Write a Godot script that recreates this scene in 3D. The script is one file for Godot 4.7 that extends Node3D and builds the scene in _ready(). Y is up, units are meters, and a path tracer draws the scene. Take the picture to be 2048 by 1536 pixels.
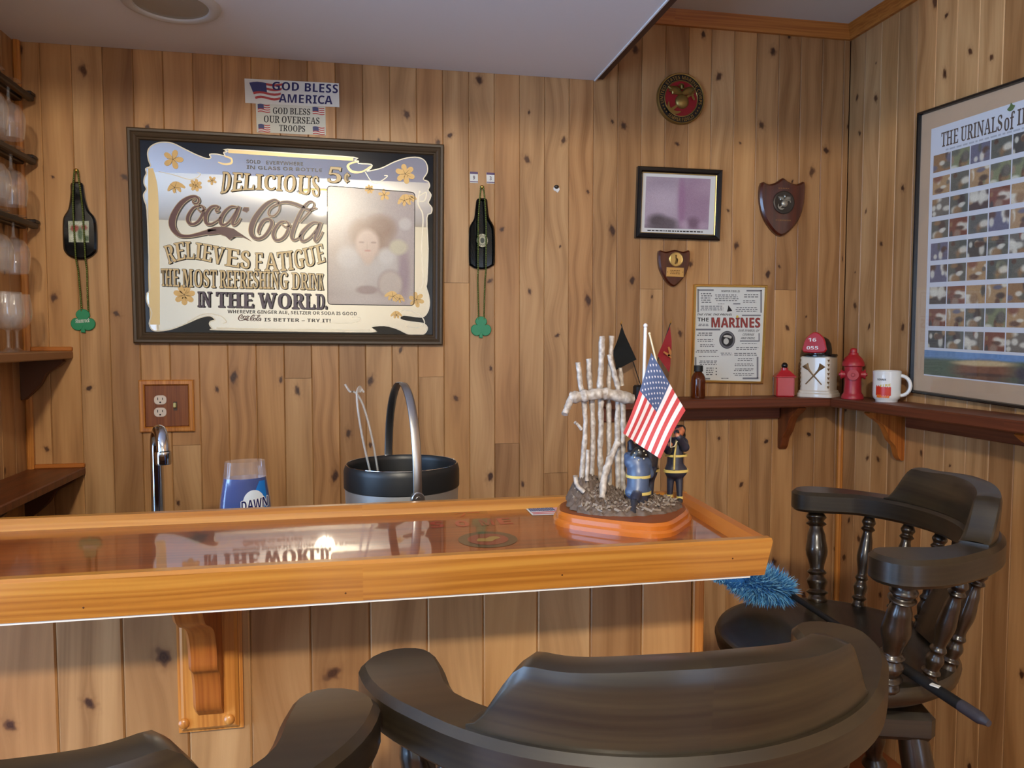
extends Node3D

# ------------------------------------------------------------------ mesh builder
class MB extends RefCounted:
	var v := PackedVector3Array()
	var n := PackedVector3Array()
	var uv := PackedVector2Array()
	var c := PackedColorArray()
	var ix := PackedInt32Array()
	var tint := Color.WHITE
	var colored := false
	func put(p: Vector3, nn: Vector3, u := Vector2.ZERO) -> int:
		v.append(p); n.append(nn); uv.append(u); c.append(tint)
		return v.size() - 1
	# corners counter-clockwise as seen from outside
	func tri(a: Vector3, b: Vector3, d: Vector3, ua := Vector2.ZERO, ub := Vector2.ZERO, ud := Vector2.ZERO):
		var nn := (b - a).cross(d - a)
		if nn.length_squared() < 1e-18: return
		nn = nn.normalized()
		var i := put(a, nn, ua); put(b, nn, ub); put(d, nn, ud)
		ix.append_array([i, i + 2, i + 1])
	func quad(a: Vector3, b: Vector3, d: Vector3, e: Vector3, r := Rect2(0, 0, 1, 1)):
		var nn := (d - a).cross(e - b)
		if nn.length_squared() < 1e-18: return
		nn = nn.normalized()
		var i := put(a, nn, r.position + Vector2(0, r.size.y)); put(b, nn, r.position + r.size); put(d, nn, r.position + Vector2(r.size.x, 0)); put(e, nn, r.position)
		ix.append_array([i, i + 2, i + 1, i, i + 3, i + 2])
	func quad_out(a: Vector3, b: Vector3, d: Vector3, e: Vector3, mid: Vector3):
		if (d - a).cross(e - b).dot((a + b + d + e) / 4.0 - mid) >= 0: quad(a, b, d, e)
		else: quad(e, d, b, a)
	func tri_out(a: Vector3, b: Vector3, d: Vector3, mid: Vector3):
		if (b - a).cross(d - a).dot((a + b + d) / 3.0 - mid) >= 0: tri(a, b, d)
		else: tri(a, d, b)
	func box(mid: Vector3, size: Vector3, bev := 0.0, basis := Basis()):
		var h := size / 2.0
		bev = minf(bev, minf(h.x, minf(h.y, h.z)) * 0.9)
		var T := func(x: float, y: float, z: float) -> Vector3: return mid + basis * Vector3(x, y, z)
		var hb := h - Vector3.ONE * bev
		for s in [-1.0, 1.0]:
			quad_out(T.call(s * h.x, -hb.y, -hb.z), T.call(s * h.x, hb.y, -hb.z), T.call(s * h.x, hb.y, hb.z), T.call(s * h.x, -hb.y, hb.z), mid)
			quad_out(T.call(-hb.x, s * h.y, -hb.z), T.call(hb.x, s * h.y, -hb.z), T.call(hb.x, s * h.y, hb.z), T.call(-hb.x, s * h.y, hb.z), mid)
			quad_out(T.call(-hb.x, -hb.y, s * h.z), T.call(hb.x, -hb.y, s * h.z), T.call(hb.x, hb.y, s * h.z), T.call(-hb.x, hb.y, s * h.z), mid)
		if bev <= 0: return
		for s in [-1.0, 1.0]:
			for t in [-1.0, 1.0]:
				quad_out(T.call(s * h.x, t * hb.y, -hb.z), T.call(s * h.x, t * hb.y, hb.z), T.call(s * hb.x, t * h.y, hb.z), T.call(s * hb.x, t * h.y, -hb.z), mid)
				quad_out(T.call(s * h.x, -hb.y, t * hb.z), T.call(s * h.x, hb.y, t * hb.z), T.call(s * hb.x, hb.y, t * h.z), T.call(s * hb.x, -hb.y, t * h.z), mid)
				quad_out(T.call(-hb.x, s * h.y, t * hb.z), T.call(hb.x, s * h.y, t * hb.z), T.call(hb.x, s * hb.y, t * h.z), T.call(-hb.x, s * hb.y, t * h.z), mid)
				for w in [-1.0, 1.0]:
					tri_out(T.call(s * h.x, t * hb.y, w * hb.z), T.call(s * hb.x, t * h.y, w * hb.z), T.call(s * hb.x, t * hb.y, w * h.z), mid)
	# smooth surface through rows of points; normal = along columns x along rows
	func grid(rows: Array, wrap := false, flip := false, uvs := Rect2(0, 0, 1, 1)):
		var R := rows.size()
		var C: int = rows[0].size()
		var nn := PackedVector3Array(); nn.resize(R * C)
		for i in R - 1:
			for j in C - 1:
				var a: Vector3 = rows[i][j]; var b: Vector3 = rows[i][j + 1]; var d: Vector3 = rows[i + 1][j + 1]; var e: Vector3 = rows[i + 1][j]
				var k := (d - a).cross(e - b)
				if flip: k = -k
				nn[i * C + j] += k; nn[i * C + j + 1] += k; nn[(i + 1) * C + j + 1] += k; nn[(i + 1) * C + j] += k
		if wrap:
			for i in R:
				var s := nn[i * C] + nn[i * C + C - 1]
				nn[i * C] = s; nn[i * C + C - 1] = s
		var base := v.size()
		for i in R:
			for j in C:
				var m := nn[i * C + j]
				put(rows[i][j], m.normalized() if m.length_squared() > 1e-24 else Vector3.UP, uvs.position + Vector2(float(j) / (C - 1), float(i) / (R - 1)) * uvs.size)
		for i in R - 1:
			for j in C - 1:
				var a := base + i * C + j
				var b := a + 1; var d := a + C + 1; var e := a + C
				if flip: ix.append_array([a, b, d, a, d, e])
				else: ix.append_array([a, d, b, a, e, d])
	# profile: Vector2(radius, height), bottom to top for an outer wall
	func lathe(profile: Array, segs := 32, xf := Transform3D(), arc := TAU):
		var run := [profile[0]]
		for k in range(1, profile.size()):
			run.append(profile[k])
			var cut := k == profile.size() - 1
			if not cut:
				var d1: Vector2 = (profile[k] - profile[k - 1]); var d2: Vector2 = (profile[k + 1] - profile[k])
				if d1.length() < 1e-7 or d2.length() < 1e-7: continue
				cut = absf(d1.angle_to(d2)) > 0.75
			if cut:
				var rows := []
				for p in run:
					var row := PackedVector3Array()
					for s in segs + 1:
						var a := arc * s / segs
						row.append(xf * Vector3(p.x * cos(a), p.y, p.x * -sin(a)))
					rows.append(row)
				grid(rows, arc > TAU - 0.01)
				run = [profile[k]]
	# round bar along a path
	func tube(path: Array, radius, segs := 10, caps := true, flat := 1.0, upv := Vector3.ZERO):
		var N := path.size()
		var rows := []
		var u := Vector3.ZERO
		for i in N:
			var t: Vector3 = (path[mini(i + 1, N - 1)] - path[maxi(i - 1, 0)]).normalized()
			if upv != Vector3.ZERO: u = (upv - t * upv.dot(t)).normalized()
			elif i == 0:
				u = t.cross(Vector3.UP if absf(t.y) < 0.9 else Vector3.RIGHT).normalized()
			else: u = (u - t * u.dot(t)).normalized()
			var w := t.cross(u)
			var r: float = radius[i] if radius is Array else radius
			var row := PackedVector3Array()
			for s in segs + 1:
				var a := TAU * s / segs
				row.append(path[i] + u * cos(a) * r * flat + w * sin(a) * r)
			rows.append(row)
		grid(rows, true)
		if caps:
			for e in [0, N - 1]:
				var mid: Vector3 = path[e]
				var inner: Vector3 = path[1] if e == 0 else path[N - 2]
				for s in segs: tri_out(mid, rows[e][s], rows[e][s + 1], inner)
	func ball(mid: Vector3, r: float, segs := 12, stretch := Vector3.ONE):
		var rows := []
		var h := maxi(segs / 2, 4)
		for i in h + 1:
			var f := PI * i / h - PI / 2
			var row := PackedVector3Array()
			for s in segs + 1:
				var a := TAU * s / segs
				row.append(mid + Vector3(cos(f) * cos(a), sin(f), -cos(f) * sin(a)) * r * stretch)
			rows.append(row)
		grid(rows, true)
	# flat outline (counter-clockwise or not) pulled out along local z from z0 to z1, front edge chamfered
	func extrude(poly: PackedVector2Array, z0: float, z1: float, bev := 0.0, xf := Transform3D(), uvscale := 1.0):
		var first := ix.size()
		var p := poly.duplicate()
		if Geometry2D.is_polygon_clockwise(p): p.reverse()
		var N := p.size()
		var inn := PackedVector2Array(); var en := PackedVector2Array()
		for i in N:
			var e := (p[(i + 1) % N] - p[i]).normalized()
			en.append(Vector2(e.y, -e.x))
		for i in N:
			var m := en[i] + en[(i + N - 1) % N]
			m = m / maxf(m.length_squared() / 2.0, 0.4)
			inn.append(p[i] - m * bev)
		var zb := z1 - bev
		for i in N:
			var j := (i + 1) % N
			var na := en[i]; var nb := en[i]
			if en[(i + N - 1) % N].dot(en[i]) > 0.75: na = (en[(i + N - 1) % N] + en[i]).normalized()
			if en[j].dot(en[i]) > 0.75: nb = (en[j] + en[i]).normalized()
			side(xf, p[i], p[j], z0, p[i], p[j], zb, Vector3(na.x, na.y, 0), Vector3(nb.x, nb.y, 0))
			if bev > 0:
				side(xf, p[i], p[j], zb, inn[i], inn[j], z1, Vector3(na.x, na.y, 1).normalized(), Vector3(nb.x, nb.y, 1).normalized())
		var t := Geometry2D.triangulate_polygon(inn if bev > 0 else p)
		var q := inn if bev > 0 else p
		var nz := (xf.basis * Vector3(0, 0, 1)).normalized()
		var base := v.size()
		for k in q: put(xf * Vector3(k.x, k.y, z1), nz, k * uvscale)
		for k in range(0, t.size(), 3): cap(base, t[k], t[k + 1], t[k + 2], q, false)
		var t2 := Geometry2D.triangulate_polygon(p)
		base = v.size()
		for k in p: put(xf * Vector3(k.x, k.y, z0), -nz, k * uvscale)
		for k in range(0, t2.size(), 3): cap(base, t2[k], t2[k + 1], t2[k + 2], p, true)
		if xf.basis.determinant() < 0:
			for k in range(first, ix.size(), 3):
				var sw := ix[k + 1]
				ix[k + 1] = ix[k + 2]
				ix[k + 2] = sw
	func cap(base: int, a: int, b: int, d: int, q: PackedVector2Array, back: bool):
		var ccw := (q[b] - q[a]).cross(q[d] - q[a]) > 0
		if ccw != back: ix.append_array([base + a, base + d, base + b])
		else: ix.append_array([base + a, base + b, base + d])
	func side(xf: Transform3D, a: Vector2, b: Vector2, za: float, d: Vector2, e: Vector2, zb: float, na: Vector3, nb: Vector3):
		na = (xf.basis * na).normalized(); nb = (xf.basis * nb).normalized()
		var i := put(xf * Vector3(a.x, a.y, za), na, a); put(xf * Vector3(b.x, b.y, za), nb, b); put(xf * Vector3(e.x, e.y, zb), nb, e); put(xf * Vector3(d.x, d.y, zb), na, d)
		ix.append_array([i, i + 2, i + 1, i, i + 3, i + 2])
	# moulding round a four-cornered frame; profile: Vector2(inset, height above z)
	func frame(q: PackedVector2Array, z: float, profile: Array, xf := Transform3D()):
		var mid := (q[0] + q[1] + q[2] + q[3]) / 4.0
		for s in 4:
			var a := q[s]; var b := q[(s + 1) % 4]
			for k in profile.size() - 1:
				var p0: Vector2 = profile[k]; var p1: Vector2 = profile[k + 1]
				var A := MB.inset(q, s, p0.x); var B := MB.inset(q, (s + 1) % 4, p0.x); var D := MB.inset(q, (s + 1) % 4, p1.x); var E := MB.inset(q, s, p1.x)
				var P := xf * Vector3(A.x, A.y, z + p0.y); var Q := xf * Vector3(B.x, B.y, z + p0.y); var R := xf * Vector3(D.x, D.y, z + p1.y); var S := xf * Vector3(E.x, E.y, z + p1.y)
				quad(P, Q, R, S) if Geometry2D.is_polygon_clockwise(q) == false else quad(S, R, Q, P)
	static func inset(q: PackedVector2Array, i: int, d: float) -> Vector2:
		var e1 := (q[i] - q[(i + 3) % 4]).normalized(); var e2 := (q[(i + 1) % 4] - q[i]).normalized()
		return q[i] + (e2 - e1) * d / maxf(absf(e1.cross(e2)), 0.1)
	# flat print: polygon at height z
	func sheet(poly: PackedVector2Array, z: float, xf := Transform3D(), box2 := Rect2()):
		var t := Geometry2D.triangulate_polygon(poly)
		var nz := (xf.basis * Vector3(0, 0, 1)).normalized()
		var base := v.size()
		for k in poly: put(xf * Vector3(k.x, k.y, z), nz, Vector2((k.x - box2.position.x) / maxf(box2.size.x, 1e-6), 1.0 - (k.y - box2.position.y) / maxf(box2.size.y, 1e-6)))
		for k in range(0, t.size(), 3): cap(base, t[k], t[k + 1], t[k + 2], poly, false)
	# brush stroke with changing width: [x, y, w, x, y, w ...] through a smooth curve
	func stroke(s: Array, z: float, xf := Transform3D(), grow := 0.0, off := Vector2.ZERO, steps := 7):
		var N := s.size() / 3
		var pts := []; var ws := []
		for i in N - 1:
			var p0 := MB.at3(s, maxi(i - 1, 0)); var p1 := MB.at3(s, i); var p2 := MB.at3(s, i + 1); var p3 := MB.at3(s, mini(i + 2, N - 1))
			for k in steps:
				var q := p1.cubic_interpolate(p2, p0, p3, float(k) / steps)
				pts.append(Vector2(q.x, q.y)); ws.append(q.z)
		var l := MB.at3(s, N - 1)
		pts.append(Vector2(l.x, l.y)); ws.append(l.z)
		var a := PackedVector3Array(); var b := PackedVector3Array()
		for i in pts.size():
			var t: Vector2 = (pts[mini(i + 1, pts.size() - 1)] - pts[maxi(i - 1, 0)]).normalized()
			var m := Vector2(-t.y, t.x) * (maxf(ws[i], 0.0) / 2.0 + grow)
			var e := Vector2.ZERO
			if grow > 0 and i == 0: e = -t * grow
			if grow > 0 and i == pts.size() - 1: e = t * grow
			var L: Vector2 = pts[i] + m + off + e; var R: Vector2 = pts[i] - m + off + e
			a.append(xf * Vector3(L.x, L.y, z)); b.append(xf * Vector3(R.x, R.y, z))
		for i in a.size() - 1: quad(b[i], b[i + 1], a[i + 1], a[i])
	static func at3(s: Array, i: int) -> Vector3:
		return Vector3(s[i * 3], s[i * 3 + 1], s[i * 3 + 2])
	func mesh() -> ArrayMesh:
		var arr := []
		arr.resize(Mesh.ARRAY_MAX)
		arr[Mesh.ARRAY_VERTEX] = v; arr[Mesh.ARRAY_NORMAL] = n; arr[Mesh.ARRAY_TEX_UV] = uv; arr[Mesh.ARRAY_INDEX] = ix
		if colored: arr[Mesh.ARRAY_COLOR] = c
		var m := ArrayMesh.new()
		m.add_surface_from_arrays(Mesh.PRIMITIVE_TRIANGLES, arr)
		return m

# ------------------------------------------------------------------ scene helpers
var M := {}
var names := {}
var rng := RandomNumberGenerator.new()

func numbered(s: String) -> String:
	names[s] = names.get(s, -1) + 1
	return s if names[s] == 0 else "%s_%03d" % [s, names[s]]

func thing(called: String, label: String, category: String, at := Vector3.ZERO, turn := 0.0, group := "") -> Node3D:
	var o := Node3D.new()
	o.name = numbered(called)
	add_child(o)
	o.position = at
	o.rotation.y = turn
	o.set_meta("label", label)
	o.set_meta("category", category)
	if group: o.set_meta("group", group)
	return o

func structure(called: String, at := Vector3.ZERO) -> Node3D:
	var o := Node3D.new()
	o.name = called
	add_child(o)
	o.position = at
	o.set_meta("kind", "structure")
	return o

# a part whose mesh is given in the parent's own axes
func part(parent: Node3D, called: String, mb, mat: Material, label := "") -> MeshInstance3D:
	var o := MeshInstance3D.new()
	o.name = called
	o.mesh = mb.mesh() if mb is MB else mb
	o.material_override = mat
	parent.add_child(o, true)
	if label: o.set_meta("label", label)
	return o

# a part whose mesh is given in world coordinates
func wpart(parent: Node3D, called: String, mb, mat: Material, label := "") -> MeshInstance3D:
	var o := part(parent, called, mb, mat, label)
	o.transform = parent.global_transform.affine_inverse() if parent.is_inside_tree() else parent.transform.affine_inverse()
	return o

func v2s(a: Array) -> PackedVector2Array:
	var r := PackedVector2Array()
	for i in range(0, a.size(), 2): r.append(Vector2(a[i], a[i + 1]))
	return r

func rounded(w: float, h: float, r: float, mid := Vector2.ZERO, k := 5) -> PackedVector2Array:
	var o := PackedVector2Array()
	for q in 4:
		var cx := mid + Vector2((w / 2 - r) * (1 if q in [0, 3] else -1), (h / 2 - r) * (1 if q in [0, 1] else -1))
		for i in k + 1:
			var a := PI / 2 * (q + float(i) / k)
			o.append(cx + Vector2(cos(a), sin(a)) * r)
	return o

func smooth_loop(p: PackedVector2Array, k := 4) -> PackedVector2Array:
	var o := PackedVector2Array()
	var N := p.size()
	for i in N:
		for s in k: o.append(p[i].cubic_interpolate(p[(i + 1) % N], p[(i + N - 1) % N], p[(i + 2) % N], float(s) / k))
	return o

func circle2(mid: Vector2, rx: float, ry: float, k := 32) -> PackedVector2Array:
	var o := PackedVector2Array()
	for i in k: o.append(mid + Vector2(cos(TAU * i / k) * rx, sin(TAU * i / k) * ry))
	return o

# ------------------------------------------------------------------ lettering
var fonts := {}
func font(k: String) -> Font:
	if not fonts.has(k):
		var f := SystemFont.new()
		f.font_names = PackedStringArray(["Droid Serif" if k.begins_with("serif") else "Droid Sans"])
		f.font_weight = 700 if k.ends_with("bold") else 400
		fonts[k] = f
	return fonts[k]

# letters as triangles in a unit box: x 0..1 along the line, y 0..1 from lowest to highest point
func glyphs(text: String, f: String) -> PackedVector2Array:
	var t := TextMesh.new()
	t.text = text; t.font = font(f); t.font_size = 48; t.depth = 0.0; t.pixel_size = 0.01; t.curve_step = 2.0
	var arr := t.get_mesh_arrays()
	var vs: PackedVector3Array = arr[Mesh.ARRAY_VERTEX]
	var out := PackedVector2Array()
	if vs.is_empty(): return out
	var lo := Vector3.INF; var hi := -Vector3.INF
	for p in vs: lo = lo.min(p); hi = hi.max(p)
	var size := hi - lo
	var ids: PackedInt32Array = arr[Mesh.ARRAY_INDEX] if arr[Mesh.ARRAY_INDEX] != null else PackedInt32Array(range(vs.size()))
	for i in ids: out.append(Vector2((vs[i].x - lo.x) / size.x, (vs[i].y - lo.y) / size.y))
	return out

# place(u, v) -> Vector3
func letter_mesh(mb: MB, text: String, f: String, place: Callable):
	var g := glyphs(text, f)
	for k in range(0, g.size(), 3):
		var a: Vector3 = place.call(g[k].x, g[k].y); var b: Vector3 = place.call(g[k + 1].x, g[k + 1].y); var d: Vector3 = place.call(g[k + 2].x, g[k + 2].y)
		if (g[k + 1] - g[k]).cross(g[k + 2] - g[k]) > 0: mb.tri(a, b, d)
		else: mb.tri(a, d, b)

# text filling the room between a lower and an upper line (polylines of Vector2), at height z
func warp_text(mb: MB, text: String, f: String, low: PackedVector2Array, high: PackedVector2Array, z: float, off := Vector2.ZERO, xf := Transform3D()):
	letter_mesh(mb, text, f, func(u: float, w: float) -> Vector3:
		var p := along(low, u).lerp(along(high, u), w) + off
		return xf * Vector3(p.x, p.y, z))

func along(l: PackedVector2Array, u: float) -> Vector2:
	var N := l.size() - 1
	var f := clampf(u, 0.0, 1.0) * N
	var i := mini(int(f), N - 1)
	if N == 1: return l[0].lerp(l[1], f)
	return l[i].cubic_interpolate(l[i + 1], l[maxi(i - 1, 0)], l[mini(i + 2, N)], f - i)

# text round a circle; a0 = angle of the first letter, a1 of the last; r0 inner, r1 outer
func ring_text(mb: MB, text: String, f: String, mid: Vector2, a0: float, a1: float, r0: float, r1: float, z: float, xf := Transform3D()):
	letter_mesh(mb, text, f, func(u: float, w: float) -> Vector3:
		var a := lerpf(a0, a1, u)
		var r := lerpf(r0, r1, w)
		return xf * Vector3(mid.x + cos(a) * r, mid.y + sin(a) * r, z))

# ------------------------------------------------------------------ materials
func mat(key: String, col: Color, rough := 0.6, metal := 0.0, spec := 0.5) -> StandardMaterial3D:
	if M.has(key): return M[key]
	var m := StandardMaterial3D.new()
	m.resource_name = key
	m.albedo_color = col
	m.roughness = rough
	m.metallic = metal
	m.metallic_specular = spec
	M[key] = m
	return m

func rgb(r: int, g: int, b: int) -> Color:
	return Color8(r, g, b)

func coat(m: StandardMaterial3D, amount := 1.0, rough := 0.05) -> StandardMaterial3D:
	m.clearcoat_enabled = true
	m.clearcoat = amount
	m.clearcoat_roughness = rough
	return m

func tex_of(w: int, h: int, data: PackedByteArray) -> ImageTexture:
	return ImageTexture.create_from_image(Image.create_from_data(w, h, false, Image.FORMAT_RGB8, data))

# wood with its grain along the picture's height; knots: how many
func wood_image(w: int, h: int, sd: int, knots: int, light: Color, mid: Color, dark: Color, knot: Color, px_ratio: float, bands := 5.0, fine := 0.5, contrast := 1.0, wander := 1.0) -> Image:
	var r := RandomNumberGenerator.new()
	r.seed = sd
	var n1 := FastNoiseLite.new(); n1.seed = sd; n1.noise_type = FastNoiseLite.TYPE_SIMPLEX_SMOOTH; n1.frequency = 1.0; n1.fractal_type = FastNoiseLite.FRACTAL_NONE
	var n2 := FastNoiseLite.new(); n2.seed = sd + 7; n2.noise_type = FastNoiseLite.TYPE_SIMPLEX; n2.frequency = 1.0; n2.fractal_type = FastNoiseLite.FRACTAL_NONE
	var K := []
	for i in knots:
		K.append([r.randf_range(0.12, 0.88) * w, (i + r.randf_range(0.1, 0.9)) / knots * h, r.randf_range(0.035, 0.11) * w, r.randf_range(0.9, 2.0), r.randf_range(0.7, 1.0), r.randf_range(-0.5, 0.5), r.randf() * TAU])
	var streak := PackedFloat32Array(); streak.resize(w * 4)
	for x in w * 4: streak[x] = r.randf()
	var data := PackedByteArray(); data.resize(w * h * 3)
	var at := 0
	var fx := bands / w
	var wav := r.randf_range(0.5, 2.0)
	for y in h:
		var near := []
		var yy := y * px_ratio
		for k in K:
			if absf(y - k[1]) * px_ratio < k[2] * 9.0: near.append(k)
		var drift := n1.get_noise_2d(yy * 0.0025, 50.0) * w * 0.12 * wav * wander
		for x in w:
			var g := x + drift
			var kd := 9.0
			var kk := 1.0
			for k in near:
				var dx: float = (x - k[0]) / k[2]
				var dy: float = (y - k[1]) * px_ratio / k[2] / k[3]
				var d2 := dx * dx + dy * dy * 0.16
				g -= dx * k[2] * 1.3 * exp(-d2 * 0.45)
				var d := sqrt(pow(dx + dy * k[5], 2) + dy * dy) * (1.0 + 0.3 * n1.get_noise_2d(dx * 0.7 + k[6] * 9.0, dy * 0.7))
				if d < kd: kd = d; kk = k[4]
			var a := n1.get_noise_2d(g * fx, yy * 0.0012 * wander) * 0.9
			var b := n2.get_noise_2d(g * fx * 5.0, yy * 0.0035 * (0.3 + 0.7 * wander))
			var s := streak[clampi(int(g + w * 1.5), 0, w * 4 - 1)] - 0.5
			var t := clampf(0.5 + (a * 0.55 + b * 0.22 * fine + s * 0.16 * fine) * contrast, 0.0, 1.0)
			var col := light.lerp(mid, t * 2.0) if t < 0.5 else mid.lerp(dark, t * 2.0 - 1.0)
			if kd < 3.0:
				var halo := exp(-kd * kd * 0.55) * kk
				col = col.lerp(dark.lerp(knot, 0.3), halo * 0.8)
				if kd < 1.2: col = col.lerp(knot, clampf((1.25 - kd) * 1.5, 0.0, 1.0) * (0.9 + 0.1 * sin(kd * 14.0)) * kk)
			data[at] = clampi(int(col.r * 255.0), 0, 255); data[at + 1] = clampi(int(col.g * 255.0), 0, 255); data[at + 2] = clampi(int(col.b * 255.0), 0, 255)
			at += 3
	return Image.create_from_data(w, h, false, Image.FORMAT_RGB8, data)

func wood_mat(key: String, im: Image, tint := Color.WHITE, rough := 0.5, horizontal := false, scale := Vector3.ZERO) -> StandardMaterial3D:
	var m := mat(key, tint, rough)
	if horizontal:
		im = im.duplicate()
		im.rotate_90(CLOCKWISE)
	m.albedo_texture = ImageTexture.create_from_image(im)
	if scale != Vector3.ZERO:
		m.uv1_triplanar = true
		m.uv1_scale = scale
		m.uv1_triplanar_sharpness = 4.0
	return m

func noise_tex(sd: int, freq: float, a: Color, b: Color, size := 256, oct := 3) -> NoiseTexture2D:
	var f := FastNoiseLite.new()
	f.seed = sd; f.frequency = freq; f.fractal_octaves = oct
	var g := Gradient.new()
	g.set_color(0, a); g.set_color(1, b)
	var t := NoiseTexture2D.new()
	t.width = size; t.height = size; t.seamless = true; t.noise = f; t.color_ramp = g
	return t

func tri_noise(m: StandardMaterial3D, tex: Texture2D, scale: float) -> StandardMaterial3D:
	m.albedo_texture = tex
	m.uv1_triplanar = true
	m.uv1_scale = Vector3.ONE * scale
	return m

# ------------------------------------------------------------------ body by distance field
# bones: [a, b, ra, rb, colour]; one continuous skin, coloured by the nearest bone
func skin(bones: Array, cell: float, k: float) -> MB:
	var lo := Vector3.INF; var hi := -Vector3.INF
	for b in bones:
		var r := maxf(b[2], b[3]) + cell * 2
		lo = lo.min(b[0] - Vector3.ONE * r).min(b[1] - Vector3.ONE * r); hi = hi.max(b[0] + Vector3.ONE * r).max(b[1] + Vector3.ONE * r)
	var nx := int(ceil((hi.x - lo.x) / cell)) + 1; var ny := int(ceil((hi.y - lo.y) / cell)) + 1; var nz := int(ceil((hi.z - lo.z) / cell)) + 1
	var D := PackedFloat32Array(); D.resize(nx * ny * nz); D.fill(1.0)
	var best := PackedInt32Array(); best.resize(nx * ny * nz)
	var bd := PackedFloat32Array(); bd.resize(nx * ny * nz); bd.fill(9.0)
	for bi in bones.size():
		var b: Array = bones[bi]
		var A: Vector3 = b[0]; var AB: Vector3 = b[1] - b[0]; var L := maxf(AB.length_squared(), 1e-12)
		var r := maxf(b[2], b[3]) + k + cell * 2.5
		var l: Vector3 = (b[0] as Vector3).min(b[1]) - Vector3.ONE * r; var h: Vector3 = (b[0] as Vector3).max(b[1]) + Vector3.ONE * r
		for z in range(maxi(int((l.z - lo.z) / cell), 0), mini(int((h.z - lo.z) / cell) + 1, nz)):
			for y in range(maxi(int((l.y - lo.y) / cell), 0), mini(int((h.y - lo.y) / cell) + 1, ny)):
				for x in range(maxi(int((l.x - lo.x) / cell), 0), mini(int((h.x - lo.x) / cell) + 1, nx)):
					var p := lo + Vector3(x, y, z) * cell
					var t := clampf((p - A).dot(AB) / L, 0.0, 1.0)
					var d: float = (p - A - AB * t).length() - lerpf(b[2], b[3], t)
					var i := (z * ny + y) * nx + x
					if d < bd[i]: bd[i] = d; best[i] = bi
					var o := D[i]
					if o > 0.9: D[i] = d
					else:
						var m := maxf(k - absf(o - d), 0.0) / k
						D[i] = minf(o, d) - m * m * k * 0.25
	var mb := MB.new()
	mb.colored = true
	var id := PackedInt32Array(); id.resize(nx * ny * nz); id.fill(-1)
	var off := [0, 1, nx, nx + 1, nx * ny, nx * ny + 1, nx * ny + nx, nx * ny + nx + 1]
	var E := [[0, 1], [2, 3], [4, 5], [6, 7], [0, 2], [1, 3], [4, 6], [5, 7], [0, 4], [1, 5], [2, 6], [3, 7]]
	for z in nz - 1:
		for y in ny - 1:
			for x in nx - 1:
				var i := (z * ny + y) * nx + x
				var s := 0
				for q in 8:
					if D[i + off[q]] < 0: s += 1
				if s == 0 or s == 8: continue
				var sum := Vector3.ZERO; var cnt := 0
				for e in E:
					var d0 := D[i + off[e[0]]]; var d1 := D[i + off[e[1]]]
					if (d0 < 0) == (d1 < 0): continue
					var t := d0 / (d0 - d1)
					var c0 := Vector3(e[0] & 1, (e[0] >> 1) & 1, e[0] >> 2); var c1 := Vector3(e[1] & 1, (e[1] >> 1) & 1, e[1] >> 2)
					sum += c0.lerp(c1, t); cnt += 1
				var g := Vector3(D[i + 1] + D[i + off[3]] + D[i + off[5]] + D[i + off[7]] - D[i] - D[i + off[2]] - D[i + off[4]] - D[i + off[6]], D[i + off[2]] + D[i + off[3]] + D[i + off[6]] + D[i + off[7]] - D[i] - D[i + 1] - D[i + off[4]] - D[i + off[5]], D[i + off[4]] + D[i + off[5]] + D[i + off[6]] + D[i + off[7]] - D[i] - D[i + 1] - D[i + off[2]] - D[i + off[3]])
				mb.tint = bones[best[i]][4]
				id[i] = mb.put(lo + (Vector3(x, y, z) + sum / cnt) * cell, g.normalized())
	for z in range(1, nz - 1):
		for y in range(1, ny - 1):
			for x in range(1, nx - 1):
				var i := (z * ny + y) * nx + x
				var d0 := D[i]
				for ax in 3:
					var st: int = [1, nx, nx * ny][ax]
					var d1 := D[i + st]
					if (d0 < 0) == (d1 < 0): continue
					var u: int = [nx, nx * ny, 1][ax]; var w: int = [nx * ny, 1, nx][ax]
					var q := [id[i - u - w], id[i - w], id[i], id[i - u]]
					if q.min() < 0: continue
					if d0 < 0: mb.ix.append_array([q[0], q[2], q[1], q[0], q[3], q[2]])
					else: mb.ix.append_array([q[0], q[1], q[2], q[0], q[2], q[3]])
	return mb

# ------------------------------------------------------------------ the scene
const XR := 1.645      # right wall
const XL := -0.93      # side wall behind the bar
const CEIL := 2.385
const SOFF := 2.154    # underside of the soffit
const BAR := 1.073     # top of the bar rail

func _ready():
	rng.seed = 11
	setup_view()
	setup_materials()
	build_room()
	build_bar()
	build_stools()
	build_wall_ledge()
	build_mirror()
	build_wall_things()
	build_corner_poster()
	build_ledge_things()
	build_bar_things()
	build_back_counter()
	build_side_shelves()
	build_rear()

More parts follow.
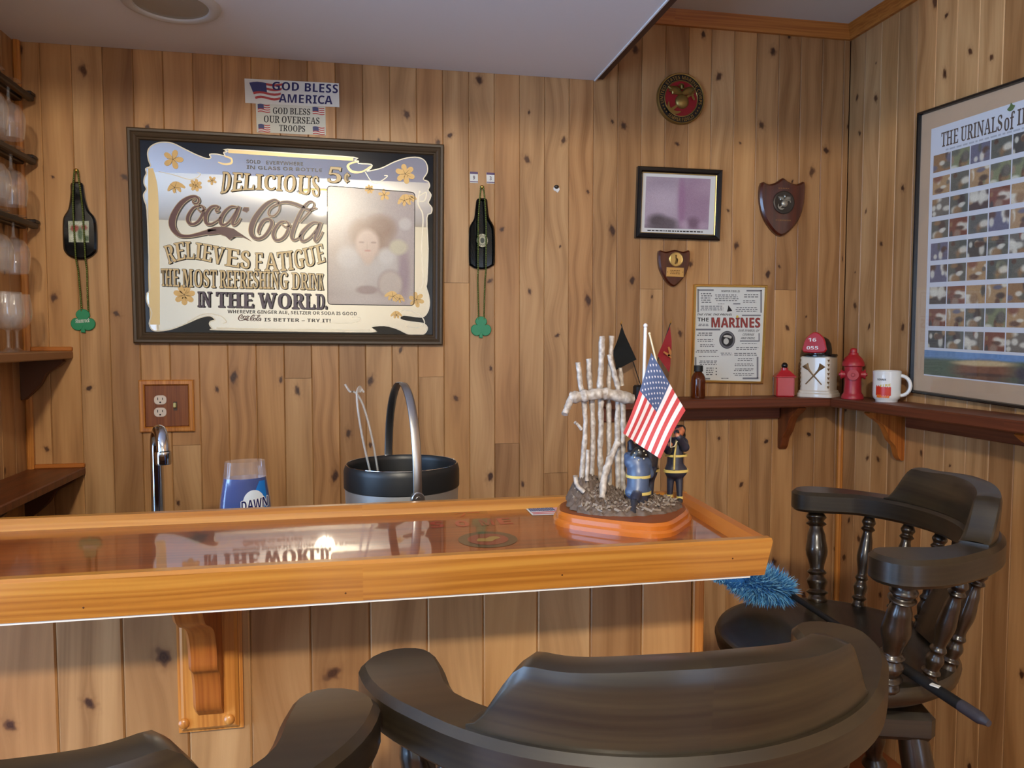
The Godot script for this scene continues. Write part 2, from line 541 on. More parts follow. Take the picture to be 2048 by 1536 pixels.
func setup_view():
	var cam := Camera3D.new()
	cam.name = "camera"
	add_child(cam)
	cam.position = Vector3(0, 1.33, 2.4)
	cam.rotation = Vector3(deg_to_rad(-3.27), deg_to_rad(-11.14), 0)
	cam.fov = 53.06
	cam.near = 0.02
	cam.current = true
	var we := WorldEnvironment.new()
	we.name = "environment"
	var e := Environment.new()
	e.background_mode = Environment.BG_SKY
	var sky := Sky.new()
	var ps := ProceduralSkyMaterial.new()
	ps.sky_top_color = Color(0.35, 0.52, 0.85); ps.sky_horizon_color = Color(0.75, 0.83, 0.92)
	ps.ground_bottom_color = Color(0.25, 0.24, 0.22); ps.ground_horizon_color = Color(0.55, 0.56, 0.55)
	sky.sky_material = ps
	e.sky = sky
	e.tonemap_mode = Environment.TONE_MAPPER_LINEAR
	e.tonemap_exposure = 1.12
	e.sdfgi_enabled = true
	e.ssao_enabled = true
	e.ssil_enabled = true
	we.environment = e
	add_child(we)
	# daylight through the curtained window of the side wall, and through the one in the rear wall
	day_light("window_light", Vector3(-2.66, 1.06, 2.45), Vector3(1, 0, 0), Vector2(2.2, 1.96), 11.0)
	day_light("rear_window_light", Vector3(-2.2, 1.06, 4.88), Vector3(0, 0, -1), Vector2(0.74, 1.96), 0.4)
	day_light("door_window_light", Vector3(1.14, 1.06, 4.88), Vector3(0, 0, -1), Vector2(0.84, 1.96), 0.5)
	# warm ceiling lamp behind the viewer
	var o := OmniLight3D.new()
	o.name = "ceiling_lamp_light"
	add_child(o)
	o.position = Vector3(-0.27, 2.31, 3.36)
	o.light_color = Color(1.0, 0.95, 0.86)
	o.light_energy = 3.9
	o.light_size = 0.07
	o.omni_range = 12.0
	o.omni_attenuation = 2.0
	o.shadow_enabled = true

func day_light(called: String, at: Vector3, dir: Vector3, size: Vector2, energy: float):
	var a := AreaLight3D.new()
	a.name = called
	add_child(a)
	a.look_at_from_position(at, at + dir, Vector3.UP)
	a.area_size = size
	a.area_normalize_energy = true
	a.light_color = Color(0.6, 0.79, 1.0)
	a.light_energy = energy
	a.shadow_enabled = true
	a.area_range = 12.0

var planks := []      # materials, one for each board picture and tone

func setup_materials():
	var L := rgb(204, 164, 116); var Mi := rgb(182, 140, 94); var Dk := rgb(144, 104, 64); var Kn := rgb(58, 32, 20)
	var tones := [Color(1, 1, 1), Color(0.93, 0.91, 0.89), Color(0.98, 0.94, 0.9), Color(0.86, 0.82, 0.78), Color(1.0, 0.97, 0.92)]
	for i in 12:
		var im := wood_image(112, 1800, 100 + i, [6, 8, 5, 9, 6, 11, 8, 6, 9, 5, 8, 12][i], L, Mi, Dk, Kn, 2.65, [1.3, 1.8, 1.1, 2.2, 1.6, 1.2, 1.9, 2.6, 1.4, 2.0, 1.7, 1.2][i], 0.5, 0.7)
		var t := ImageTexture.create_from_image(im)
		for k in 3:
			var m := mat("plank_%d_%d" % [i, k], tones[(i + k * 2) % 5], 0.42)
			m.albedo_texture = t
			planks.append(m)
	var oak := wood_image(160, 1024, 300, 0, rgb(208, 144, 70), rgb(192, 124, 54), rgb(164, 98, 38), rgb(90, 50, 20), 1.6, 5.0, 1.8, 0.8, 0.05)
	M["oak_source"] = null
	var mo := wood_mat("oak_along_x", oak, Color(0.88, 0.89, 0.78), 0.3, true, Vector3(1.0, 6.0, 6.0))
	coat(mo, 0.5, 0.15)
	coat(wood_mat("oak_upright", oak, Color.WHITE, 0.35, false, Vector3(6.0, 1.0, 6.0)), 0.3, 0.2)
	var top := wood_image(192, 1024, 320, 2, rgb(176, 98, 42), rgb(156, 80, 30), rgb(124, 58, 20), rgb(60, 30, 14), 1.6, 4.0, 0.9, 0.8, 0.2)
	var mt := wood_mat("bar_top", top, Color(0.9, 0.86, 0.75), 0.35, true)
	coat(mt, 1.0, 0.035)
	mt.metallic_specular = 0.5
	mt.heightmap_enabled = false
	var dw := wood_image(128, 512, 340, 0, rgb(72, 58, 40), rgb(58, 46, 32), rgb(42, 32, 22), rgb(20, 14, 10), 2.0, 5.0, 1.2, 0.8, 0.1)
	coat(wood_mat("stool_wood", dw, Color(0.78, 0.82, 0.8), 0.42, true, Vector3(2.0, 6.0, 2.0)), 0.55, 0.22)
	coat(wood_mat("stool_turned", dw, Color(0.76, 0.72, 0.68), 0.32, false, Vector3(6.0, 2.0, 6.0)), 0.7, 0.12)
	var red := wood_image(128, 512, 350, 0, rgb(122, 66, 40), rgb(104, 52, 30), rgb(80, 38, 22), rgb(40, 20, 12), 2.0, 4.0, 1.2, 0.8, 0.1)
	wood_mat("ledge_along_x", red, Color.WHITE, 0.42, true, Vector3(1.2, 6.0, 6.0))
	wood_mat("ledge_along_z", red, Color.WHITE, 0.42, true, Vector3(6.0, 6.0, 1.2))
	wood_mat("bracket_orange", oak, Color(0.86, 0.76, 0.68), 0.4, false, Vector3(6.0, 1.5, 6.0))
	wood_mat("trim_orange_x", oak, Color(0.9, 0.86, 0.8), 0.45, true, Vector3(1.0, 6.0, 6.0))
	wood_mat("plate_walnut", red, Color(1.0, 0.98, 0.8), 0.4, false, Vector3(6.0, 2.0, 6.0))
	wood_mat("outlet_wood", oak, Color(0.66, 0.56, 0.52), 0.4, false, Vector3(6.0, 2.0, 6.0))
	wood_mat("walnut", red, Color(0.72, 0.62, 0.58), 0.3, false, Vector3(8.0, 2.0, 8.0))
	coat(M["walnut"], 0.6, 0.12)
	mat("paint_ceiling", rgb(236, 237, 240), 0.85)
	mat("paint_cream", rgb(196, 190, 174), 0.8)
	mat("paint_upper", rgb(206, 204, 198), 0.85)
	tri_noise(mat("floor", Color.WHITE, 0.5), noise_tex(5, 0.02, rgb(120, 66, 34), rgb(146, 84, 46)), 1.0)
	mat("black_gloss", rgb(14, 14, 15), 0.18)
	mat("black_matte", rgb(20, 20, 21), 0.55)
	mat("white_gloss", rgb(228, 228, 226), 0.2)
	mat("white_paper", rgb(222, 224, 220), 0.6)
	mat("chrome", rgb(205, 207, 212), 0.08, 1.0)
	mat("brushed_steel", rgb(190, 190, 188), 0.3, 1.0)
	mat("gold_metal", rgb(214, 170, 92), 0.3, 1.0)
	mat("ink", rgb(26, 24, 28), 0.6)

func build_room():
	# back wall: upright boards with V joints over a backing
	var wb := structure("wall_back")
	var mb := MB.new()
	mb.box(Vector3((XL - 0.12 + XR + 0.12) / 2, CEIL / 2, -0.07), Vector3(XR - XL + 0.24, CEIL, 0.1))
	wpart(wb, "backing", mb, mat("backing_wood", rgb(96, 60, 36), 0.8))
	var cut := {0: 1.508, 8: 1.497, -1: 1.215, -6: 1.215, 2: 1.0, 14: 1.5, -10: 1.02, 4: 0.9}
	var pw := 0.0803
	for k in range(-15, 18):
		var x0: float = 0.2565 + k * pw
		var x1: float = x0 + pw
		x0 = maxf(x0, XL); x1 = minf(x1, XR)
		if x1 - x0 < 0.01: continue
		var ys := [0.0, CEIL]
		if cut.has(k): ys = [0.0, cut[k], CEIL]
		for s in ys.size() - 1:
			board(wb, Vector3(x0, ys[s], 0), Vector3(1, 0, 0), x1 - x0, ys[s + 1] - ys[s])
	# right wall, boards as far as they can be seen, plain beyond
	var wr := structure("wall_right")
	mb = MB.new()
	mb.box(Vector3(XR + 0.07, CEIL / 2, 2.45), Vector3(0.1, CEIL, 5.1))
	wpart(wr, "backing", mb, M["backing_wood"])
	for k in 26:
		board(wr, Vector3(XR, 0, k * pw), Vector3(0, 0, 1), pw, CEIL)
	mb = MB.new()
	mb.box(Vector3(XR + 0.012, CEIL / 2, (26 * pw + 4.95) / 2), Vector3(0.024, CEIL, 4.95 - 26 * pw))
	wpart(wr, "panel", mb, planks[1])
	# side wall behind the bar
	var wl := structure("wall_left")
	mb = MB.new()
	mb.box(Vector3(XL - 0.07, CEIL / 2, 0.5), Vector3(0.1, CEIL, 1.0))
	wpart(wl, "backing", mb, M["backing_wood"])
	for k in 12:
		board(wl, Vector3(XL, 0, (k + 1) * pw), Vector3(0, 0, -1), pw, CEIL)
	mb = MB.new()
	mb.box(Vector3((XL - 2.7) / 2 - 0.1, CEIL / 2, 0.95), Vector3(2.7 + XL + 0.1, CEIL, 0.1))
	wpart(structure("wall_stub"), "panel", mb, mat("panel_brown", rgb(104, 72, 46), 0.6))
	# floor, ceiling, soffit
	var fl := structure("floor")
	mb = MB.new()
	mb.box(Vector3(-0.55, -0.05, 2.4), Vector3(4.8, 0.1, 5.4))
	wpart(fl, "slab", mb, M["floor"])
	var ce := structure("ceiling")
	mb = MB.new()
	mb.box(Vector3(-0.55, CEIL + 0.05, 2.4), Vector3(4.8, 0.1, 5.4))
	wpart(ce, "slab", mb, M["paint_upper"])
	mb = MB.new()
	var sx := 0.742
	mb.box(Vector3((sx - 2.75) / 2, (SOFF + CEIL) / 2, 0.86), Vector3(sx + 2.75, CEIL - SOFF, 1.72), 0.002)
	wpart(ce, "soffit", mb, M["paint_ceiling"], "lower white soffit over the bar")
	# trims: crown on the back and right wall, soffit edge, corner strips
	mb = MB.new()
	mb.extrude(v2s([0, 0, 0.012, 0, 0.016, 0.008, 0.03, 0.03, 0.034, 0.042, 0.0, 0.042]), sx, XR, 0, Transform3D(Basis(Vector3(0, 0, 1), Vector3(0, 1, 0), Vector3(1, 0, 0)), Vector3(0, CEIL - 0.042, 0)))
	wpart(structure("trim_1"), "crown_moulding", mb, M["trim_orange_x"])
	mb = MB.new()
	mb.extrude(v2s([0, 0, -0.012, 0, -0.016, 0.008, -0.03, 0.03, -0.034, 0.042, 0.0, 0.042]), -2.2, 0.0, 0, Transform3D(Basis(Vector3(1, 0, 0), Vector3(0, 1, 0), Vector3(0, 0, -1)), Vector3(XR, CEIL - 0.042, 0)))
	wpart(structure("trim_2"), "crown_moulding", mb, M["trim_orange_x"])
	mb = MB.new()
	mb.box(Vector3(sx + 0.014, (SOFF + CEIL) / 2 + 0.002, 0.86), Vector3(0.028, CEIL - SOFF - 0.004, 1.72), 0.003)
	wpart(structure("trim_3"), "soffit_edge", mb, mat("trim_dark", rgb(62, 32, 22), 0.5))
	mb = MB.new()
	mb.box(Vector3(sx - 0.001, SOFF - 0.001, 0.86), Vector3(0.006, 0.004, 1.72), 0.001)
	wpart(structure("trim_4"), "corner_bead", mb, mat("bead_white", rgb(236, 238, 240), 0.4))
	mb = MB.new()
	mb.box(Vector3(XR - 0.009, 0.55, 0.009), Vector3(0.018, 1.1, 0.018), 0.005)
	wpart(structure("trim_5"), "corner_strip", mb, M["oak_upright"])
	mb = MB.new()
	mb.box(Vector3(XL + 0.009, CEIL / 2 - 0.1, 0.009), Vector3(0.018, SOFF, 0.018), 0.005)
	wpart(structure("trim_6"), "corner_strip", mb, M["oak_upright"])
	# recessed lamp in the soffit, switched off
	var t := thing("recessed_light", "round white recessed ceiling light, switched off, in the soffit", "ceiling light", Vector3(-0.447, SOFF, 0.335))
	mb = MB.new()
	mb.lathe([Vector2(0.086, 0.0), Vector2(0.088, -0.006), Vector2(0.094, -0.009), Vector2(0.104, -0.008), Vector2(0.113, -0.004), Vector2(0.116, 0.0)].map(func(p): return p), 48)
	part(t, "trim_ring", mb, mat("ring_white", rgb(214, 216, 214), 0.4))
	mb = MB.new()
	mb.lathe([Vector2(0.0, -0.0035), Vector2(0.06, -0.003), Vector2(0.087, -0.0015)], 48)
	part(t, "lens", mb, mat("lens_grey", rgb(166, 166, 156), 0.25))

# one upright board: foot = lower left front corner, dir = along the wall (left to right seen from the room)
func board(parent: Node3D, foot: Vector3, dir: Vector3, w: float, h: float, thick := 0.014):
	var out := Vector3.UP.cross(dir) * -1.0
	if dir.x > 0.5: out = Vector3(0, 0, 1)
	elif dir.z > 0.5: out = Vector3(-1, 0, 0)
	else: out = Vector3(1, 0, 0)
	var ch := 0.0022
	var g := 0.0002
	var mb := MB.new()
	var a := g; var b := w - g
	var P := func(u: float, y: float, d: float) -> Vector3: return foot + dir * u + Vector3(0, y, 0) - out * d
	var vh := h / 3.4
	var v0 := rng.randf() * (1.0 - vh)
	var flipx := rng.randf() < 0.5
	var r := Rect2(0.03, v0, 0.94, vh)
	if flipx: r = Rect2(0.97, v0, -0.94, vh)
	if rng.randf() < 0.5: r = Rect2(r.position.x, v0 + vh, r.size.x, -vh)
	var mid: Vector3 = P.call(w / 2, h / 2, thick / 2)
	var y0 := 0.0004; var y1 := h - 0.0004
	var q := [P.call(a + ch, y0, 0.0), P.call(b - ch, y0, 0.0), P.call(b - ch, y1, 0.0), P.call(a + ch, y1, 0.0)]
	var outward: bool = (q[2] - q[0]).cross(q[3] - q[1]).dot(out) > 0
	if outward: mb.quad(q[0], q[1], q[2], q[3], r)
	else: mb.quad(q[1], q[0], q[3], q[2], r)
	var e := Rect2(r.position, Vector2(0.02, vh))
	face_out(mb, P.call(a, y0, ch), P.call(a + ch, y0, 0.0), P.call(a + ch, y1, 0.0), P.call(a, y1, ch), mid, e)
	face_out(mb, P.call(b - ch, y0, 0.0), P.call(b, y0, ch), P.call(b, y1, ch), P.call(b - ch, y1, 0.0), mid, e)
	face_out(mb, P.call(a, y0, thick), P.call(a, y0, ch), P.call(a, y1, ch), P.call(a, y1, thick), mid, e)
	face_out(mb, P.call(b, y0, ch), P.call(b, y0, thick), P.call(b, y1, thick), P.call(b, y1, ch), mid, e)
	face_out(mb, P.call(a, y0, ch), P.call(b, y0, ch), P.call(b, y0, thick), P.call(a, y0, thick), mid, e)
	face_out(mb, P.call(a, y1, ch), P.call(b, y1, ch), P.call(b, y1, thick), P.call(a, y1, thick), mid, e)
	wpart(parent, "plank", mb, planks[rng.randi() % planks.size()])

func face_out(mb: MB, a: Vector3, b: Vector3, d: Vector3, e: Vector3, mid: Vector3, r: Rect2):
	if (d - a).cross(e - b).dot((a + b + d + e) / 4.0 - mid) >= 0: mb.quad(a, b, d, e, r)
	else: mb.quad(b, a, e, d, r)

# ------------------------------------------------------------------ the bar
const BX0 := -0.925
const BX1 := 0.522
# the end of the bar runs slightly askew
func askew(z: float) -> float:
	return 0.02 * (1.5 - z) / 0.33

func build_bar():
	var t := thing("bar_counter", "long wooden bar with glossy raised-rail top and knotty board front", "bar counter", Vector3(-0.2, 0, 1.3))
	# knee wall
	var mb := MB.new()
	mb.box(Vector3((BX0 + 0.5) / 2, 0.51, 1.24), Vector3(0.5 - BX0, 1.02, 0.11))
	wpart(t, "core", mb, M["backing_wood"])
	var pw := 0.0815
	var x := 0.498
	while x > BX0:
		var x0 := maxf(x - pw, BX0)
		board(t, Vector3(x0, 0, 1.31), Vector3(1, 0, 0), x - x0, 1.022)
		x -= pw
	mb = MB.new()
	mb.box(Vector3(0.507, 0.51, 1.25), Vector3(0.018, 1.02, 0.13), 0.002)
	wpart(t, "end_board", mb, M["oak_upright"])
	# top
	mb = MB.new()
	var z0 := 1.172; var z1 := 1.5
	var S := 1.058
	mb.quad(Vector3(BX0, S, z1 - 0.012), Vector3(BX1 - 0.012, S, z1 - 0.012), Vector3(BX1 + 0.008, S, z0 + 0.012), Vector3(BX0, S, z0 + 0.012), Rect2(0, 0, 1.3, 1))
	mb.quad(Vector3(BX0, 1.03, z0 + 0.01), Vector3(BX1 - 0.01, 1.03, z0 + 0.01), Vector3(BX1 - 0.01, 1.03, z1 - 0.01), Vector3(BX0, 1.03, z1 - 0.01))
	wpart(t, "top_board", mb, M["bar_top"], "glossy lacquered reddish bar top")
	# raised rails, front one with a deep face
	mb = MB.new()
	rail_x(mb, [Vector2(z1, 1.026), Vector2(z1, 1.069), Vector2(z1 - 0.004, BAR), Vector2(z1 - 0.016, BAR), Vector2(z1 - 0.022, 1.069), Vector2(z1 - 0.026, S - 0.002), Vector2(z1 - 0.026, 1.026)])
	wpart(t, "front_rail", mb, M["oak_along_x"])
	mb = MB.new()
	rail_x(mb, [Vector2(z0, 1.026), Vector2(z0 + 0.03, 1.026), Vector2(z0 + 0.03, S - 0.002), Vector2(z0 + 0.024, 1.066), Vector2(z0 + 0.016, BAR), Vector2(z0 + 0.003, BAR), Vector2(z0, 1.07)])
	wpart(t, "back_rail", mb, M["oak_along_x"])
	mb = MB.new()
	var pr := [Vector2(BX1, 1.069), Vector2(BX1 - 0.004, BAR), Vector2(BX1 - 0.018, BAR), Vector2(BX1 - 0.026, 1.067), Vector2(BX1 - 0.032, S - 0.002), Vector2(BX1 - 0.032, 1.026), Vector2(BX1 - 0.011, 1.026)]
	for k in pr.size():
		var p: Vector2 = pr[k]; var q: Vector2 = pr[(k + 1) % pr.size()]
		mb.quad_out(Vector3(p.x + askew(z0 + 0.008), p.y - 0.0006, z0 + 0.008), Vector3(p.x + askew(z1 - 0.008), p.y - 0.0006, z1 - 0.008), Vector3(q.x + askew(z1 - 0.008), q.y - 0.0006, z1 - 0.008), Vector3(q.x + askew(z0 + 0.008), q.y - 0.0006, z0 + 0.008), Vector3(BX1 - 0.006, 1.05, (z0 + z1) / 2))
	wpart(t, "end_rail", mb, mat("oak_end", rgb(176, 104, 40), 0.4))
	mb = MB.new()
	mb.box(Vector3((BX0 + BX1 - 0.03) / 2, 1.0245, 1.405), Vector3(BX1 - BX0 - 0.03, 0.003, 0.186))
	wpart(t, "white_underside", mb, mat("white_strip", rgb(232, 228, 222), 0.5), "thin white board edge under the bar top")
	for p in [[-0.30, 1.038], [-0.02, 1.036], [0.24, 1.042], [0.466, 1.05]]:
		mb = MB.new()
		mb.ball(Vector3(p[0], p[1], 1.4995), 0.0016, 8, Vector3(1, 1, 0.5))
		wpart(t, "nail", mb, mat("nail_brown", rgb(86, 52, 30), 0.3, 0.5))
	# support bracket: moulded plate, carved arm, two plugs
	for bx in [-0.2055]:
		mb = MB.new()
		mb.extrude(v2s([bx - 0.042, 0.797, bx + 0.042, 0.797, bx + 0.042, 1.0, bx - 0.042, 1.0]), 1.31, 1.316)
		mb.extrude(v2s([bx - 0.037, 0.803, bx + 0.037, 0.803, bx + 0.037, 1.0, bx - 0.037, 1.0]), 1.316, 1.326, 0.004)
		var br := wpart(t, "bracket", mb, M["oak_upright"], "golden wooden support bracket with a carved arm")
		var side := smooth_loop(v2s([1.324, 0.832, 1.334, 0.832, 1.342, 0.842, 1.345, 0.87, 1.352, 0.892, 1.364, 0.902, 1.366, 0.925, 1.378, 0.955, 1.402, 0.972, 1.43, 0.985, 1.445, 1.0, 1.45, 1.022, 1.39, 1.023, 1.326, 1.022, 1.324, 0.93]), 3)
		mb = MB.new()
		mb.extrude(side, -0.018, 0.018, 0.004, Transform3D(Basis(Vector3(0, 0, 1), Vector3(0, 1, 0), Vector3(-1, 0, 0)), Vector3(bx, 0, 0)))
		var arm := part(br, "carved_arm", mb, M["bracket_orange"])
		for s in [-1, 1]:
			mb = MB.new()
			mb.ball(Vector3(bx + s * 0.029 - 0.004, 0.815, 1.327), 0.0072, 14, Vector3(1, 1, 0.7))
			part(br, "plug", mb, M["oak_upright"])

func rail_x(mb: MB, pr: Array):
	var mid := Vector2.ZERO
	for p in pr: mid += p / pr.size()
	for k in pr.size():
		var p: Vector2 = pr[k]; var q: Vector2 = pr[(k + 1) % pr.size()]
		mb.quad_out(Vector3(BX0, p.y, p.x), Vector3(askew(p.x) + (BX1 if p.y > 1.04 else BX1 - 0.011), p.y, p.x), Vector3(askew(q.x) + (BX1 if q.y > 1.04 else BX1 - 0.011), q.y, q.x), Vector3(BX0, q.y, q.x), Vector3((BX0 + BX1) / 2, mid.y, mid.x))
	var poly := PackedVector2Array(pr)
	var tr := Geometry2D.triangulate_polygon(poly)
	for k in range(0, tr.size(), 3):
		var c := [poly[tr[k]], poly[tr[k + 1]], poly[tr[k + 2]]]
		for e in [0, 1]:
			var f := func(p: Vector2) -> Vector3: return Vector3(BX0 if e == 0 else askew(p.x) + (BX1 if p.y > 1.04 else BX1 - 0.011), p.y, p.x)
			mb.tri_out(f.call(c[0]), f.call(c[1]), f.call(c[2]), Vector3((BX0 + BX1) / 2, mid.y, mid.x))

# ------------------------------------------------------------------ stools
const HA := 0.98
var bow_pts := []
func bow_at(u: float) -> Array:   # u -1..1 : centre point, half width
	var a := absf(u)
	var w := 0.030
	var c := Vector3.ZERO
	var th := a * deg_to_rad(82.0)
	c = Vector3(0.266 * sin(th), 0, 0.248 * cos(th))
	w += 0.014 * smoothstep(0.66, 0.95, a)
	c.x -= 0.006 * smoothstep(0.72, 0.98, a)
	return [Vector3(c.x * (signf(u) if u != 0 else 1.0), 0, c.z), w]

func bow_edge(u: float, side: float) -> Vector3:   # side -1 inner, 1 outer
	var c: Array = bow_at(u)
	var d := 0.004
	var t: Vector3 = (bow_at(minf(u + d, 1.0))[0] - bow_at(maxf(u - d, -1.0))[0]).normalized()
	var o := Vector3(t.z, 0, -t.x)   # towards outside
	if o.dot(Vector3(c[0].x, 0, c[0].z + 0.05)) < 0: o = -o
	return c[0] + o * c[1] * side

func make_stool(label: String) -> Node3D:
	var t := thing("bar_stool", label, "bar stool", Vector3.ZERO, 0.0, "dark captain's bar stools")
	var W: Material = M["stool_wood"]; var T: Material = M["stool_turned"]
	# bow shaped arm with paddle ends: outline in plan
	var plan := PackedVector2Array()
	var N := 40
	for i in N + 1:
		var p := bow_edge(-1.0 + 2.0 * i / N, 1.0)
		plan.append(Vector2(p.x, -p.z))
	var endp := func(sgn: float) -> Array:
		var a := bow_edge(sgn, 1.0); var b := bow_edge(sgn, -1.0)
		var o := []
		var mid := (a + b) / 2.0; var r := (a - b) / 2.0
		var f := Vector3(0, 0, -1)
		for k in range(1, 9):
			var an := PI * k / 9.0
			var q: Vector3 = mid + r * cos(an) + f * sin(an) * 0.042
			o.append(Vector2(q.x, -q.z))
		return o
	plan.append_array(PackedVector2Array(endp.call(1.0)))
	for i in N + 1:
		var p := bow_edge(1.0 - 2.0 * i / N, -1.0)
		plan.append(Vector2(p.x, -p.z))
	var er: Array = endp.call(-1.0)
	er.reverse()
	plan.append_array(PackedVector2Array(er))
	var mb := MB.new()
	var up := Transform3D(Basis(Vector3(1, 0, 0), Vector3(0, 0, -1), Vector3(0, 1, 0)), Vector3.ZERO)
	mb.extrude(plan, HA - 0.022, HA, 0.007, up)
	mb.extrude(plan, -(HA - 0.022), -(HA - 0.044), 0.006, Transform3D(Basis(Vector3(1, 0, 0), Vector3(0, 0, -1), Vector3(0, -1, 0)), Vector3.ZERO))
	part(t, "arm_bow", mb, W)
	# crest: stands on the back of the bow, leaning outwards
	mb = MB.new()
	var rows_o := []; var rows_i := []; var rows_t := []
	var K := 44; var V := 8
	var U := 0.55
	for i in K + 1:
		var s := -1.0 + 2.0 * i / K
		var u := s * U
		var e := 1.0 - absf(s)
		var h := 0.071 * smoothstep(0.0, 0.30, e) * (1.0 - 0.1 * smoothstep(0.0, 0.5, e) * (1.0 - smoothstep(0.3, 0.9, e))) + 0.003
		var ro := PackedVector3Array(); var ri := PackedVector3Array(); var rt := PackedVector3Array()
		var po := bow_edge(u, 0.62); var pi := bow_edge(u, -0.92)
		var outd := (po - pi).normalized()
		for k in V + 1:
			var f := float(k) / V
			var lean := outd * (h * f * 0.07)
			var roundo := 0.003 * smoothstep(0.85, 1.0, f)
			ro.append(po + lean - outd * roundo + Vector3(0, HA + h * f, 0))
			var pin := pi.lerp(po, 0.06 + 0.08 * f)
			ri.append(pin + lean + outd * roundo * 0.7 - outd * 0.003 * sin(f * PI) + Vector3(0, HA + h * f, 0))
		for k in 4:
			rt.append(ro[V].lerp(ri[V], k / 3.0) + Vector3(0, 0.002 * sin(PI * k / 3.0), 0))
		rows_o.append(ro); rows_i.append(ri); rows_t.append(rt)
	mb.grid(rows_o, false, true)
	mb.grid(rows_i, false, false)
	mb.grid(rows_t, false, true)
	for e in [0, K]:
		for k in V:
			mb.quad_out(rows_o[e][k], rows_o[e][k + 1], rows_i[e][k + 1], rows_i[e][k], Vector3(0, HA + 0.05, 0.1))
	part(t, "crest", mb, W)
	# seat with a scooped top
	mb = MB.new()
	var SY := 0.752
	mb.lathe([Vector2(0.0, SY - 0.05), Vector2(0.17, SY - 0.05), Vector2(0.195, SY - 0.044), Vector2(0.213, SY - 0.03), Vector2(0.217, SY - 0.014), Vector2(0.212, SY - 0.003), Vector2(0.2, SY), Vector2(0.17, SY - 0.004), Vector2(0.1, SY - 0.012), Vector2(0.0, SY - 0.014)], 56, Transform3D(Basis().scaled(Vector3(1.04, 1, 0.98)), Vector3(0, 0, 0.01)))
	part(t, "seat", mb, W)
	# turned spindles between seat and bow
	for s in [-1.0, 1.0]:
		spindle(t, bow_at(0.97 * s)[0], Vector3(0.203 * s, 0, 0.038), SY, 1.3)
		spindle(t, bow_at(0.66 * s)[0], Vector3(0.176 * s, 0, 0.112), SY, 0.85)
		spindle(t, bow_at(0.43 * s)[0], Vector3(0.125 * s, 0, 0.163), SY, 0.85)
		spindle(t, bow_at(0.22 * s)[0], Vector3(0.066 * s, 0, 0.193), SY, 0.85)
	mb = MB.new()
	var sp := PackedVector2Array()
	for k in 13:
		var f := k / 12.0
		sp.append(Vector2(-0.036 - 0.014 * sin(f * PI * 2.0 + 0.4), SY - 0.01 + f * (HA - 0.036 - SY)))
	for k in 13:
		var f := 1.0 - k / 12.0
		sp.append(Vector2(0.036 + 0.014 * sin(f * PI * 2.0 + 0.4), SY - 0.01 + f * (HA - 0.036 - SY)))
	var tilt := Basis(Vector3(1, 0, 0), atan2(-0.02, 0.2))
	mb.extrude(sp, -0.007, 0.007, 0.003, Transform3D(Basis(Vector3(1, 0, 0), 0.33), Vector3(0, 0.05, -0.058)))
	part(t, "back_splat", mb, T)
	# swivel, legs and rungs
	mb = MB.new()
	mb.lathe([Vector2(0.0, SY - 0.078), Vector2(0.13, SY - 0.078), Vector2(0.135, SY - 0.07), Vector2(0.135, SY - 0.056), Vector2(0.12, SY - 0.05), Vector2(0.0, SY - 0.05)], 32)
	part(t, "swivel", mb, M["black_matte"])
	mb = MB.new()
	mb.box(Vector3(0, SY - 0.103, 0), Vector3(0.29, 0.05, 0.29), 0.01)
	part(t, "under_frame", mb, W)
	var feet := []
	for a in [Vector2(-1, -1), Vector2(1, -1), Vector2(1, 1), Vector2(-1, 1)]:
		var top := Vector3(a.x * 0.115, SY - 0.12, a.y * 0.115); var foot := Vector3(a.x * 0.205, 0.0, a.y * 0.205)
		feet.append([top, foot])
		turned(t, "leg", foot, top, [[0.0, 0.013], [0.03, 0.015], [0.12, 0.022], [0.2, 0.016], [0.22, 0.024], [0.25, 0.016], [0.4, 0.025], [0.55, 0.022], [0.66, 0.015], [0.68, 0.025], [0.71, 0.016], [0.78, 0.026], [0.92, 0.026], [1.0, 0.024]], 16)
	for k in 4:
		for lev in [0.27, 0.55]:
			var A: Vector3 = feet[k][1].lerp(feet[k][0], lev + 0.03 * (k % 2)); var B: Vector3 = feet[(k + 1) % 4][1].lerp(feet[(k + 1) % 4][0], lev + 0.03 * (k % 2))
			turned(t, "rung", A, B, [[0.0, 0.009], [0.3, 0.013], [0.5, 0.016], [0.7, 0.013], [1.0, 0.009]], 10)
	return t

func turned(parent: Node3D, called: String, a: Vector3, b: Vector3, prof: Array, segs := 12):
	var y := (b - a).normalized()
	var x := y.cross(Vector3(0, 0, 1) if absf(y.z) < 0.9 else Vector3(1, 0, 0)).normalized()
	var z := x.cross(y)
	var L := (b - a).length()
	var pts := []
	pts.append(Vector2(0.0001, 0))
	for k in prof.size() - 1:
		for s in 4:
			var f := s / 4.0
			var p0: Array = prof[maxi(k - 1, 0)]; var p1: Array = prof[k]; var p2: Array = prof[k + 1]; var p3: Array = prof[mini(k + 2, prof.size() - 1)]
			pts.append(Vector2(lerpf(p1[1], p2[1], f * f * (3 - 2 * f)), lerpf(p1[0], p2[0], f) * L))
	pts.append(Vector2(prof[-1][1], L))
	pts.append(Vector2(0.0001, L))
	var mb := MB.new()
	mb.lathe(pts, segs, Transform3D(Basis(x, y, z), a))
	part(parent, called, mb, M["stool_turned"])

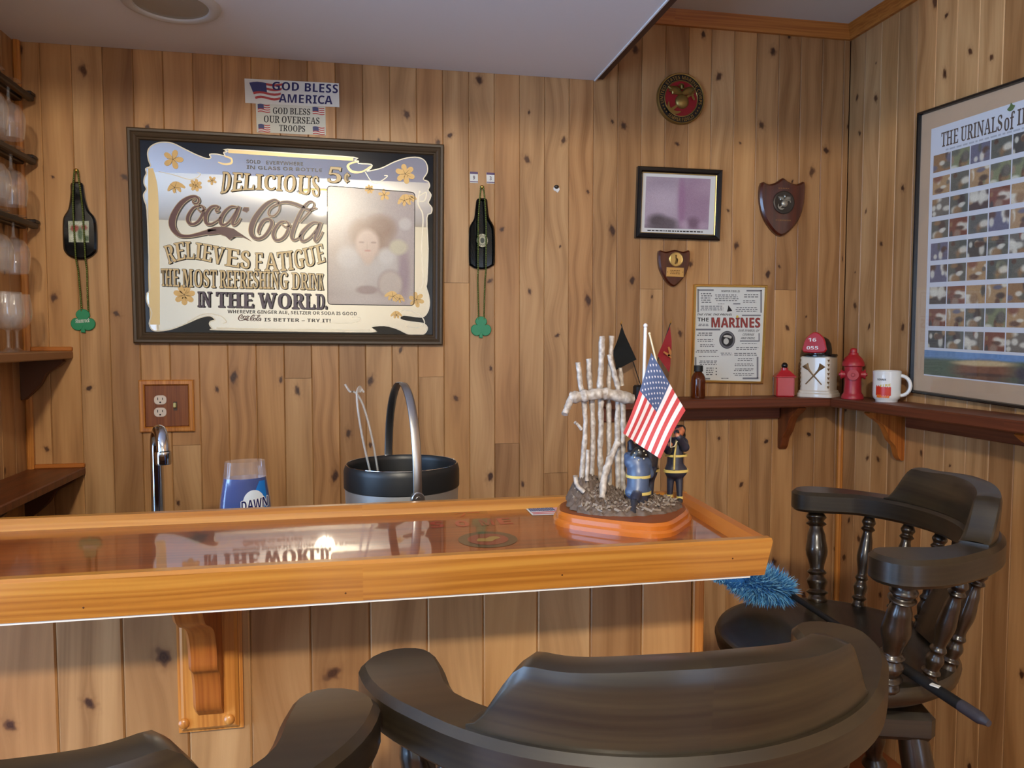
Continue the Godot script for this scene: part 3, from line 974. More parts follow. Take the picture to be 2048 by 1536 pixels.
func spindle(parent: Node3D, at: Vector3, seat: Vector3, sy: float, k: float):
	turned(parent, "spindle", seat + Vector3(0, sy - 0.012, 0), at + Vector3(0, HA - 0.04, 0), [[0.0, 0.013 * k], [0.05, 0.0165 * k], [0.10, 0.0125 * k], [0.13, 0.0175 * k], [0.16, 0.0125 * k], [0.24, 0.0165 * k], [0.30, 0.0115 * k], [0.33, 0.0155 * k], [0.37, 0.011 * k], [0.55, 0.0175 * k], [0.70, 0.0145 * k], [0.80, 0.0105 * k], [0.83, 0.0165 * k], [0.86, 0.012 * k], [0.90, 0.0165 * k], [0.95, 0.0125 * k], [1.0, 0.0125 * k]], 14)

func build_stools():
	var a := make_stool("dark wooden bar stool in the middle, its curved crest towards the viewer")
	a.position = Vector3(0.296, 0, 1.543)
	a.rotation.y = deg_to_rad(-1.6)
	var b: Node3D = a.duplicate()
	b.name = numbered("bar_stool")
	add_child(b)
	b.set_meta("label", "dark wooden bar stool cut off at the lower left, one paddle arm showing")
	b.position = Vector3(-0.285, 0, 1.62)
	b.rotation.y = deg_to_rad(-0.9)
	var d: Node3D = a.duplicate()
	d.name = numbered("bar_stool")
	add_child(d)
	d.set_meta("label", "dark wooden bar stool by the right wall with a duster across its seat")
	d.position = Vector3(0.872, 0, 1.094)
	d.rotation.y = deg_to_rad(71.9)
	d.scale = Vector3.ONE * 1.017

# ------------------------------------------------------------------ pictures painted from soft spots
# blobs: [x, y, rx, ry, colour, strength, hardness] in 0..1
func paint(w: int, h: int, bg: Color, blobs: Array, grain := 0.03, sd := 1) -> Image:
	var im := Image.create(w, h, false, Image.FORMAT_RGB8)
	im.fill(bg)
	for b in blobs:
		var cx: float = b[0] * w; var cy: float = b[1] * h; var rx: float = b[2] * w; var ry: float = b[3] * h
		for y in range(maxi(int(cy - ry * 1.6), 0), mini(int(cy + ry * 1.6) + 1, h)):
			for x in range(maxi(int(cx - rx * 1.6), 0), mini(int(cx + rx * 1.6) + 1, w)):
				var d := sqrt(pow((x - cx) / rx, 2) + pow((y - cy) / ry, 2))
				var a = clampf((1.3 - d) * b[6], 0.0, 1.0) * b[5]
				if a > 0: im.set_pixel(x, y, im.get_pixel(x, y).lerp(b[4], a))
	var r := RandomNumberGenerator.new(); r.seed = sd
	for y in h:
		for x in w:
			var c := im.get_pixel(x, y)
			var g := r.randf_range(-grain, grain)
			im.set_pixel(x, y, Color(c.r + g, c.g + g, c.b + g))
	return im

func tex_mat(key: String, im: Image, rough := 0.5) -> StandardMaterial3D:
	var m := mat(key, Color.WHITE, rough)
	m.albedo_texture = ImageTexture.create_from_image(im)
	m.texture_repeat = false
	return m

func flower(mb: MB, mid: Vector2, r: float, z: float, turn: float, petals := 5):
	for k in petals:
		var a := turn + TAU * k / petals
		var o := PackedVector2Array()
		for s in 12:
			var b := TAU * s / 12
			var p := Vector2(r * 0.55 + cos(b) * r * 0.46, sin(b) * r * (0.27 + 0.06 * cos(b)))
			o.append(mid + p.rotated(a))
		mb.sheet(o, z)
	mb.sheet(circle2(mid, r * 0.22, r * 0.22, 10), z + 0.0002)

func leaf_bud(mb: MB, mid: Vector2, r: float, z: float, turn: float):
	for k in 4:
		var a := turn + (k - 1.5) * 0.55
		var o := PackedVector2Array()
		for s in 12:
			var b := TAU * s / 12
			o.append(mid + Vector2(r * 0.6 + cos(b) * r * 0.6, sin(b) * r * 0.2).rotated(a))
		mb.sheet(o, z + k * 0.00005)

func build_mirror():
	var t := thing("mirror_sign", "large framed bar mirror printed with script lettering and a lady's portrait", "mirror", Vector3(-0.2, 1.32, 0))
	var outer := v2s([-0.6433, 1.9322, 0.2577, 1.9263, 0.2507, 1.3138, -0.6398, 1.3208])
	var q := PackedVector2Array([outer[3], outer[2], outer[1], outer[0]])
	var mb := MB.new()
	mb.frame(q, 0.0, [Vector2(0, 0.0), Vector2(0, 0.018), Vector2(0.004, 0.023), Vector2(0.010, 0.023), Vector2(0.013, 0.019), Vector2(0.018, 0.021), Vector2(0.023, 0.018), Vector2(0.026, 0.014), Vector2(0.030, 0.015), Vector2(0.033, 0.008), Vector2(0.033, 0.0)])
	wpart(t, "frame", mb, mat("frame_brown", rgb(74, 60, 44), 0.4))
	mb = MB.new()
	var inq := PackedVector2Array()
	for k in 4: inq.append(MB.inset(q, k, 0.031))
	mb.sheet(inq, 0.0085)
	wpart(t, "black_border", mb, mat("border_black", rgb(12, 13, 16), 0.12))
	# silvered glass, its edge cut in scrolls
	var edge := v2s([-0.5887, 1.3583, -0.5982, 1.3783, -0.5904, 1.4094, -0.6027, 1.4395, -0.6021, 1.4649, -0.5939, 1.4812, -0.5946, 1.5918, -0.5961, 1.7018, -0.6023, 1.7290, -0.6040, 1.7463, -0.5959, 1.7612, -0.6019, 1.7769, -0.6007, 1.7928, -0.5947, 1.8067, -0.5966, 1.8194, -0.5835, 1.8263, -0.5882, 1.8433, -0.5903, 1.8637, -0.5839, 1.8798, -0.5681, 1.8910, -0.5473, 1.8961, -0.5213, 1.8938, -0.4912, 1.8797, -0.4609, 1.8655, -0.4303, 1.8550, -0.4187, 1.8582, -0.4229, 1.8673, -0.4034, 1.8691, -0.3813, 1.8655, -0.3837, 1.8746, -0.3712, 1.8775, -0.3729, 1.8843, -0.1955, 1.8810, -0.0136, 1.8775, -0.0128, 1.8680, 0.0014, 1.8667, 0.0004, 1.8600, 0.0385, 1.8587, 0.0365, 1.8472, 0.0249, 1.8380, 0.0672, 1.8485, 0.1059, 1.8684, 0.1448, 1.8827, 0.1790, 1.8857, 0.1985, 1.8773, 0.2073, 1.8593, 0.2057, 1.8398, 0.1942, 1.8208, 0.2089, 1.8146, 0.2138, 1.8011, 0.2088, 1.7883, 0.2176, 1.7759, 0.2145, 1.7621, 0.2095, 1.7498, 0.2203, 1.7350, 0.2172, 1.7182, 0.2048, 1.7051, 0.2077, 1.6100, 0.2036, 1.5114, 0.2010, 1.4941, 0.2088, 1.4670, 0.2106, 1.4372, 0.2025, 1.4124, 0.1845, 1.4004, 0.1313, 1.4060, 0.1214, 1.3941, 0.1508, 1.3863, 0.1904, 1.3815, 0.2042, 1.3677, 0.1951, 1.3503, 0.1703, 1.3438, 0.1407, 1.3502, 0.1113, 1.3644, 0.0724, 1.3742, 0.0335, 1.3701, 0.0392, 1.3623, 0.0314, 1.3544, -0.1945, 1.3568, -0.4140, 1.3601, -0.4251, 1.3639, -0.4334, 1.3752, -0.4305, 1.3846, -0.4178, 1.3894, -0.4310, 1.4006, -0.4579, 1.3958, -0.4938, 1.3796, -0.5339, 1.3631, -0.5647, 1.3569])
	var sm := smooth_loop(edge, 3)
	mb = MB.new()
	mb.sheet(sm, 0.0092)
	wpart(t, "mirror_glass", mb, mat("mirror_silver", rgb(226, 226, 222), 0.015, 1.0))
	# light outline of the scrolls
	mb = MB.new()
	var ring := []
	for p in sm: ring.append_array([p.x, p.y, 0.0032])
	ring.append_array([sm[0].x, sm[0].y, 0.0032])
	mb.stroke(ring, 0.0096, Transform3D(), 0.0, Vector2.ZERO, 1)
	wpart(t, "scroll_outline", mb, mat("etched_line", rgb(206, 200, 182), 0.35, 0.3))
	for s in [[-0.5836, 1.8208, 0.0129, -0.5786, 1.7618, 0.0260, -0.5796, 1.6382, 0.0287, -0.5821, 1.4999, 0.0305, -0.5826, 1.3746, 0.0262], [-0.3712, 1.8784, 0.0089, -0.1956, 1.8749, 0.0101, -0.0146, 1.8717, 0.0095], [-0.3813, 1.8641, 0.0045, -0.3636, 1.8580, 0.0054, -0.3638, 1.8450, 0.0063, -0.3818, 1.8410, 0.0054, -0.3994, 1.8462, 0.0036], [0.0005, 1.8657, 0.0048, -0.0233, 1.8589, 0.0057, -0.0305, 1.8491, 0.0076, -0.0189, 1.8353, 0.0076, 0.0097, 1.8355, 0.0048, 0.0385, 1.8544, 0.0038]]:
		mb = MB.new()
		mb.stroke(s, 0.0095)
		wpart(t, "gold_leaf_band", mb, mat("gold_leaf", rgb(206, 184, 136), 0.35, 0.35))
	for s in [[-0.4139, 1.3649, 0.0045, -0.2316, 1.3616, 0.0046, 0.0286, 1.3603, 0.0058], [-0.4937, 1.3820, 0.0027, -0.4488, 1.4057, 0.0031, -0.4041, 1.4013, 0.0031, -0.3865, 1.3848, 0.0027, -0.3956, 1.3791, 0.0023], [-0.1192, 1.3822, 0.0024, -0.0433, 1.3806, 0.0029, -0.0049, 1.3866, 0.0034, 0.0000, 1.3974, 0.0034, -0.0239, 1.3987, 0.0024], [0.1832, 1.7854, 0.0044, 0.1780, 1.7462, 0.0044, 0.1925, 1.7077, 0.0039, 0.1879, 1.6096, 0.0035, 0.1912, 1.5112, 0.0040, 0.1811, 1.4815, 0.0040], [0.1831, 1.7708, 0.0034, 0.2028, 1.7812, 0.0039, 0.1978, 1.7567, 0.0039, 0.1830, 1.7537, 0.0029], [0.1020, 1.4117, 0.0029, 0.1413, 1.4218, 0.0039, 0.1806, 1.4073, 0.0040, 0.1953, 1.3826, 0.0035, 0.1754, 1.3676, 0.0035, 0.1409, 1.3724, 0.0030], [0.0192, 1.8368, 0.0024, 0.0380, 1.8088, 0.0024, 0.0572, 1.8048, 0.0024, 0.0862, 1.8252, 0.0029, 0.0766, 1.8272, 0.0024], [-0.5623, 1.8126, 0.0017, -0.5234, 1.8051, 0.0022, -0.4756, 1.7933, 0.0026, -0.4489, 1.8081, 0.0022, -0.4576, 1.8147, 0.0018]]:
		mb = MB.new()
		mb.stroke(s, 0.0097)
		wpart(t, "silver_scroll", mb, M["etched_line"])
	# gold flowers
	var fl := v2s([-0.5224, 1.8486, -0.5199, 1.7686, -0.4628, 1.7776, -0.4174, 1.7928, 0.1396, 1.8346, 0.0320, 1.7846, 0.0761, 1.7694, 0.1365, 1.7546, -0.5007, 1.4614, 0.1000, 1.4633, 0.1711, 1.4542, 0.1093, 1.4068, 0.1195, 1.4561, 0.1536, 1.7600])
	var fr := [0.028, 0.028, 0.018, 0.013, 0.030, 0.014, 0.018, 0.03, 0.030, 0.026, 0.024, 0.02, 0.022, 0.02]
	for k in fl.size():
		mb = MB.new()
		if k in [1, 7, 9, 11, 12, 13]: leaf_bud(mb, fl[k] + Vector2(0, fr[k] * 0.6), fr[k], 0.0101, -PI / 2 + 0.25 * sin(k * 2.0))
		else: flower(mb, fl[k], fr[k], 0.0101, k * 0.7, 5 + k % 3)
		var fw := wpart(t, "gold_flower", mb, mat("gold_print", rgb(198, 164, 104), 0.4, 0.25))
		mb = MB.new()
		for s in 5: mb.stroke([fl[k].x, fl[k].y, 0.0011, fl[k].x + cos(s * 1.26 + k * 0.7 + 0.5) * fr[k] * 0.6, fl[k].y + sin(s * 1.26 + k * 0.7 + 0.5) * fr[k] * 0.6, 0.0004], 0.0104)
		part(fw, "petal_lines", mb, M["ink"])
	# portrait panel with rounded corners
	var pic := v2s([-0.0948, 1.4370, 0.1635, 1.4359, 0.1685, 1.7800, -0.0920, 1.7904])
	var lo := Vector2(pic[0].x, pic[0].y); var size := Vector2(pic[1].x - pic[0].x, pic[3].y - pic[0].y)
	var im := paint(150, 200, rgb(186, 172, 164), [
		[0.25, 0.12, 0.35, 0.2, rgb(204, 196, 186), 0.8, 0.8], [0.85, 0.3, 0.25, 0.3, rgb(178, 164, 164), 0.8, 0.7], [0.08, 0.55, 0.14, 0.2, rgb(184, 160, 140), 0.7, 0.7],
		[0.5, 0.42, 0.26, 0.17, rgb(146, 110, 88), 0.9, 1.2], [0.62, 0.33, 0.17, 0.1, rgb(140, 104, 84), 0.8, 1.4], [0.38, 0.38, 0.12, 0.1, rgb(150, 114, 92), 0.8, 1.4],
		[0.3, 0.75, 0.3, 0.24, rgb(204, 196, 188), 0.9, 1.0], [0.66, 0.7, 0.2, 0.16, rgb(200, 194, 188), 0.9, 1.0], [0.24, 0.6, 0.13, 0.09, rgb(210, 204, 198), 0.8, 1.6], [0.68, 0.58, 0.1, 0.07, rgb(210, 206, 200), 0.8, 1.6],
		[0.46, 0.56, 0.07, 0.09, rgb(206, 182, 164), 1.0, 2.0], [0.46, 0.48, 0.125, 0.115, rgb(210, 184, 166), 1.0, 2.4], [0.39, 0.465, 0.03, 0.008, rgb(150, 120, 108), 0.7, 2.0], [0.53, 0.465, 0.03, 0.008, rgb(150, 120, 108), 0.7, 2.0], [0.46, 0.535, 0.035, 0.008, rgb(188, 124, 112), 0.7, 2.0], [0.455, 0.5, 0.01, 0.03, rgb(196, 168, 150), 0.6, 2.0],
		[0.88, 0.72, 0.07, 0.24, rgb(150, 126, 136), 0.7, 1.2], [0.82, 0.5, 0.1, 0.06, rgb(206, 198, 168), 0.9, 2.0], [0.9, 0.3, 0.07, 0.05, rgb(206, 200, 194), 0.8, 2.0], [0.72, 0.82, 0.13, 0.11, rgb(172, 152, 146), 1.0, 3.0], [0.72, 0.82, 0.115, 0.097, rgb(196, 182, 170), 1.0, 3.0],
		[0.45, 0.87, 0.12, 0.035, rgb(160, 138, 132), 0.8, 2.0], [0.4, 0.96, 0.5, 0.05, rgb(204, 194, 186), 0.7, 1.0]], 0.02, 4)
	mb = MB.new()
	mb.sheet(rounded_quad(pic, 0.012), 0.0099, Transform3D(), Rect2(lo, size))
	var pm := tex_mat("portrait_print", im, 0.25)
	var pp := wpart(t, "portrait_panel", mb, pm, "faded mauve printed portrait of a lady with puffed hair")
	mb = MB.new()
	var rq := rounded_quad(pic, 0.012)
	var rr := []
	for p in rq: rr.append_array([p.x, p.y, 0.0022])
	rr.append_array([rq[0].x, rq[0].y, 0.0022])
	mb.stroke(rr, 0.0103, Transform3D(), 0.0, Vector2.ZERO, 1)
	wpart(t, "panel_outline", mb, M["ink"])
	# lettering
	var ink: Material = mat("mirror_ink", rgb(34, 24, 24), 0.35)
	var gold: Material = mat("letter_gold", rgb(200, 178, 132), 0.4, 0.1)
	for L in [
		["SOLD", "sansbold", v2s([-0.3212, 1.8468, -0.2819, 1.8467]), v2s([-0.3210, 1.8571, -0.2817, 1.8570]), 0],
		["EVERYWHERE", "sansbold", v2s([-0.2656, 1.8460, -0.1610, 1.8463]), v2s([-0.2654, 1.8563, -0.1609, 1.8567]), 0],
		["IN GLASS OR BOTTLE", "sansbold", v2s([-0.3206, 1.8301, -0.1059, 1.8307]), v2s([-0.3204, 1.8404, -0.1058, 1.8402]), 0],
		["DELICIOUS", "serifbold", v2s([-0.3946, 1.7557, -0.3339, 1.7681, -0.2569, 1.7710, -0.1881, 1.7660, -0.1140, 1.7544]), v2s([-0.3867, 1.8190, -0.3285, 1.8177, -0.2561, 1.8151, -0.1827, 1.8181, -0.1169, 1.8170]), 1],
		["5", "serifbold", v2s([-0.0923, 1.7999, -0.0533, 1.7986]), v2s([-0.0856, 1.8467, -0.0471, 1.8455]), 1],
		["¢", "serifbold", v2s([-0.0429, 1.7999, -0.0278, 1.7991]), v2s([-0.0407, 1.8320, -0.0255, 1.8312]), 1],
		["RELIEVES", "serifbold", v2s([-0.5404, 1.5491, -0.4984, 1.5643, -0.4498, 1.5625, -0.3921, 1.5487, -0.3179, 1.5387]), v2s([-0.5536, 1.5997, -0.5016, 1.6148, -0.4444, 1.6101, -0.3866, 1.6003, -0.3165, 1.5906]), 1],
		["FATIGUE", "serifbold", v2s([-0.3039, 1.5352, -0.2472, 1.5333, -0.1963, 1.5389, -0.1496, 1.5484, -0.1002, 1.5647]), v2s([-0.3011, 1.5872, -0.2508, 1.5883, -0.2001, 1.5951, -0.1581, 1.6041, -0.1089, 1.6182]), 1],
		["THE MOST REFRESHING DRINK", "serifbold", v2s([-0.5624, 1.4862, -0.4114, 1.4826, -0.2618, 1.4817, -0.1074, 1.4799]), v2s([-0.5621, 1.5362, -0.4104, 1.5343, -0.2610, 1.5321, -0.1068, 1.5285]), 1],
		["IN THE WORLD.", "serifbold", v2s([-0.4643, 1.4267, -0.2858, 1.4244, -0.0978, 1.4220]), v2s([-0.4634, 1.4707, -0.2850, 1.4691, -0.0972, 1.4674]), 2],
		["WHEREVER GINGER ALE, SELTZER OR SODA IS GOOD", "sansbold", v2s([-0.3824, 1.4075, -0.0095, 1.4032]), v2s([-0.3822, 1.4189, -0.0094, 1.4149]), 0],
		["IS BETTER – TRY IT!", "sansbold", v2s([-0.2791, 1.3853, -0.0870, 1.3833]), v2s([-0.2789, 1.3958, -0.0869, 1.3935]), 0]]:
		mb = MB.new()
		if L[4] == 0:
			warp_text(mb, L[0], L[1], L[2], L[3], 0.0102)
			wpart(t, "lettering", mb, ink)
		else:
			for o in [Vector2(0.0022, -0.0022), Vector2(-0.0011, 0.0008), Vector2(0.0012, 0.001), Vector2(-0.0008, -0.0012), Vector2(0.0035, -0.0015)]: warp_text(mb, L[0], L[1], L[2], L[3], 0.0102, o)
			wpart(t, "lettering_shadow", mb, ink)
			mb = MB.new()
			warp_text(mb, L[0], L[1], L[2], L[3], 0.0105)
			wpart(t, "lettering", mb, gold if L[4] == 1 else mat("letter_purple", rgb(78, 64, 84), 0.4))
	# big script words
	var W := [
		[-0.4644, 1.7363, 0.0028, -0.4703, 1.7336, 0.0042, -0.4700, 1.7268, 0.0047, -0.4612, 1.7246, 0.0051, -0.4550, 1.7322, 0.0056, -0.4580, 1.7419, 0.0066, -0.4678, 1.7450, 0.0079, -0.4842, 1.7395, 0.0103, -0.5031, 1.7244, 0.0135, -0.5204, 1.6982, 0.0162, -0.5294, 1.6711, 0.0181, -0.5253, 1.6492, 0.0153, -0.5099, 1.6330, 0.0107, -0.4867, 1.6306, 0.0079, -0.4584, 1.6368, 0.0099, -0.4277, 1.6457, 0.0132, -0.4087, 1.6500, 0.0142],
		[-0.4520, 1.7188, 0.0052, -0.4685, 1.7134, 0.0070, -0.4817, 1.6958, 0.0089, -0.4867, 1.6797, 0.0098, -0.4823, 1.6681, 0.0089, -0.4707, 1.6659, 0.0070, -0.4564, 1.6757, 0.0080, -0.4454, 1.6957, 0.0080, -0.4418, 1.7105, 0.0066, -0.4473, 1.7187, 0.0052, -0.4543, 1.7180, 0.0037],
		[-0.4592, 1.7095, 0.0028, -0.4500, 1.7029, 0.0033, -0.4357, 1.7095, 0.0033],
		[-0.4000, 1.7065, 0.0043, -0.4064, 1.7031, 0.0047, -0.4087, 1.7097, 0.0047, -0.4007, 1.7163, 0.0047, -0.4073, 1.7198, 0.0057, -0.4215, 1.7156, 0.0080, -0.4341, 1.6985, 0.0099, -0.4382, 1.6812, 0.0104, -0.4338, 1.6685, 0.0090, -0.4225, 1.6673, 0.0066, -0.4058, 1.6772, 0.0047, -0.3956, 1.6879, 0.0033],
		[-0.3527, 1.7194, 0.0048, -0.3670, 1.7189, 0.0067, -0.3835, 1.7045, 0.0090, -0.3948, 1.6849, 0.0104, -0.3960, 1.6706, 0.0095, -0.3866, 1.6659, 0.0066, -0.3726, 1.6757, 0.0057, -0.3579, 1.6984, 0.0048, -0.3492, 1.7155, 0.0038],
		[-0.3437, 1.7207, 0.0091, -0.3527, 1.6961, 0.0100, -0.3627, 1.6735, 0.0091, -0.3595, 1.6667, 0.0062, -0.3489, 1.6739, 0.0043, -0.3410, 1.6871, 0.0029],
		[-0.2310, 1.7286, 0.0039, -0.2350, 1.7393, 0.0054, -0.2466, 1.7418, 0.0073, -0.2686, 1.7281, 0.0111, -0.2903, 1.7030, 0.0135, -0.3052, 1.6777, 0.0145, -0.3117, 1.6526, 0.0140, -0.3072, 1.6353, 0.0111, -0.2921, 1.6282, 0.0082, -0.2746, 1.6361, 0.0082, -0.2597, 1.6565, 0.0092, -0.2526, 1.6755, 0.0097, -0.2597, 1.6860, 0.0082, -0.2737, 1.6831, 0.0082, -0.2849, 1.6683, 0.0092, -0.2912, 1.6507, 0.0072, -0.2899, 1.6427, 0.0039],
		[-0.2303, 1.7279, 0.0034, -0.2325, 1.7124, 0.0039, -0.2449, 1.6975, 0.0044, -0.2571, 1.6961, 0.0044, -0.2623, 1.7039, 0.0044, -0.2562, 1.7186, 0.0048, -0.2395, 1.7301, 0.0053, -0.2175, 1.7374, 0.0068, -0.1931, 1.7357, 0.0088, -0.1687, 1.7270, 0.0094, -0.1467, 1.7176, 0.0069, -0.1229, 1.7239, 0.0035],
		[-0.2160, 1.6813, 0.0049, -0.2302, 1.6769, 0.0073, -0.2441, 1.6589, 0.0088, -0.2493, 1.6418, 0.0097, -0.2446, 1.6274, 0.0083, -0.2315, 1.6262, 0.0073, -0.2167, 1.6376, 0.0083, -0.2066, 1.6580, 0.0078, -0.2048, 1.6741, 0.0064, -0.2130, 1.6814, 0.0044],
		[-0.2259, 1.6735, 0.0029, -0.2138, 1.6653, 0.0034, -0.1985, 1.6698, 0.0034],
		[-0.1719, 1.6811, 0.0039, -0.1468, 1.7096, 0.0049, -0.1317, 1.7307, 0.0049, -0.1360, 1.7414, 0.0049, -0.1484, 1.7387, 0.0064, -0.1659, 1.7170, 0.0084, -0.1811, 1.6864, 0.0103, -0.1929, 1.6558, 0.0108, -0.1966, 1.6361, 0.0098, -0.1899, 1.6275, 0.0069, -0.1770, 1.6336, 0.0044, -0.1695, 1.6444, 0.0035],
		[-0.1200, 1.6803, 0.0050, -0.1349, 1.6797, 0.0069, -0.1544, 1.6640, 0.0094, -0.1695, 1.6439, 0.0108, -0.1697, 1.6292, 0.0094, -0.1604, 1.6254, 0.0064, -0.1429, 1.6370, 0.0059, -0.1253, 1.6602, 0.0050, -0.1171, 1.6766, 0.0040],
		[-0.1120, 1.6813, 0.0090, -0.1214, 1.6553, 0.0099, -0.1301, 1.6327, 0.0089, -0.1257, 1.6253, 0.0060, -0.1151, 1.6377, 0.0040, -0.1075, 1.6536, 0.0030]]
	var swoosh := v2s([-0.4323, 1.6518, -0.4133, 1.6587, -0.3848, 1.6605, -0.3612, 1.6550, -0.3399, 1.6406, -0.3127, 1.6214, -0.3377, 1.6332, -0.3568, 1.6335, -0.3725, 1.6232, -0.3830, 1.6338, -0.4018, 1.6398, -0.4326, 1.6362])
	var hyph := v2s([-0.3350, 1.7091, -0.3301, 1.7186, -0.3169, 1.7183, -0.3171, 1.7096, -0.3232, 1.7040])
	script_words(t, W, swoosh, hyph, Transform3D(), 0.0101, 0.0011)
	var k := 0.0805
	var a0 := v2s([-0.5417, 1.6121])
	var b0 := v2s([-0.3539, 1.3850])
	script_words(t, W, swoosh, hyph, Transform3D(Basis(Vector3(0.152, 0, 0), Vector3(0, 0.152, 0), Vector3(0, 0, 1)), Vector3(b0[0].x - a0[0].x * 0.152, b0[0].y - a0[0].y * 0.152, 0)), 0.0101, 0.0004)

func script_words(t: Node3D, W: Array, swoosh: PackedVector2Array, hyph: PackedVector2Array, xf: Transform3D, z: float, grow: float):
	var mb := MB.new()
	for s in W:
		mb.stroke(s, z, xf, grow * 1.5, Vector2(0.0026, -0.0022))
	for d in [Vector2(0.0026, -0.0022), Vector2(0.004, -0.003)]: mb.sheet(moved(swoosh, d), z, xf)
	wpart(t, "script_shadow", mb, M["mirror_ink"])
	mb = MB.new()
	for s in W: mb.stroke(s, z + 0.0002, xf, grow)
	for d in [Vector2(grow, 0), Vector2(-grow, 0), Vector2(0, grow), Vector2(0, -grow)]:
		mb.sheet(moved(swoosh, d), z + 0.0002, xf)
		mb.sheet(moved(hyph, d), z + 0.0002, xf)
	wpart(t, "script_outline", mb, mat("script_edge", rgb(168, 148, 118), 0.4, 0.2))
	mb = MB.new()
	for s in W: mb.stroke(s, z + 0.0004, xf, -grow * 0.5)
	mb.sheet(swoosh, z + 0.0004, xf)
	mb.sheet(hyph, z + 0.0004, xf)
	wpart(t, "script_words", mb, mat("script_maroon", rgb(84, 34, 36), 0.35))

func moved(p: PackedVector2Array, d: Vector2) -> PackedVector2Array:
	var o := PackedVector2Array()
	for k in p: o.append(k + d)
	return o

# a quadrilateral with rounded corners (corners counter-clockwise)
func rounded_quad(q: PackedVector2Array, r: float, k := 5) -> PackedVector2Array:
	var o := PackedVector2Array()
	for i in 4:
		var a := (q[(i + 3) % 4] - q[i]).normalized() * r; var b := (q[(i + 1) % 4] - q[i]).normalized() * r
		for s in k + 1:
			var f := float(s) / k
			o.append(q[i] + a * pow(1 - f, 2) + b * f * f)
	return o

# ------------------------------------------------------------------ things on the walls
# small flag picture: stripes and starred canton
func flag_image() -> Image:
	var im := Image.create(260, 156, false, Image.FORMAT_RGB8)
	var red := rgb(190, 62, 66); var white := rgb(226, 220, 222); var blue := rgb(66, 84, 124)
	for k in 13: im.fill_rect(Rect2i(0, k * 12, 260, 12), red if k % 2 == 0 else white)
	im.fill_rect(Rect2i(0, 0, 118, 84), blue)
	for r in 9:
		for c in 11:
			if (r + c) % 2: continue
			var p := Vector2(9 + c * 10, 8 + r * 8.5)
			for y in range(-4, 5):
				for x in range(-4, 5):
					var a := atan2(y, x) - PI / 2
					var d := Vector2(x, y).length()
					if d < 1.7 + 1.7 * pow(absf(cos(a * 2.5)), 3.0): im.set_pixel(int(p.x) + x, int(p.y) + y, white)
	return im

# little waving flag print, as strokes
func print_flag(parent: Node3D, q: PackedVector2Array, z: float, bands := 7):
	# q: lower left, lower right, upper right, upper left
	var P := func(u: float, w: float) -> Vector2:
		var p := q[0].lerp(q[1], u).lerp(q[3].lerp(q[2], u), w)
		return p + (q[3] - q[0]) * 0.07 * sin(u * TAU)
	var mr := MB.new(); var mw := MB.new(); var mbl := MB.new()
	for k in bands:
		var tgt: MB = mr if k % 2 == 0 else mw
		for s in 8: tgt.sheet(PackedVector2Array([P.call(s / 8.0, float(k) / bands), P.call((s + 1) / 8.0, float(k) / bands), P.call((s + 1) / 8.0, (k + 1.0) / bands), P.call(s / 8.0, (k + 1.0) / bands)]), z)
	for s in 4: mbl.sheet(PackedVector2Array([P.call(s / 8.0, 0.42), P.call((s + 1) / 8.0, 0.42), P.call((s + 1) / 8.0, 1.0), P.call(s / 8.0, 1.0)]), z + 0.0002)
	wpart(parent, "printed_flag", mr, mat("print_red", rgb(176, 62, 62), 0.5))
	wpart(parent, "printed_stripes", mw, M["white_paper"])
	wpart(parent, "printed_canton", mbl, mat("print_blue", rgb(52, 56, 110), 0.5))

func line_text(parent: Node3D, called: String, text: String, f: String, low: PackedVector2Array, high: PackedVector2Array, z: float, m: Material, xf := Transform3D()):
	var mb := MB.new()
	warp_text(mb, text, f, low, high, z, Vector2.ZERO, xf)
	wpart(parent, called, mb, m)

# winged globe emblem in relief, about one unit high
func emblem(parent: Node3D, mid: Vector3, s: float, m: Material, xf := Basis()):
	var T := Transform3D(xf.scaled(Vector3(s, s, s)), mid)
	var mb := MB.new()
	mb.ball(Vector3.ZERO, 0.24, 18, Vector3(1, 1, 0.5))
	mb.v = xform_all(mb.v, T * Transform3D(Basis(), Vector3(0.02, -0.08, 0)))
	wpart(parent, "emblem_globe", mb, m)
	mb = MB.new()
	mb.extrude(smooth_loop(v2s([0, 0.22, 0.1, 0.34, 0.26, 0.4, 0.5, 0.36, 0.42, 0.28, 0.46, 0.22, 0.36, 0.2, 0.34, 0.13, 0.2, 0.14, 0.08, 0.12, 0, 0.16, -0.08, 0.12, -0.2, 0.14, -0.34, 0.13, -0.36, 0.2, -0.46, 0.22, -0.42, 0.28, -0.5, 0.36, -0.26, 0.4, -0.1, 0.34]), 2), 0.0, 0.1, 0.03, T)
	mb.extrude(smooth_loop(v2s([-0.05, 0.3, 0.04, 0.3, 0.06, 0.4, 0.0, 0.48, -0.1, 0.46, -0.14, 0.41, -0.06, 0.4]), 2), 0.0, 0.14, 0.03, T)
	wpart(parent, "emblem_eagle", mb, m)
	mb = MB.new()
	mb.stroke([-0.34, -0.36, 0.1, -0.1, -0.18, 0.07, 0.2, 0.08, 0.07, 0.42, 0.18, 0.06], 0.04, T)
	mb.stroke([-0.46, -0.12, 0.03, -0.46, -0.3, 0.09, -0.36, -0.42, 0.12, -0.2, -0.46, 0.1, -0.04, -0.42, 0.03], 0.06, T)
	mb.stroke([0.3, 0.26, 0.05, 0.4, 0.06, 0.08, 0.44, -0.02, 0.05], 0.05, T)
	wpart(parent, "emblem_anchor", mb, m)

func xform_all(v: PackedVector3Array, T: Transform3D) -> PackedVector3Array:
	var o := PackedVector3Array()
	for p in v: o.append(T * p)
	return o

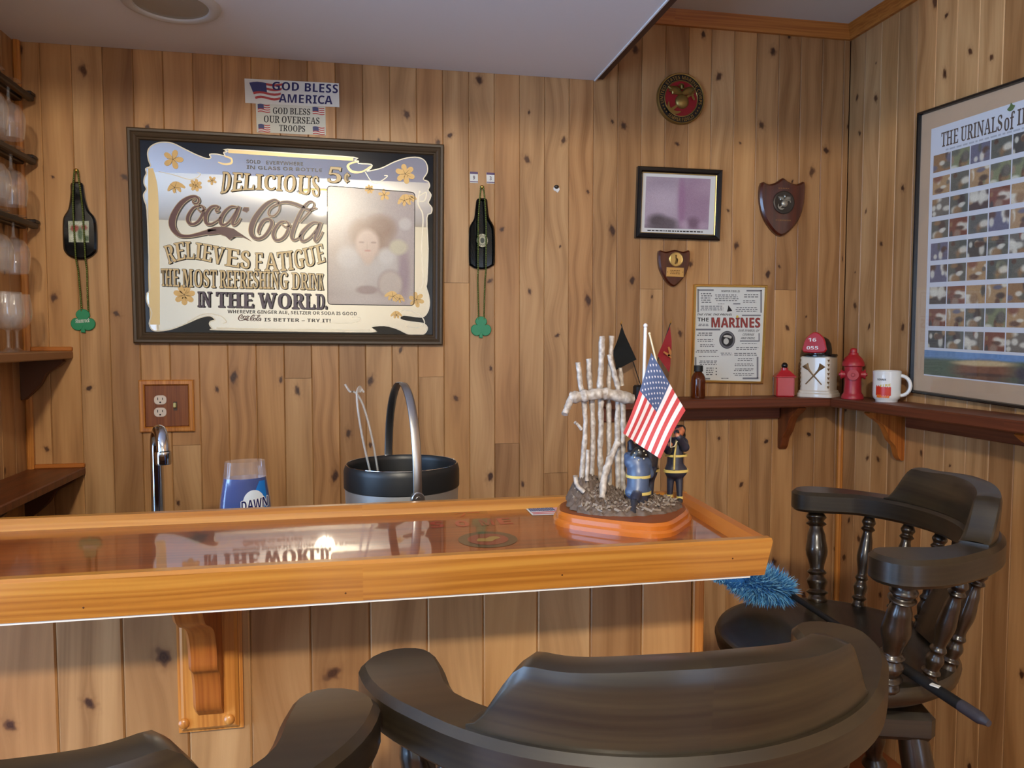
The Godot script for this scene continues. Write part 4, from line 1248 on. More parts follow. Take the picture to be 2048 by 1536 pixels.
func five_star(mb: MB, mid: Vector2, r: float, z: float, xf := Transform3D()):
	var o := PackedVector2Array()
	for k in 10: o.append(mid + Vector2.from_angle(PI / 2 + k * PI / 5) * (r if k % 2 == 0 else r * 0.42))
	mb.sheet(o, z, xf)

func bead_strands(called: String, label: String, nail: Vector3, low: Vector3, front: float, pend: Callable):
	var t := thing(called, label, "necklace", low, 0.0, "green bead necklaces with shamrocks")
	var mb := MB.new()
	var N := 74
	for s in [-1.0, 1.0]:
		for k in N:
			var f := float(k) / (N - 1)
			var x: float = s * (0.004 + 0.0085 * sin(clampf(f * 3.0, 0, 1) * PI / 2) * (1.0 - 0.45 * smoothstep(0.55, 1.0, f)))
			var p := nail.lerp(low + Vector3(0, 0.004, 0), f) + Vector3(x, 0, 0)
			p.z = front if f < 0.62 else lerpf(front, 0.008, smoothstep(0.62, 0.72, f))
			if f < 0.08: p.z = lerpf(0.014, front, f / 0.08)
			mb.ball(p, 0.0031, 6)
	var b := wpart(t, "beads", mb, mat("bead_green", rgb(104, 118, 58), 0.25, 0.6))
	b.set_meta("kind", "stuff")
	mb = MB.new()
	mb.ball(nail, 0.006, 10)
	wpart(t, "nail", mb, M["gold_metal"])
	pend.call(t)

func shamrock(t: Node3D, mid: Vector2, r: float):
	var o := PackedVector2Array()
	for k in 72:
		var a := TAU * k / 72
		var e := absf(cos(1.5 * (a - PI / 2)))
		o.append(mid + Vector2.from_angle(a) * r * (0.42 + 0.58 * pow(e, 0.55)))
	var mb := MB.new()
	mb.extrude(o, 0.004, 0.010, 0.0015)
	mb.extrude(PackedVector2Array([mid + Vector2(-r * 0.1, -r * 0.2), mid + Vector2(-r * 0.2, -r * 0.95), mid + Vector2(r * 0.16, -r * 0.98), mid + Vector2(r * 0.1, -r * 0.2)]), 0.004, 0.0095, 0.001)
	wpart(t, "shamrock", mb, mat("shamrock_green", rgb(30, 136, 92), 0.4))

func build_wall_things():
	# two stickers above the mirror
	var t := thing("bumper_sticker", "white sticker with waving flag and large dark blue capitals", "sticker", Vector3(-0.19, 2.02, 0))
	var q := v2s([-0.3222, 2.0219, -0.0536, 2.0252, -0.0544, 2.0951, -0.3232, 2.0918])
	var mb := MB.new()
	mb.extrude(q, 0.0, 0.0012)
	wpart(t, "sheet", mb, M["white_paper"])
	print_flag(t, v2s([-0.2929, 2.0349, -0.2248, 2.0373, -0.2160, 2.0849, -0.3101, 2.0806]), 0.0016)
	var navy: Material = mat("letter_navy", rgb(26, 24, 92), 0.5)
	line_text(t, "lettering", "GOD", "sansbold", v2s([-0.2458, 2.0633, -0.1699, 2.0657]), v2s([-0.2449, 2.0876, -0.1692, 2.0898]), 0.002, navy)
	line_text(t, "lettering", "BLESS", "sansbold", v2s([-0.1535, 2.0651, -0.0577, 2.0653]), v2s([-0.1525, 2.0896, -0.0567, 2.0910]), 0.002, navy)
	line_text(t, "lettering", "AMERICA", "sansbold", v2s([-0.2281, 2.0290, -0.0740, 2.0321]), v2s([-0.2270, 2.0537, -0.0730, 2.0568]), 0.002, navy)
	t = thing("bumper_sticker", "square sticker with four small flags and thin serif lettering", "sticker", Vector3(-0.19, 1.94, 0))
	mb = MB.new()
	mb.extrude(v2s([-0.2915, 1.9395, -0.0940, 1.9405, -0.0945, 2.0237, -0.2931, 2.0252]), 0.0, 0.0008)
	wpart(t, "sheet", mb, mat("paper_grey", rgb(204, 206, 196), 0.6))
	for c in [v2s([-0.2873, 1.9981, -0.2525, 1.9984, -0.2537, 2.0210, -0.2877, 2.0207]), v2s([-0.2867, 1.9405, -0.2534, 1.9414, -0.2539, 1.9626, -0.2871, 1.9624]), v2s([-0.1314, 2.0003, -0.0973, 2.0005, -0.0978, 2.0202, -0.1319, 2.0207]), v2s([-0.1314, 1.9419, -0.0972, 1.9420, -0.0978, 1.9634, -0.1319, 1.9641])]: print_flag(t, c, 0.0012)
	for L in [["GOD BLESS", v2s([-0.2454, 1.9952, -0.1387, 1.9972]), v2s([-0.2447, 2.0138, -0.1381, 2.0156])], ["OUR OVERSEAS", v2s([-0.2712, 1.9690, -0.1123, 1.9717]), v2s([-0.2704, 1.9890, -0.1115, 1.9915])], ["TROOPS", v2s([-0.2287, 1.9460, -0.1540, 1.9469]), v2s([-0.2281, 1.9643, -0.1534, 1.9649])]]:
		line_text(t, "lettering", L[0], "serifbold", L[1], L[2], 0.0012, M["ink"])
	# flattened bottles with beads
	var glass: Material = mat("bottle_green_black", rgb(8, 11, 14), 0.1)
	t = thing("flattened_bottle", "flattened dark bottle plaque with a foil label, left of the mirror", "bottle plaque", Vector3(-0.7798, 1.5588, 0.0000), 0.0, "flattened bottle plaques")
	mb = MB.new()
	mb.extrude(smooth_loop(v2s([-0.7923, 1.7715, -0.7658, 1.7725, -0.7613, 1.7476, -0.7581, 1.7254, -0.7498, 1.6963, -0.7372, 1.6799, -0.7314, 1.6548, -0.7319, 1.5900, -0.7376, 1.5758, -0.7523, 1.5642, -0.7737, 1.5581, -0.7979, 1.5632, -0.8143, 1.5769, -0.8189, 1.5950, -0.8184, 1.6523, -0.8151, 1.6761, -0.8029, 1.6974, -0.7976, 1.7240, -0.7950, 1.7464]), 3), 0.0, 0.015, 0.005)
	wpart(t, "bottle", mb, glass)
	var foil := paint(48, 48, rgb(170, 178, 160), [[0.3, 0.35, 0.2, 0.15, rgb(150, 60, 52), 0.9, 1.5], [0.75, 0.3, 0.15, 0.12, rgb(146, 66, 60), 0.8, 1.5], [0.2, 0.75, 0.2, 0.18, rgb(214, 220, 206), 0.9, 1.2], [0.55, 0.6, 0.12, 0.3, rgb(70, 96, 70), 0.9, 1.4], [0.85, 0.8, 0.14, 0.14, rgb(60, 84, 60), 0.8, 1.4], [0.5, 0.12, 0.3, 0.08, rgb(206, 214, 200), 0.8, 1.2]], 0.12, 3)
	mb = MB.new()
	var lq := v2s([-0.8020, 1.6050, -0.7502, 1.6056, -0.7484, 1.6659, -0.8022, 1.6643])
	mb.sheet(lq, 0.0156, Transform3D(), Rect2(lq[0], lq[2] - lq[0]))
	wpart(t, "foil_label", mb, tex_mat("foil_label", foil, 0.25))
	bead_strands("bead_necklace", "green bead necklace with white-lettered shamrock, left of the mirror", Vector3(-0.7777, 1.8060, 0.0120), Vector3(-0.7686, 1.4097, 0.0120), 0.019, func(o):
		shamrock(o, Vector2(-0.7745, 1.384), 0.034)
		line_text(o, "lettering", "Shamrock", "serifbold", v2s([-0.7935, 1.378, -0.7565, 1.381]), v2s([-0.7925, 1.390, -0.7555, 1.393]), 0.0104, M["white_paper"]))
	t = thing("flattened_bottle", "flattened black bottle plaque with an oval crest, right of the mirror", "bottle plaque", Vector3(0.3752, 1.5524, 0.0000), 0.0, "flattened bottle plaques")
	mb = MB.new()
	mb.extrude(smooth_loop(v2s([0.3618, 1.7675, 0.3893, 1.7684, 0.3937, 1.7469, 0.3986, 1.7110, 0.4118, 1.6872, 0.4159, 1.6591, 0.4157, 1.5742, 0.4075, 1.5619, 0.3917, 1.5536, 0.3744, 1.5512, 0.3547, 1.5529, 0.3404, 1.5607, 0.3343, 1.5727, 0.3346, 1.6570, 0.3387, 1.6851, 0.3511, 1.7071, 0.3561, 1.7457]), 3), 0.0, 0.015, 0.005)
	wpart(t, "bottle", mb, glass)
	var oc := v2s([0.3756, 1.6391])
	for e in [[0.0175, 0.0205, rgb(196, 190, 160), 0.0153], [0.0125, 0.0150, rgb(40, 44, 38), 0.0156], [0.0112, 0.0136, rgb(172, 168, 140), 0.0159], [0.0065, 0.0085, rgb(52, 58, 48), 0.0162]]:
		mb = MB.new()
		mb.sheet(circle2(oc[0], e[0], e[1], 28), e[3])
		wpart(t, "crest_print", mb, mat("crest_%d" % int(e[0] * 1e4), e[2], 0.4))
	mb = MB.new()
	for k in 22:
		if k % 11 == 5: continue
		var a := TAU * k / 22
		mb.stroke([oc[0].x + cos(a) * 0.0133, oc[0].y + sin(a) * 0.016, 0.0018, oc[0].x + cos(a) * 0.0166, oc[0].y + sin(a) * 0.0195, 0.0018], 0.0158, Transform3D(), 0.0, Vector2.ZERO, 1)
	wpart(t, "crest_marks", mb, M["ink"])
	bead_strands("bead_necklace", "green bead necklace with plain green shamrock, right of the mirror", Vector3(0.3754, 1.8039, 0.0120), Vector3(0.3729, 1.3927, 0.0120), 0.019, func(o): shamrock(o, Vector2(0.3725, 1.370), 0.034))
	# two calendar tiles
	for c in [["9", v2s([0.3395, 1.8176, 0.3648, 1.8174, 0.3641, 1.8514, 0.3388, 1.8515]), "small calendar tile showing nine, the left one of two"], ["3", v2s([0.3919, 1.8177, 0.4166, 1.8174, 0.4167, 1.8507, 0.3911, 1.8509]), "small calendar tile showing three, the right one of two"]]:
		t = thing("number_tile", c[2], "tile", Vector3(c[1][0].x, c[1][0].y, 0), 0.0, "calendar number tiles")
		mb = MB.new()
		mb.extrude(c[1], 0.0, 0.002, 0.0004)
		wpart(t, "card", mb, M["white_paper"])
		var cq: PackedVector2Array = c[1]
		mb = MB.new()
		mb.sheet(PackedVector2Array([cq[3].lerp(cq[0], 0.2), cq[2].lerp(cq[1], 0.2), cq[2], cq[3]]), 0.0024)
		mb.sheet(PackedVector2Array([cq[0].lerp(cq[3], 0.06), cq[1].lerp(cq[2], 0.06), cq[1].lerp(cq[2], 0.14), cq[0].lerp(cq[3], 0.14)]), 0.0024)
		wpart(t, "purple_band", mb, mat("band_purple", rgb(92, 70, 110), 0.5))
		var cm := (cq[0] + cq[1] + cq[2] + cq[3]) / 4.0
		line_text(t, "figure", c[0], "sansbold", PackedVector2Array([cm + Vector2(-0.003, -0.0065), cm + Vector2(0.003, -0.0065)]), PackedVector2Array([cm + Vector2(-0.003, 0.005), cm + Vector2(0.003, 0.005)]), 0.0024, mat("figure_dark", rgb(64, 40, 66), 0.5))
	# torn white mount with a dark knob
	t = thing("wall_hook", "small white torn mount with a dark knob on bare boards", "hook", Vector3(0.617, 1.805, 0))
	mb = MB.new()
	mb.extrude(smooth_loop(v2s([0.606, 1.812, 0.612, 1.818, 0.622, 1.818, 0.627, 1.808, 0.624, 1.802, 0.620, 1.797, 0.614, 1.802, 0.608, 1.804]), 2), 0.0, 0.003, 0.001)
	wpart(t, "mount", mb, M["white_gloss"])
	mb = MB.new()
	mb.ball(Vector3(0.616, 1.815, 0.003), 0.008, 12, Vector3(1, 0.8, 0.7))
	wpart(t, "knob", mb, mat("knob_dark", rgb(46, 38, 32), 0.4))
	# round seal
	var sm := Vector2(1.030, 2.112)
	t = thing("round_plaque", "round red and black plaque with gold winged globe, high on the wall", "plaque", Vector3(sm.x, sm.y - 0.081, 0))
	var brass: Material = mat("antique_brass", rgb(150, 122, 66), 0.38, 0.75)
	var wallside := Transform3D(Basis(Vector3(1, 0, 0), Vector3(0, 0, 1), Vector3(0, -1, 0)), Vector3(sm.x, sm.y, 0))
	mb = MB.new()
	mb.lathe([Vector2(0.0815, 0.0), Vector2(0.0815, 0.010), Vector2(0.079, 0.013), Vector2(0.0765, 0.0125), Vector2(0.0755, 0.010)].map(func(p): return p), 64, wallside)
	wpart(t, "rim", mb, brass)
	mb = MB.new()
	mb.sheet(circle2(sm, 0.0765, 0.0765, 64), 0.0095)
	wpart(t, "black_ring", mb, mat("enamel_black", rgb(18, 18, 20), 0.25))
	mb = MB.new()
	mb.lathe([Vector2(0.0585, 0.0), Vector2(0.0585, 0.011), Vector2(0.0565, 0.0118), Vector2(0.055, 0.0105)], 64, wallside)
	wpart(t, "inner_rim", mb, brass)
	mb = MB.new()
	mb.sheet(circle2(sm, 0.0562, 0.0562, 64), 0.0102)
	wpart(t, "red_field", mb, mat("enamel_red", rgb(140, 18, 30), 0.25))
	mb = MB.new()
	ring_text(mb, "UNITED STATES MARINE CORPS", "sansbold", sm, deg_to_rad(196), deg_to_rad(-14), 0.0615, 0.0725, 0.0105)
	wpart(t, "lettering", mb, brass)
	mb = MB.new()
	ring_text(mb, "SEMPER FIDELIS", "sansbold", sm, deg_to_rad(230), deg_to_rad(310), 0.0725, 0.0615, 0.0105)
	for k in 3:
		five_star(mb, sm + Vector2.from_angle(deg_to_rad(203 + k * 9)) * 0.067, 0.004, 0.0105)
		five_star(mb, sm + Vector2.from_angle(deg_to_rad(-23 - k * 9)) * 0.067, 0.004, 0.0105)
	wpart(t, "lower_lettering", mb, brass)
	emblem(t, Vector3(sm.x, sm.y - 0.002, 0.0108), 0.098, brass)
	# framed photograph
	q = v2s([0.8770, 1.6606, 1.1701, 1.6582, 1.1761, 1.8888, 0.8834, 1.8893])
	t = thing("framed_photo", "black framed purplish double photograph with white mat", "framed picture", Vector3(1.02, 1.66, 0))
	mb = MB.new()
	mb.frame(q, 0.0, [Vector2(0, 0), Vector2(0, 0.016), Vector2(0.003, 0.019), Vector2(0.012, 0.017), Vector2(0.017, 0.012), Vector2(0.017, 0.0)])
	wpart(t, "frame", mb, M["black_gloss"])
	mb = MB.new()
	mb.frame(q, 0.0, [Vector2(0.0165, 0.008), Vector2(0.017, 0.0115), Vector2(0.0195, 0.0105), Vector2(0.0195, 0.004)])
	wpart(t, "gilt_edge", mb, mat("gilt_thin", rgb(190, 168, 112), 0.35, 0.7))
	mb = MB.new()
	var mq := PackedVector2Array()
	for k in 4: mq.append(MB.inset(q, k, 0.018))
	mb.sheet(mq, 0.006)
	wpart(t, "mat_board", mb, mat("mat_white", rgb(214, 216, 218), 0.5))
	var ph := v2s([0.9095, 1.6943, 1.1324, 1.6944, 1.1386, 1.8598, 0.9147, 1.8593])
	var pim := paint(160, 120, rgb(172, 158, 176), [[0.25, 0.1, 0.4, 0.2, rgb(150, 138, 154), 0.8, 0.7], [0.35, 0.45, 0.3, 0.3, rgb(188, 176, 192), 0.8, 0.7], [0.78, 0.5, 0.26, 0.7, rgb(156, 130, 154), 1.0, 1.4], [0.56, 0.5, 0.06, 0.6, rgb(150, 112, 146), 0.8, 1.2], [0.9, 0.2, 0.2, 0.2, rgb(172, 150, 170), 0.8, 0.8], [0.2, 0.86, 0.16, 0.14, rgb(84, 76, 84), 0.95, 1.3], [0.36, 0.9, 0.14, 0.12, rgb(94, 86, 94), 0.9, 1.3], [0.24, 0.98, 0.3, 0.07, rgb(96, 88, 96), 0.9, 1.0], [0.74, 0.88, 0.1, 0.13, rgb(112, 88, 108), 0.8, 1.2], [0.6, 0.92, 0.07, 0.1, rgb(190, 168, 186), 0.6, 1.2], [0.88, 0.92, 0.08, 0.08, rgb(184, 162, 182), 0.6, 1.2]], 0.03, 9)
	mb = MB.new()
	mb.sheet(ph, 0.0064, Transform3D(), Rect2(ph[0], ph[2] - ph[0]))
	wpart(t, "photograph", mb, tex_mat("photo_print", pim, 0.3))
	mb = MB.new()
	dashes(mb, v2s([0.9123, 1.6833, 1.1314, 1.6831, 1.1313, 1.6892, 0.9127, 1.6894]), 0.0066, 1, 22, 7)
	wpart(t, "caption", mb, M["ink"])
	# shields
	t = thing("shield_plaque", "larger dark wooden shield plaque with a round grey medallion", "plaque", Vector3(1.40, 1.682, 0), 0.0, "wooden shield plaques")
	mb = MB.new()
	mb.extrude(smooth_loop(v2s([1.3181, 1.8543, 1.3455, 1.8492, 1.3739, 1.8580, 1.3954, 1.8718, 1.4175, 1.8597, 1.4465, 1.8530, 1.4765, 1.8605, 1.4767, 1.8005, 1.4629, 1.7479, 1.4348, 1.7078, 1.3921, 1.6790, 1.3543, 1.7030, 1.3248, 1.7488, 1.3123, 1.8052]), 3), 0.0, 0.018, 0.006)
	wpart(t, "shield", mb, M["walnut"])
	var md := v2s([1.3965, 1.7901])
	mb = MB.new()
	mb.lathe([Vector2(0.0385, 0.0), Vector2(0.0385, 0.003), Vector2(0.036, 0.005), Vector2(0.032, 0.005), Vector2(0.030, 0.004), Vector2(0.0, 0.004)], 40, Transform3D(Basis(Vector3(1, 0, 0), Vector3(0, 0, 1), Vector3(0, -1, 0)), Vector3(md[0].x, md[0].y, 0.018)))
	wpart(t, "medallion", mb, mat("pewter_dark", rgb(70, 64, 58), 0.4, 0.6))
	emblem(t, Vector3(md[0].x, md[0].y, 0.0222), 0.05, mat("pewter_light", rgb(170, 166, 154), 0.35, 0.7))
	mb = MB.new()
	dashes(mb, v2s([1.3663, 1.7281, 1.4295, 1.7279, 1.4294, 1.7341, 1.3662, 1.7343]), 0.0182, 1, 9, 3)
	dashes(mb, v2s([1.3726, 1.8342, 1.4184, 1.8344, 1.4183, 1.8395, 1.3725, 1.8394]), 0.0182, 1, 6, 4)
	wpart(t, "engraving", mb, mat("engraved_gold", rgb(130, 92, 54), 0.5, 0.3))
	t = thing("shield_plaque", "small wooden shield plaque with gold disc and gold nameplate", "plaque", Vector3(1.019, 1.506, 0), 0.0, "wooden shield plaques")
	mb = MB.new()
	mb.extrude(smooth_loop(v2s([0.9587, 1.6209, 0.9826, 1.6174, 1.0123, 1.6246, 1.0424, 1.6187, 1.0648, 1.6232, 1.0649, 1.5829, 1.0522, 1.5469, 1.0328, 1.5211, 1.0101, 1.5055, 0.9865, 1.5204, 0.9649, 1.5557, 0.9575, 1.5859]), 3), 0.0, 0.017, 0.005)
	wpart(t, "shield", mb, M["walnut"])
	md = v2s([1.0152, 1.5930, 0.9828, 1.5371, 1.0427, 1.5360, 1.0434, 1.5666, 0.9835, 1.5675])
	var goldp: Material = mat("medal_gold", rgb(222, 192, 120), 0.3, 0.8)
	mb = MB.new()
	mb.lathe([Vector2(0.0235, 0.0), Vector2(0.0235, 0.004), Vector2(0.0215, 0.005), Vector2(0.020, 0.004), Vector2(0.0, 0.004)], 36, Transform3D(Basis(Vector3(1, 0, 0), Vector3(0, 0, 1), Vector3(0, -1, 0)), Vector3(md[0].x, md[0].y, 0.017)))
	wpart(t, "gold_disc", mb, goldp)
	mb = MB.new()
	mb.stroke([md[0].x - 0.004, md[0].y - 0.015, 0.005, md[0].x + 0.001, md[0].y - 0.002, 0.007, md[0].x - 0.002, md[0].y + 0.008, 0.004], 0.0218)
	mb.stroke([md[0].x + 0.002, md[0].y - 0.014, 0.003, md[0].x + 0.004, md[0].y - 0.002, 0.004, md[0].x + 0.001, md[0].y + 0.004, 0.003], 0.0218)
	mb.sheet(circle2(md[0] + Vector2(-0.001, 0.0115), 0.0032, 0.0036, 12), 0.0218)
	wpart(t, "disc_figure", mb, mat("medal_shadow", rgb(120, 96, 56), 0.4, 0.7))
	mb = MB.new()
	mb.extrude(PackedVector2Array([md[1], md[2], md[3], md[4]]), 0.017, 0.0188, 0.0005)
	wpart(t, "nameplate", mb, mat("plate_gold", rgb(214, 172, 104), 0.35, 0.7))
	mb = MB.new()
	for e in [0.06, 0.94]: mb.ball(Vector3(lerpf(md[1].x, md[2].x, e), (md[1].y + md[3].y) / 2, 0.019), 0.0016, 8)
	dashes(mb, PackedVector2Array([md[1].lerp(md[2], 0.25).lerp(md[4], 0.25), md[2].lerp(md[1], 0.25).lerp(md[3], 0.25), md[3].lerp(md[4], 0.25).lerp(md[2], 0.25), md[4].lerp(md[3], 0.25).lerp(md[1], 0.25)]), 0.0191, 3, 6, 8)
	wpart(t, "screws_and_engraving", mb, mat("brass_dark", rgb(140, 104, 58), 0.4, 0.5))
	build_text_poster()
	build_outlet()

# rows of short marks for print too small to read; q: lower left, lower right, upper right, upper left
func dashes(mb: MB, q: PackedVector2Array, z: float, rows: int, words: int, sd: int, fill := 0.6):
	var r := RandomNumberGenerator.new(); r.seed = sd
	for i in rows:
		var f0 := (i + 0.5 - fill / 2) / rows; var f1 := (i + 0.5 + fill / 2) / rows
		var u := r.randf() * 0.08
		var end := 1.0 - r.randf() * 0.12
		while u < end:
			var w := (0.4 + r.randf() * 0.9) / words
			var u1 := minf(u + w, end)
			mb.sheet(PackedVector2Array([q[0].lerp(q[1], u).lerp(q[3].lerp(q[2], u), f0), q[0].lerp(q[1], u1).lerp(q[3].lerp(q[2], u1), f0), q[0].lerp(q[1], u1).lerp(q[3].lerp(q[2], u1), f1), q[0].lerp(q[1], u).lerp(q[3].lerp(q[2], u), f1)]), z)
			u = u1 + 0.28 / words

func build_text_poster():
	var q := v2s([1.0782, 1.1902, 1.3382, 1.1815, 1.3480, 1.5142, 1.0842, 1.5139])
	var t := thing("text_poster", "gold framed white poster crowded with small print and red headline", "framed poster", Vector3(1.21, 1.185, 0))
	var mb := MB.new()
	mb.frame(q, 0.0, [Vector2(0, 0), Vector2(0, 0.011), Vector2(0.002, 0.0135), Vector2(0.006, 0.0135), Vector2(0.008, 0.010), Vector2(0.008, 0.0)])
	wpart(t, "frame", mb, M["gold_metal"])
	mb = MB.new()
	var mq := PackedVector2Array()
	for k in 4: mq.append(MB.inset(q, k, 0.0075))
	mb.sheet(mq, 0.007)
	wpart(t, "sheet", mb, mat("poster_white", rgb(214, 217, 214), 0.35))
	var ink: Material = M["ink"]
	line_text(t, "lettering", "SEMPER FIDELIS", "sansbold", v2s([1.1817, 1.4898, 1.2488, 1.4897]), v2s([1.1816, 1.4965, 1.2487, 1.4964]), 0.0074, mat("print_grey", rgb(92, 94, 98), 0.5))
	line_text(t, "lettering", "THE FEW, THE PROUD,", "sansbold", v2s([1.0935, 1.4103, 1.2204, 1.4106]), v2s([1.0985, 1.4179, 1.2255, 1.4183]), 0.0074, ink)
	line_text(t, "lettering", "THE", "sansbold", v2s([1.0989, 1.3919, 1.1384, 1.3916]), v2s([1.0987, 1.4042, 1.1382, 1.4040]), 0.0074, ink)
	var off := Vector2(-0.0012, -0.0004)
	mb = MB.new()
	for o in [Vector2(-0.0014, 0), Vector2(-0.0006, 0.0006), Vector2(-0.0007, -0.0008)]: warp_text(mb, "MARINES", "sansbold", v2s([1.1495, 1.3726, 1.3256, 1.3722]), v2s([1.1490, 1.4045, 1.3249, 1.4045]), 0.0073, o)
	wpart(t, "lettering_shadow", mb, ink)
	line_text(t, "lettering", "MARINES", "sansbold", v2s([1.1495, 1.3726, 1.3256, 1.3722]), v2s([1.1490, 1.4045, 1.3249, 1.4045]), 0.0076, mat("headline_red", rgb(150, 62, 58), 0.5))
	mb = MB.new()
	mb.sheet(circle2(v2s([1.2407, 1.4084])[0], 0.0044, 0.0044, 16), 0.0078)
	wpart(t, "yellow_dot", mb, mat("dot_yellow", rgb(206, 184, 84), 0.5))
	for L in [["OUR SYMBOL OF", 735, 718, 1030], ["COURAGE", 795, 772, 955], ["AND PRIDE.", 770, 824, 975]]:
		var x0: float = L[1]; var y0: float = L[2]; var x1: float = L[3]
		var a := poster_pt(x0, y0); var b := poster_pt(x1, y0 + 2); var c := poster_pt(x0 + 12, y0 - 30); var d := poster_pt(x1 + 12, y0 - 28)
		line_text(t, "lettering", L[0], "sansbold", PackedVector2Array([a, b]), PackedVector2Array([c, d]), 0.0074, M["print_grey"])
	# grey bars and borders
	for b in [[170, 130, 395, 152], [170, 130, 190, 450], [855, 138, 1075, 160], [1052, 138, 1074, 455], [790, 482, 1058, 502], [150, 678, 488, 702], [762, 842, 1040, 858], [1026, 740, 1042, 858], [133, 1076, 156, 1220], [1000, 1072, 1024, 1385], [800, 1362, 1024, 1386], [280, 1368, 345, 1390], [668, 322, 768, 340]]:
		mb = MB.new()
		mb.sheet(PackedVector2Array([poster_pt(b[0], b[3]), poster_pt(b[2], b[3]), poster_pt(b[2], b[1]), poster_pt(b[0], b[1])]), 0.0073)
		wpart(t, "border_bar", mb, mat("bar_grey", rgb(122, 124, 130), 0.5))
	mb = MB.new()
	var sd := 20
	for b in [[215, 175, 370, 325, 5], [405, 195, 750, 300, 4], [805, 190, 1030, 250, 2], [795, 278, 1000, 322, 2], [195, 352, 545, 428, 3], [690, 372, 1015, 446, 3], [180, 604, 325, 645, 2], [165, 725, 405, 782, 2], [160, 815, 410, 865, 2], [195, 890, 405, 935, 2], [140, 970, 465, 1015, 2], [170, 1055, 475, 1075, 1], [185, 1118, 460, 1192, 3], [285, 1215, 395, 1335, 4], [495, 1362, 622, 1384, 1], [490, 1008, 655, 1055, 2], [770, 876, 1030, 895, 1], [705, 930, 1030, 980, 2], [680, 1012, 1015, 1060, 2], [720, 1085, 960, 1135, 2], [670, 1160, 970, 1205, 2], [675, 1230, 960, 1275, 2], [665, 1295, 970, 1340, 2], [450, 322, 555, 340, 1]]:
		sd += 1
		dashes(mb, PackedVector2Array([poster_pt(b[0], b[3]), poster_pt(b[2], b[3]), poster_pt(b[2], b[1]), poster_pt(b[0], b[1])]), 0.0073, b[4], int((b[2] - b[0]) / 42.0) + 1, sd, 0.45)
	var sp := wpart(t, "small_print", mb, mat("print_faint", rgb(96, 98, 102), 0.5))
	sp.set_meta("kind", "stuff")
	mb = MB.new()
	for y in [1232, 1276, 1318]: mb.sheet(circle2(poster_pt(430, y), 0.0022, 0.0022, 10), 0.0074)
	mb.sheet(PackedVector2Array([poster_pt(578, 442), poster_pt(655, 430), poster_pt(625, 385), poster_pt(598, 350), poster_pt(592, 400)]), 0.0074)
	wpart(t, "marks", mb, ink)
	var cm := poster_pt(583, 833)
	for e in [[0.0285, 0.0075, "seal_edge", rgb(60, 60, 66)], [0.0262, 0.0077, "seal_grey", rgb(104, 104, 110)], [0.0215, 0.0079, "seal_dark", rgb(34, 34, 38)]]:
		mb = MB.new()
		mb.sheet(circle2(cm, e[0], e[0] * 1.04, 40), e[1])
		wpart(t, "printed_seal", mb, mat(e[2], e[3], 0.4))
	mb = MB.new()
	mb.sheet(circle2(cm + Vector2(-0.004, -0.005), 0.0095, 0.0105, 20), 0.0081)
	mb.sheet(smooth_loop(v2s([cm.x - 0.014, cm.y + 0.013, cm.x - 0.002, cm.y + 0.016, cm.x + 0.015, cm.y + 0.012, cm.x + 0.013, cm.y + 0.004, cm.x + 0.002, cm.y + 0.008, cm.x - 0.01, cm.y + 0.009]), 2), 0.0081)
	wpart(t, "seal_emblem", mb, mat("seal_light", rgb(192, 192, 186), 0.4))

var poster_map := v2s([1.0527, 1.5277, 1.3093, 1.5316, 1.0572, 1.1967, 1.3160, 1.1941])
func poster_pt(x: float, y: float) -> Vector2:
	var u := x / 1000.0; var w := y / 1400.0
	return poster_map[0].lerp(poster_map[1], u).lerp(poster_map[2].lerp(poster_map[3], u), w)

func build_outlet():
	var t := thing("outlet_plate", "wooden outlet and switch plate in a raised frame under the mirror", "outlet", Vector3(-0.555, 1.06, 0))
	var q := v2s([-0.631, 1.062, -0.481, 1.062, -0.481, 1.214, -0.631, 1.214])
	var mb := MB.new()
	mb.frame(q, 0.0, [Vector2(0, 0), Vector2(0, 0.012), Vector2(0.003, 0.015), Vector2(0.012, 0.015), Vector2(0.015, 0.011), Vector2(0.015, 0.0)])
	wpart(t, "frame", mb, M["oak_upright"])
	mb = MB.new()
	mb.extrude(v2s([-0.616, 1.077, -0.496, 1.077, -0.496, 1.199, -0.616, 1.199]), 0.0, 0.008, 0.002)
	wpart(t, "plate", mb, M["outlet_wood"])
	var P := v2s([-0.5738, 1.1558, -0.5747, 1.1198, -0.5333, 1.1371])
	for k in 2:
		mb = MB.new()
		var r := PackedVector2Array()
		for p in rounded(0.034, 0.027, 0.011, P[k], 5): r.append(p)
		mb.extrude(r, 0.006, 0.0105, 0.001)
		var rc := wpart(t, "receptacle", mb, mat("outlet_white", rgb(218, 206, 196), 0.35), "off-white socket face")
		mb = MB.new()
		for s in [[-0.0065, 0.0035, 0.0022, 0.008], [0.0065, 0.0035, 0.0022, 0.0065]]: mb.sheet(rounded(s[2], s[3], 0.0005, P[k] + Vector2(s[0], s[1]), 1), 0.0108)
		mb.sheet(circle2(P[k] + Vector2(0, -0.007), 0.0026, 0.0026, 10), 0.0108)
		part(rc, "slots", mb, M["ink"])
	mb = MB.new()
	mb.extrude(rounded(0.011, 0.026, 0.001, P[2], 1), 0.006, 0.0086, 0.0004)
	var sw := wpart(t, "switch", mb, mat("switch_dark", rgb(70, 48, 36), 0.4))
	mb = MB.new()
	mb.box(Vector3(P[2].x, P[2].y + 0.002, 0.013), Vector3(0.0075, 0.014, 0.014), 0.0015, Basis(Vector3(1, 0, 0), -0.35))
	part(sw, "toggle", mb, mat("toggle_ivory", rgb(196, 196, 140), 0.35))

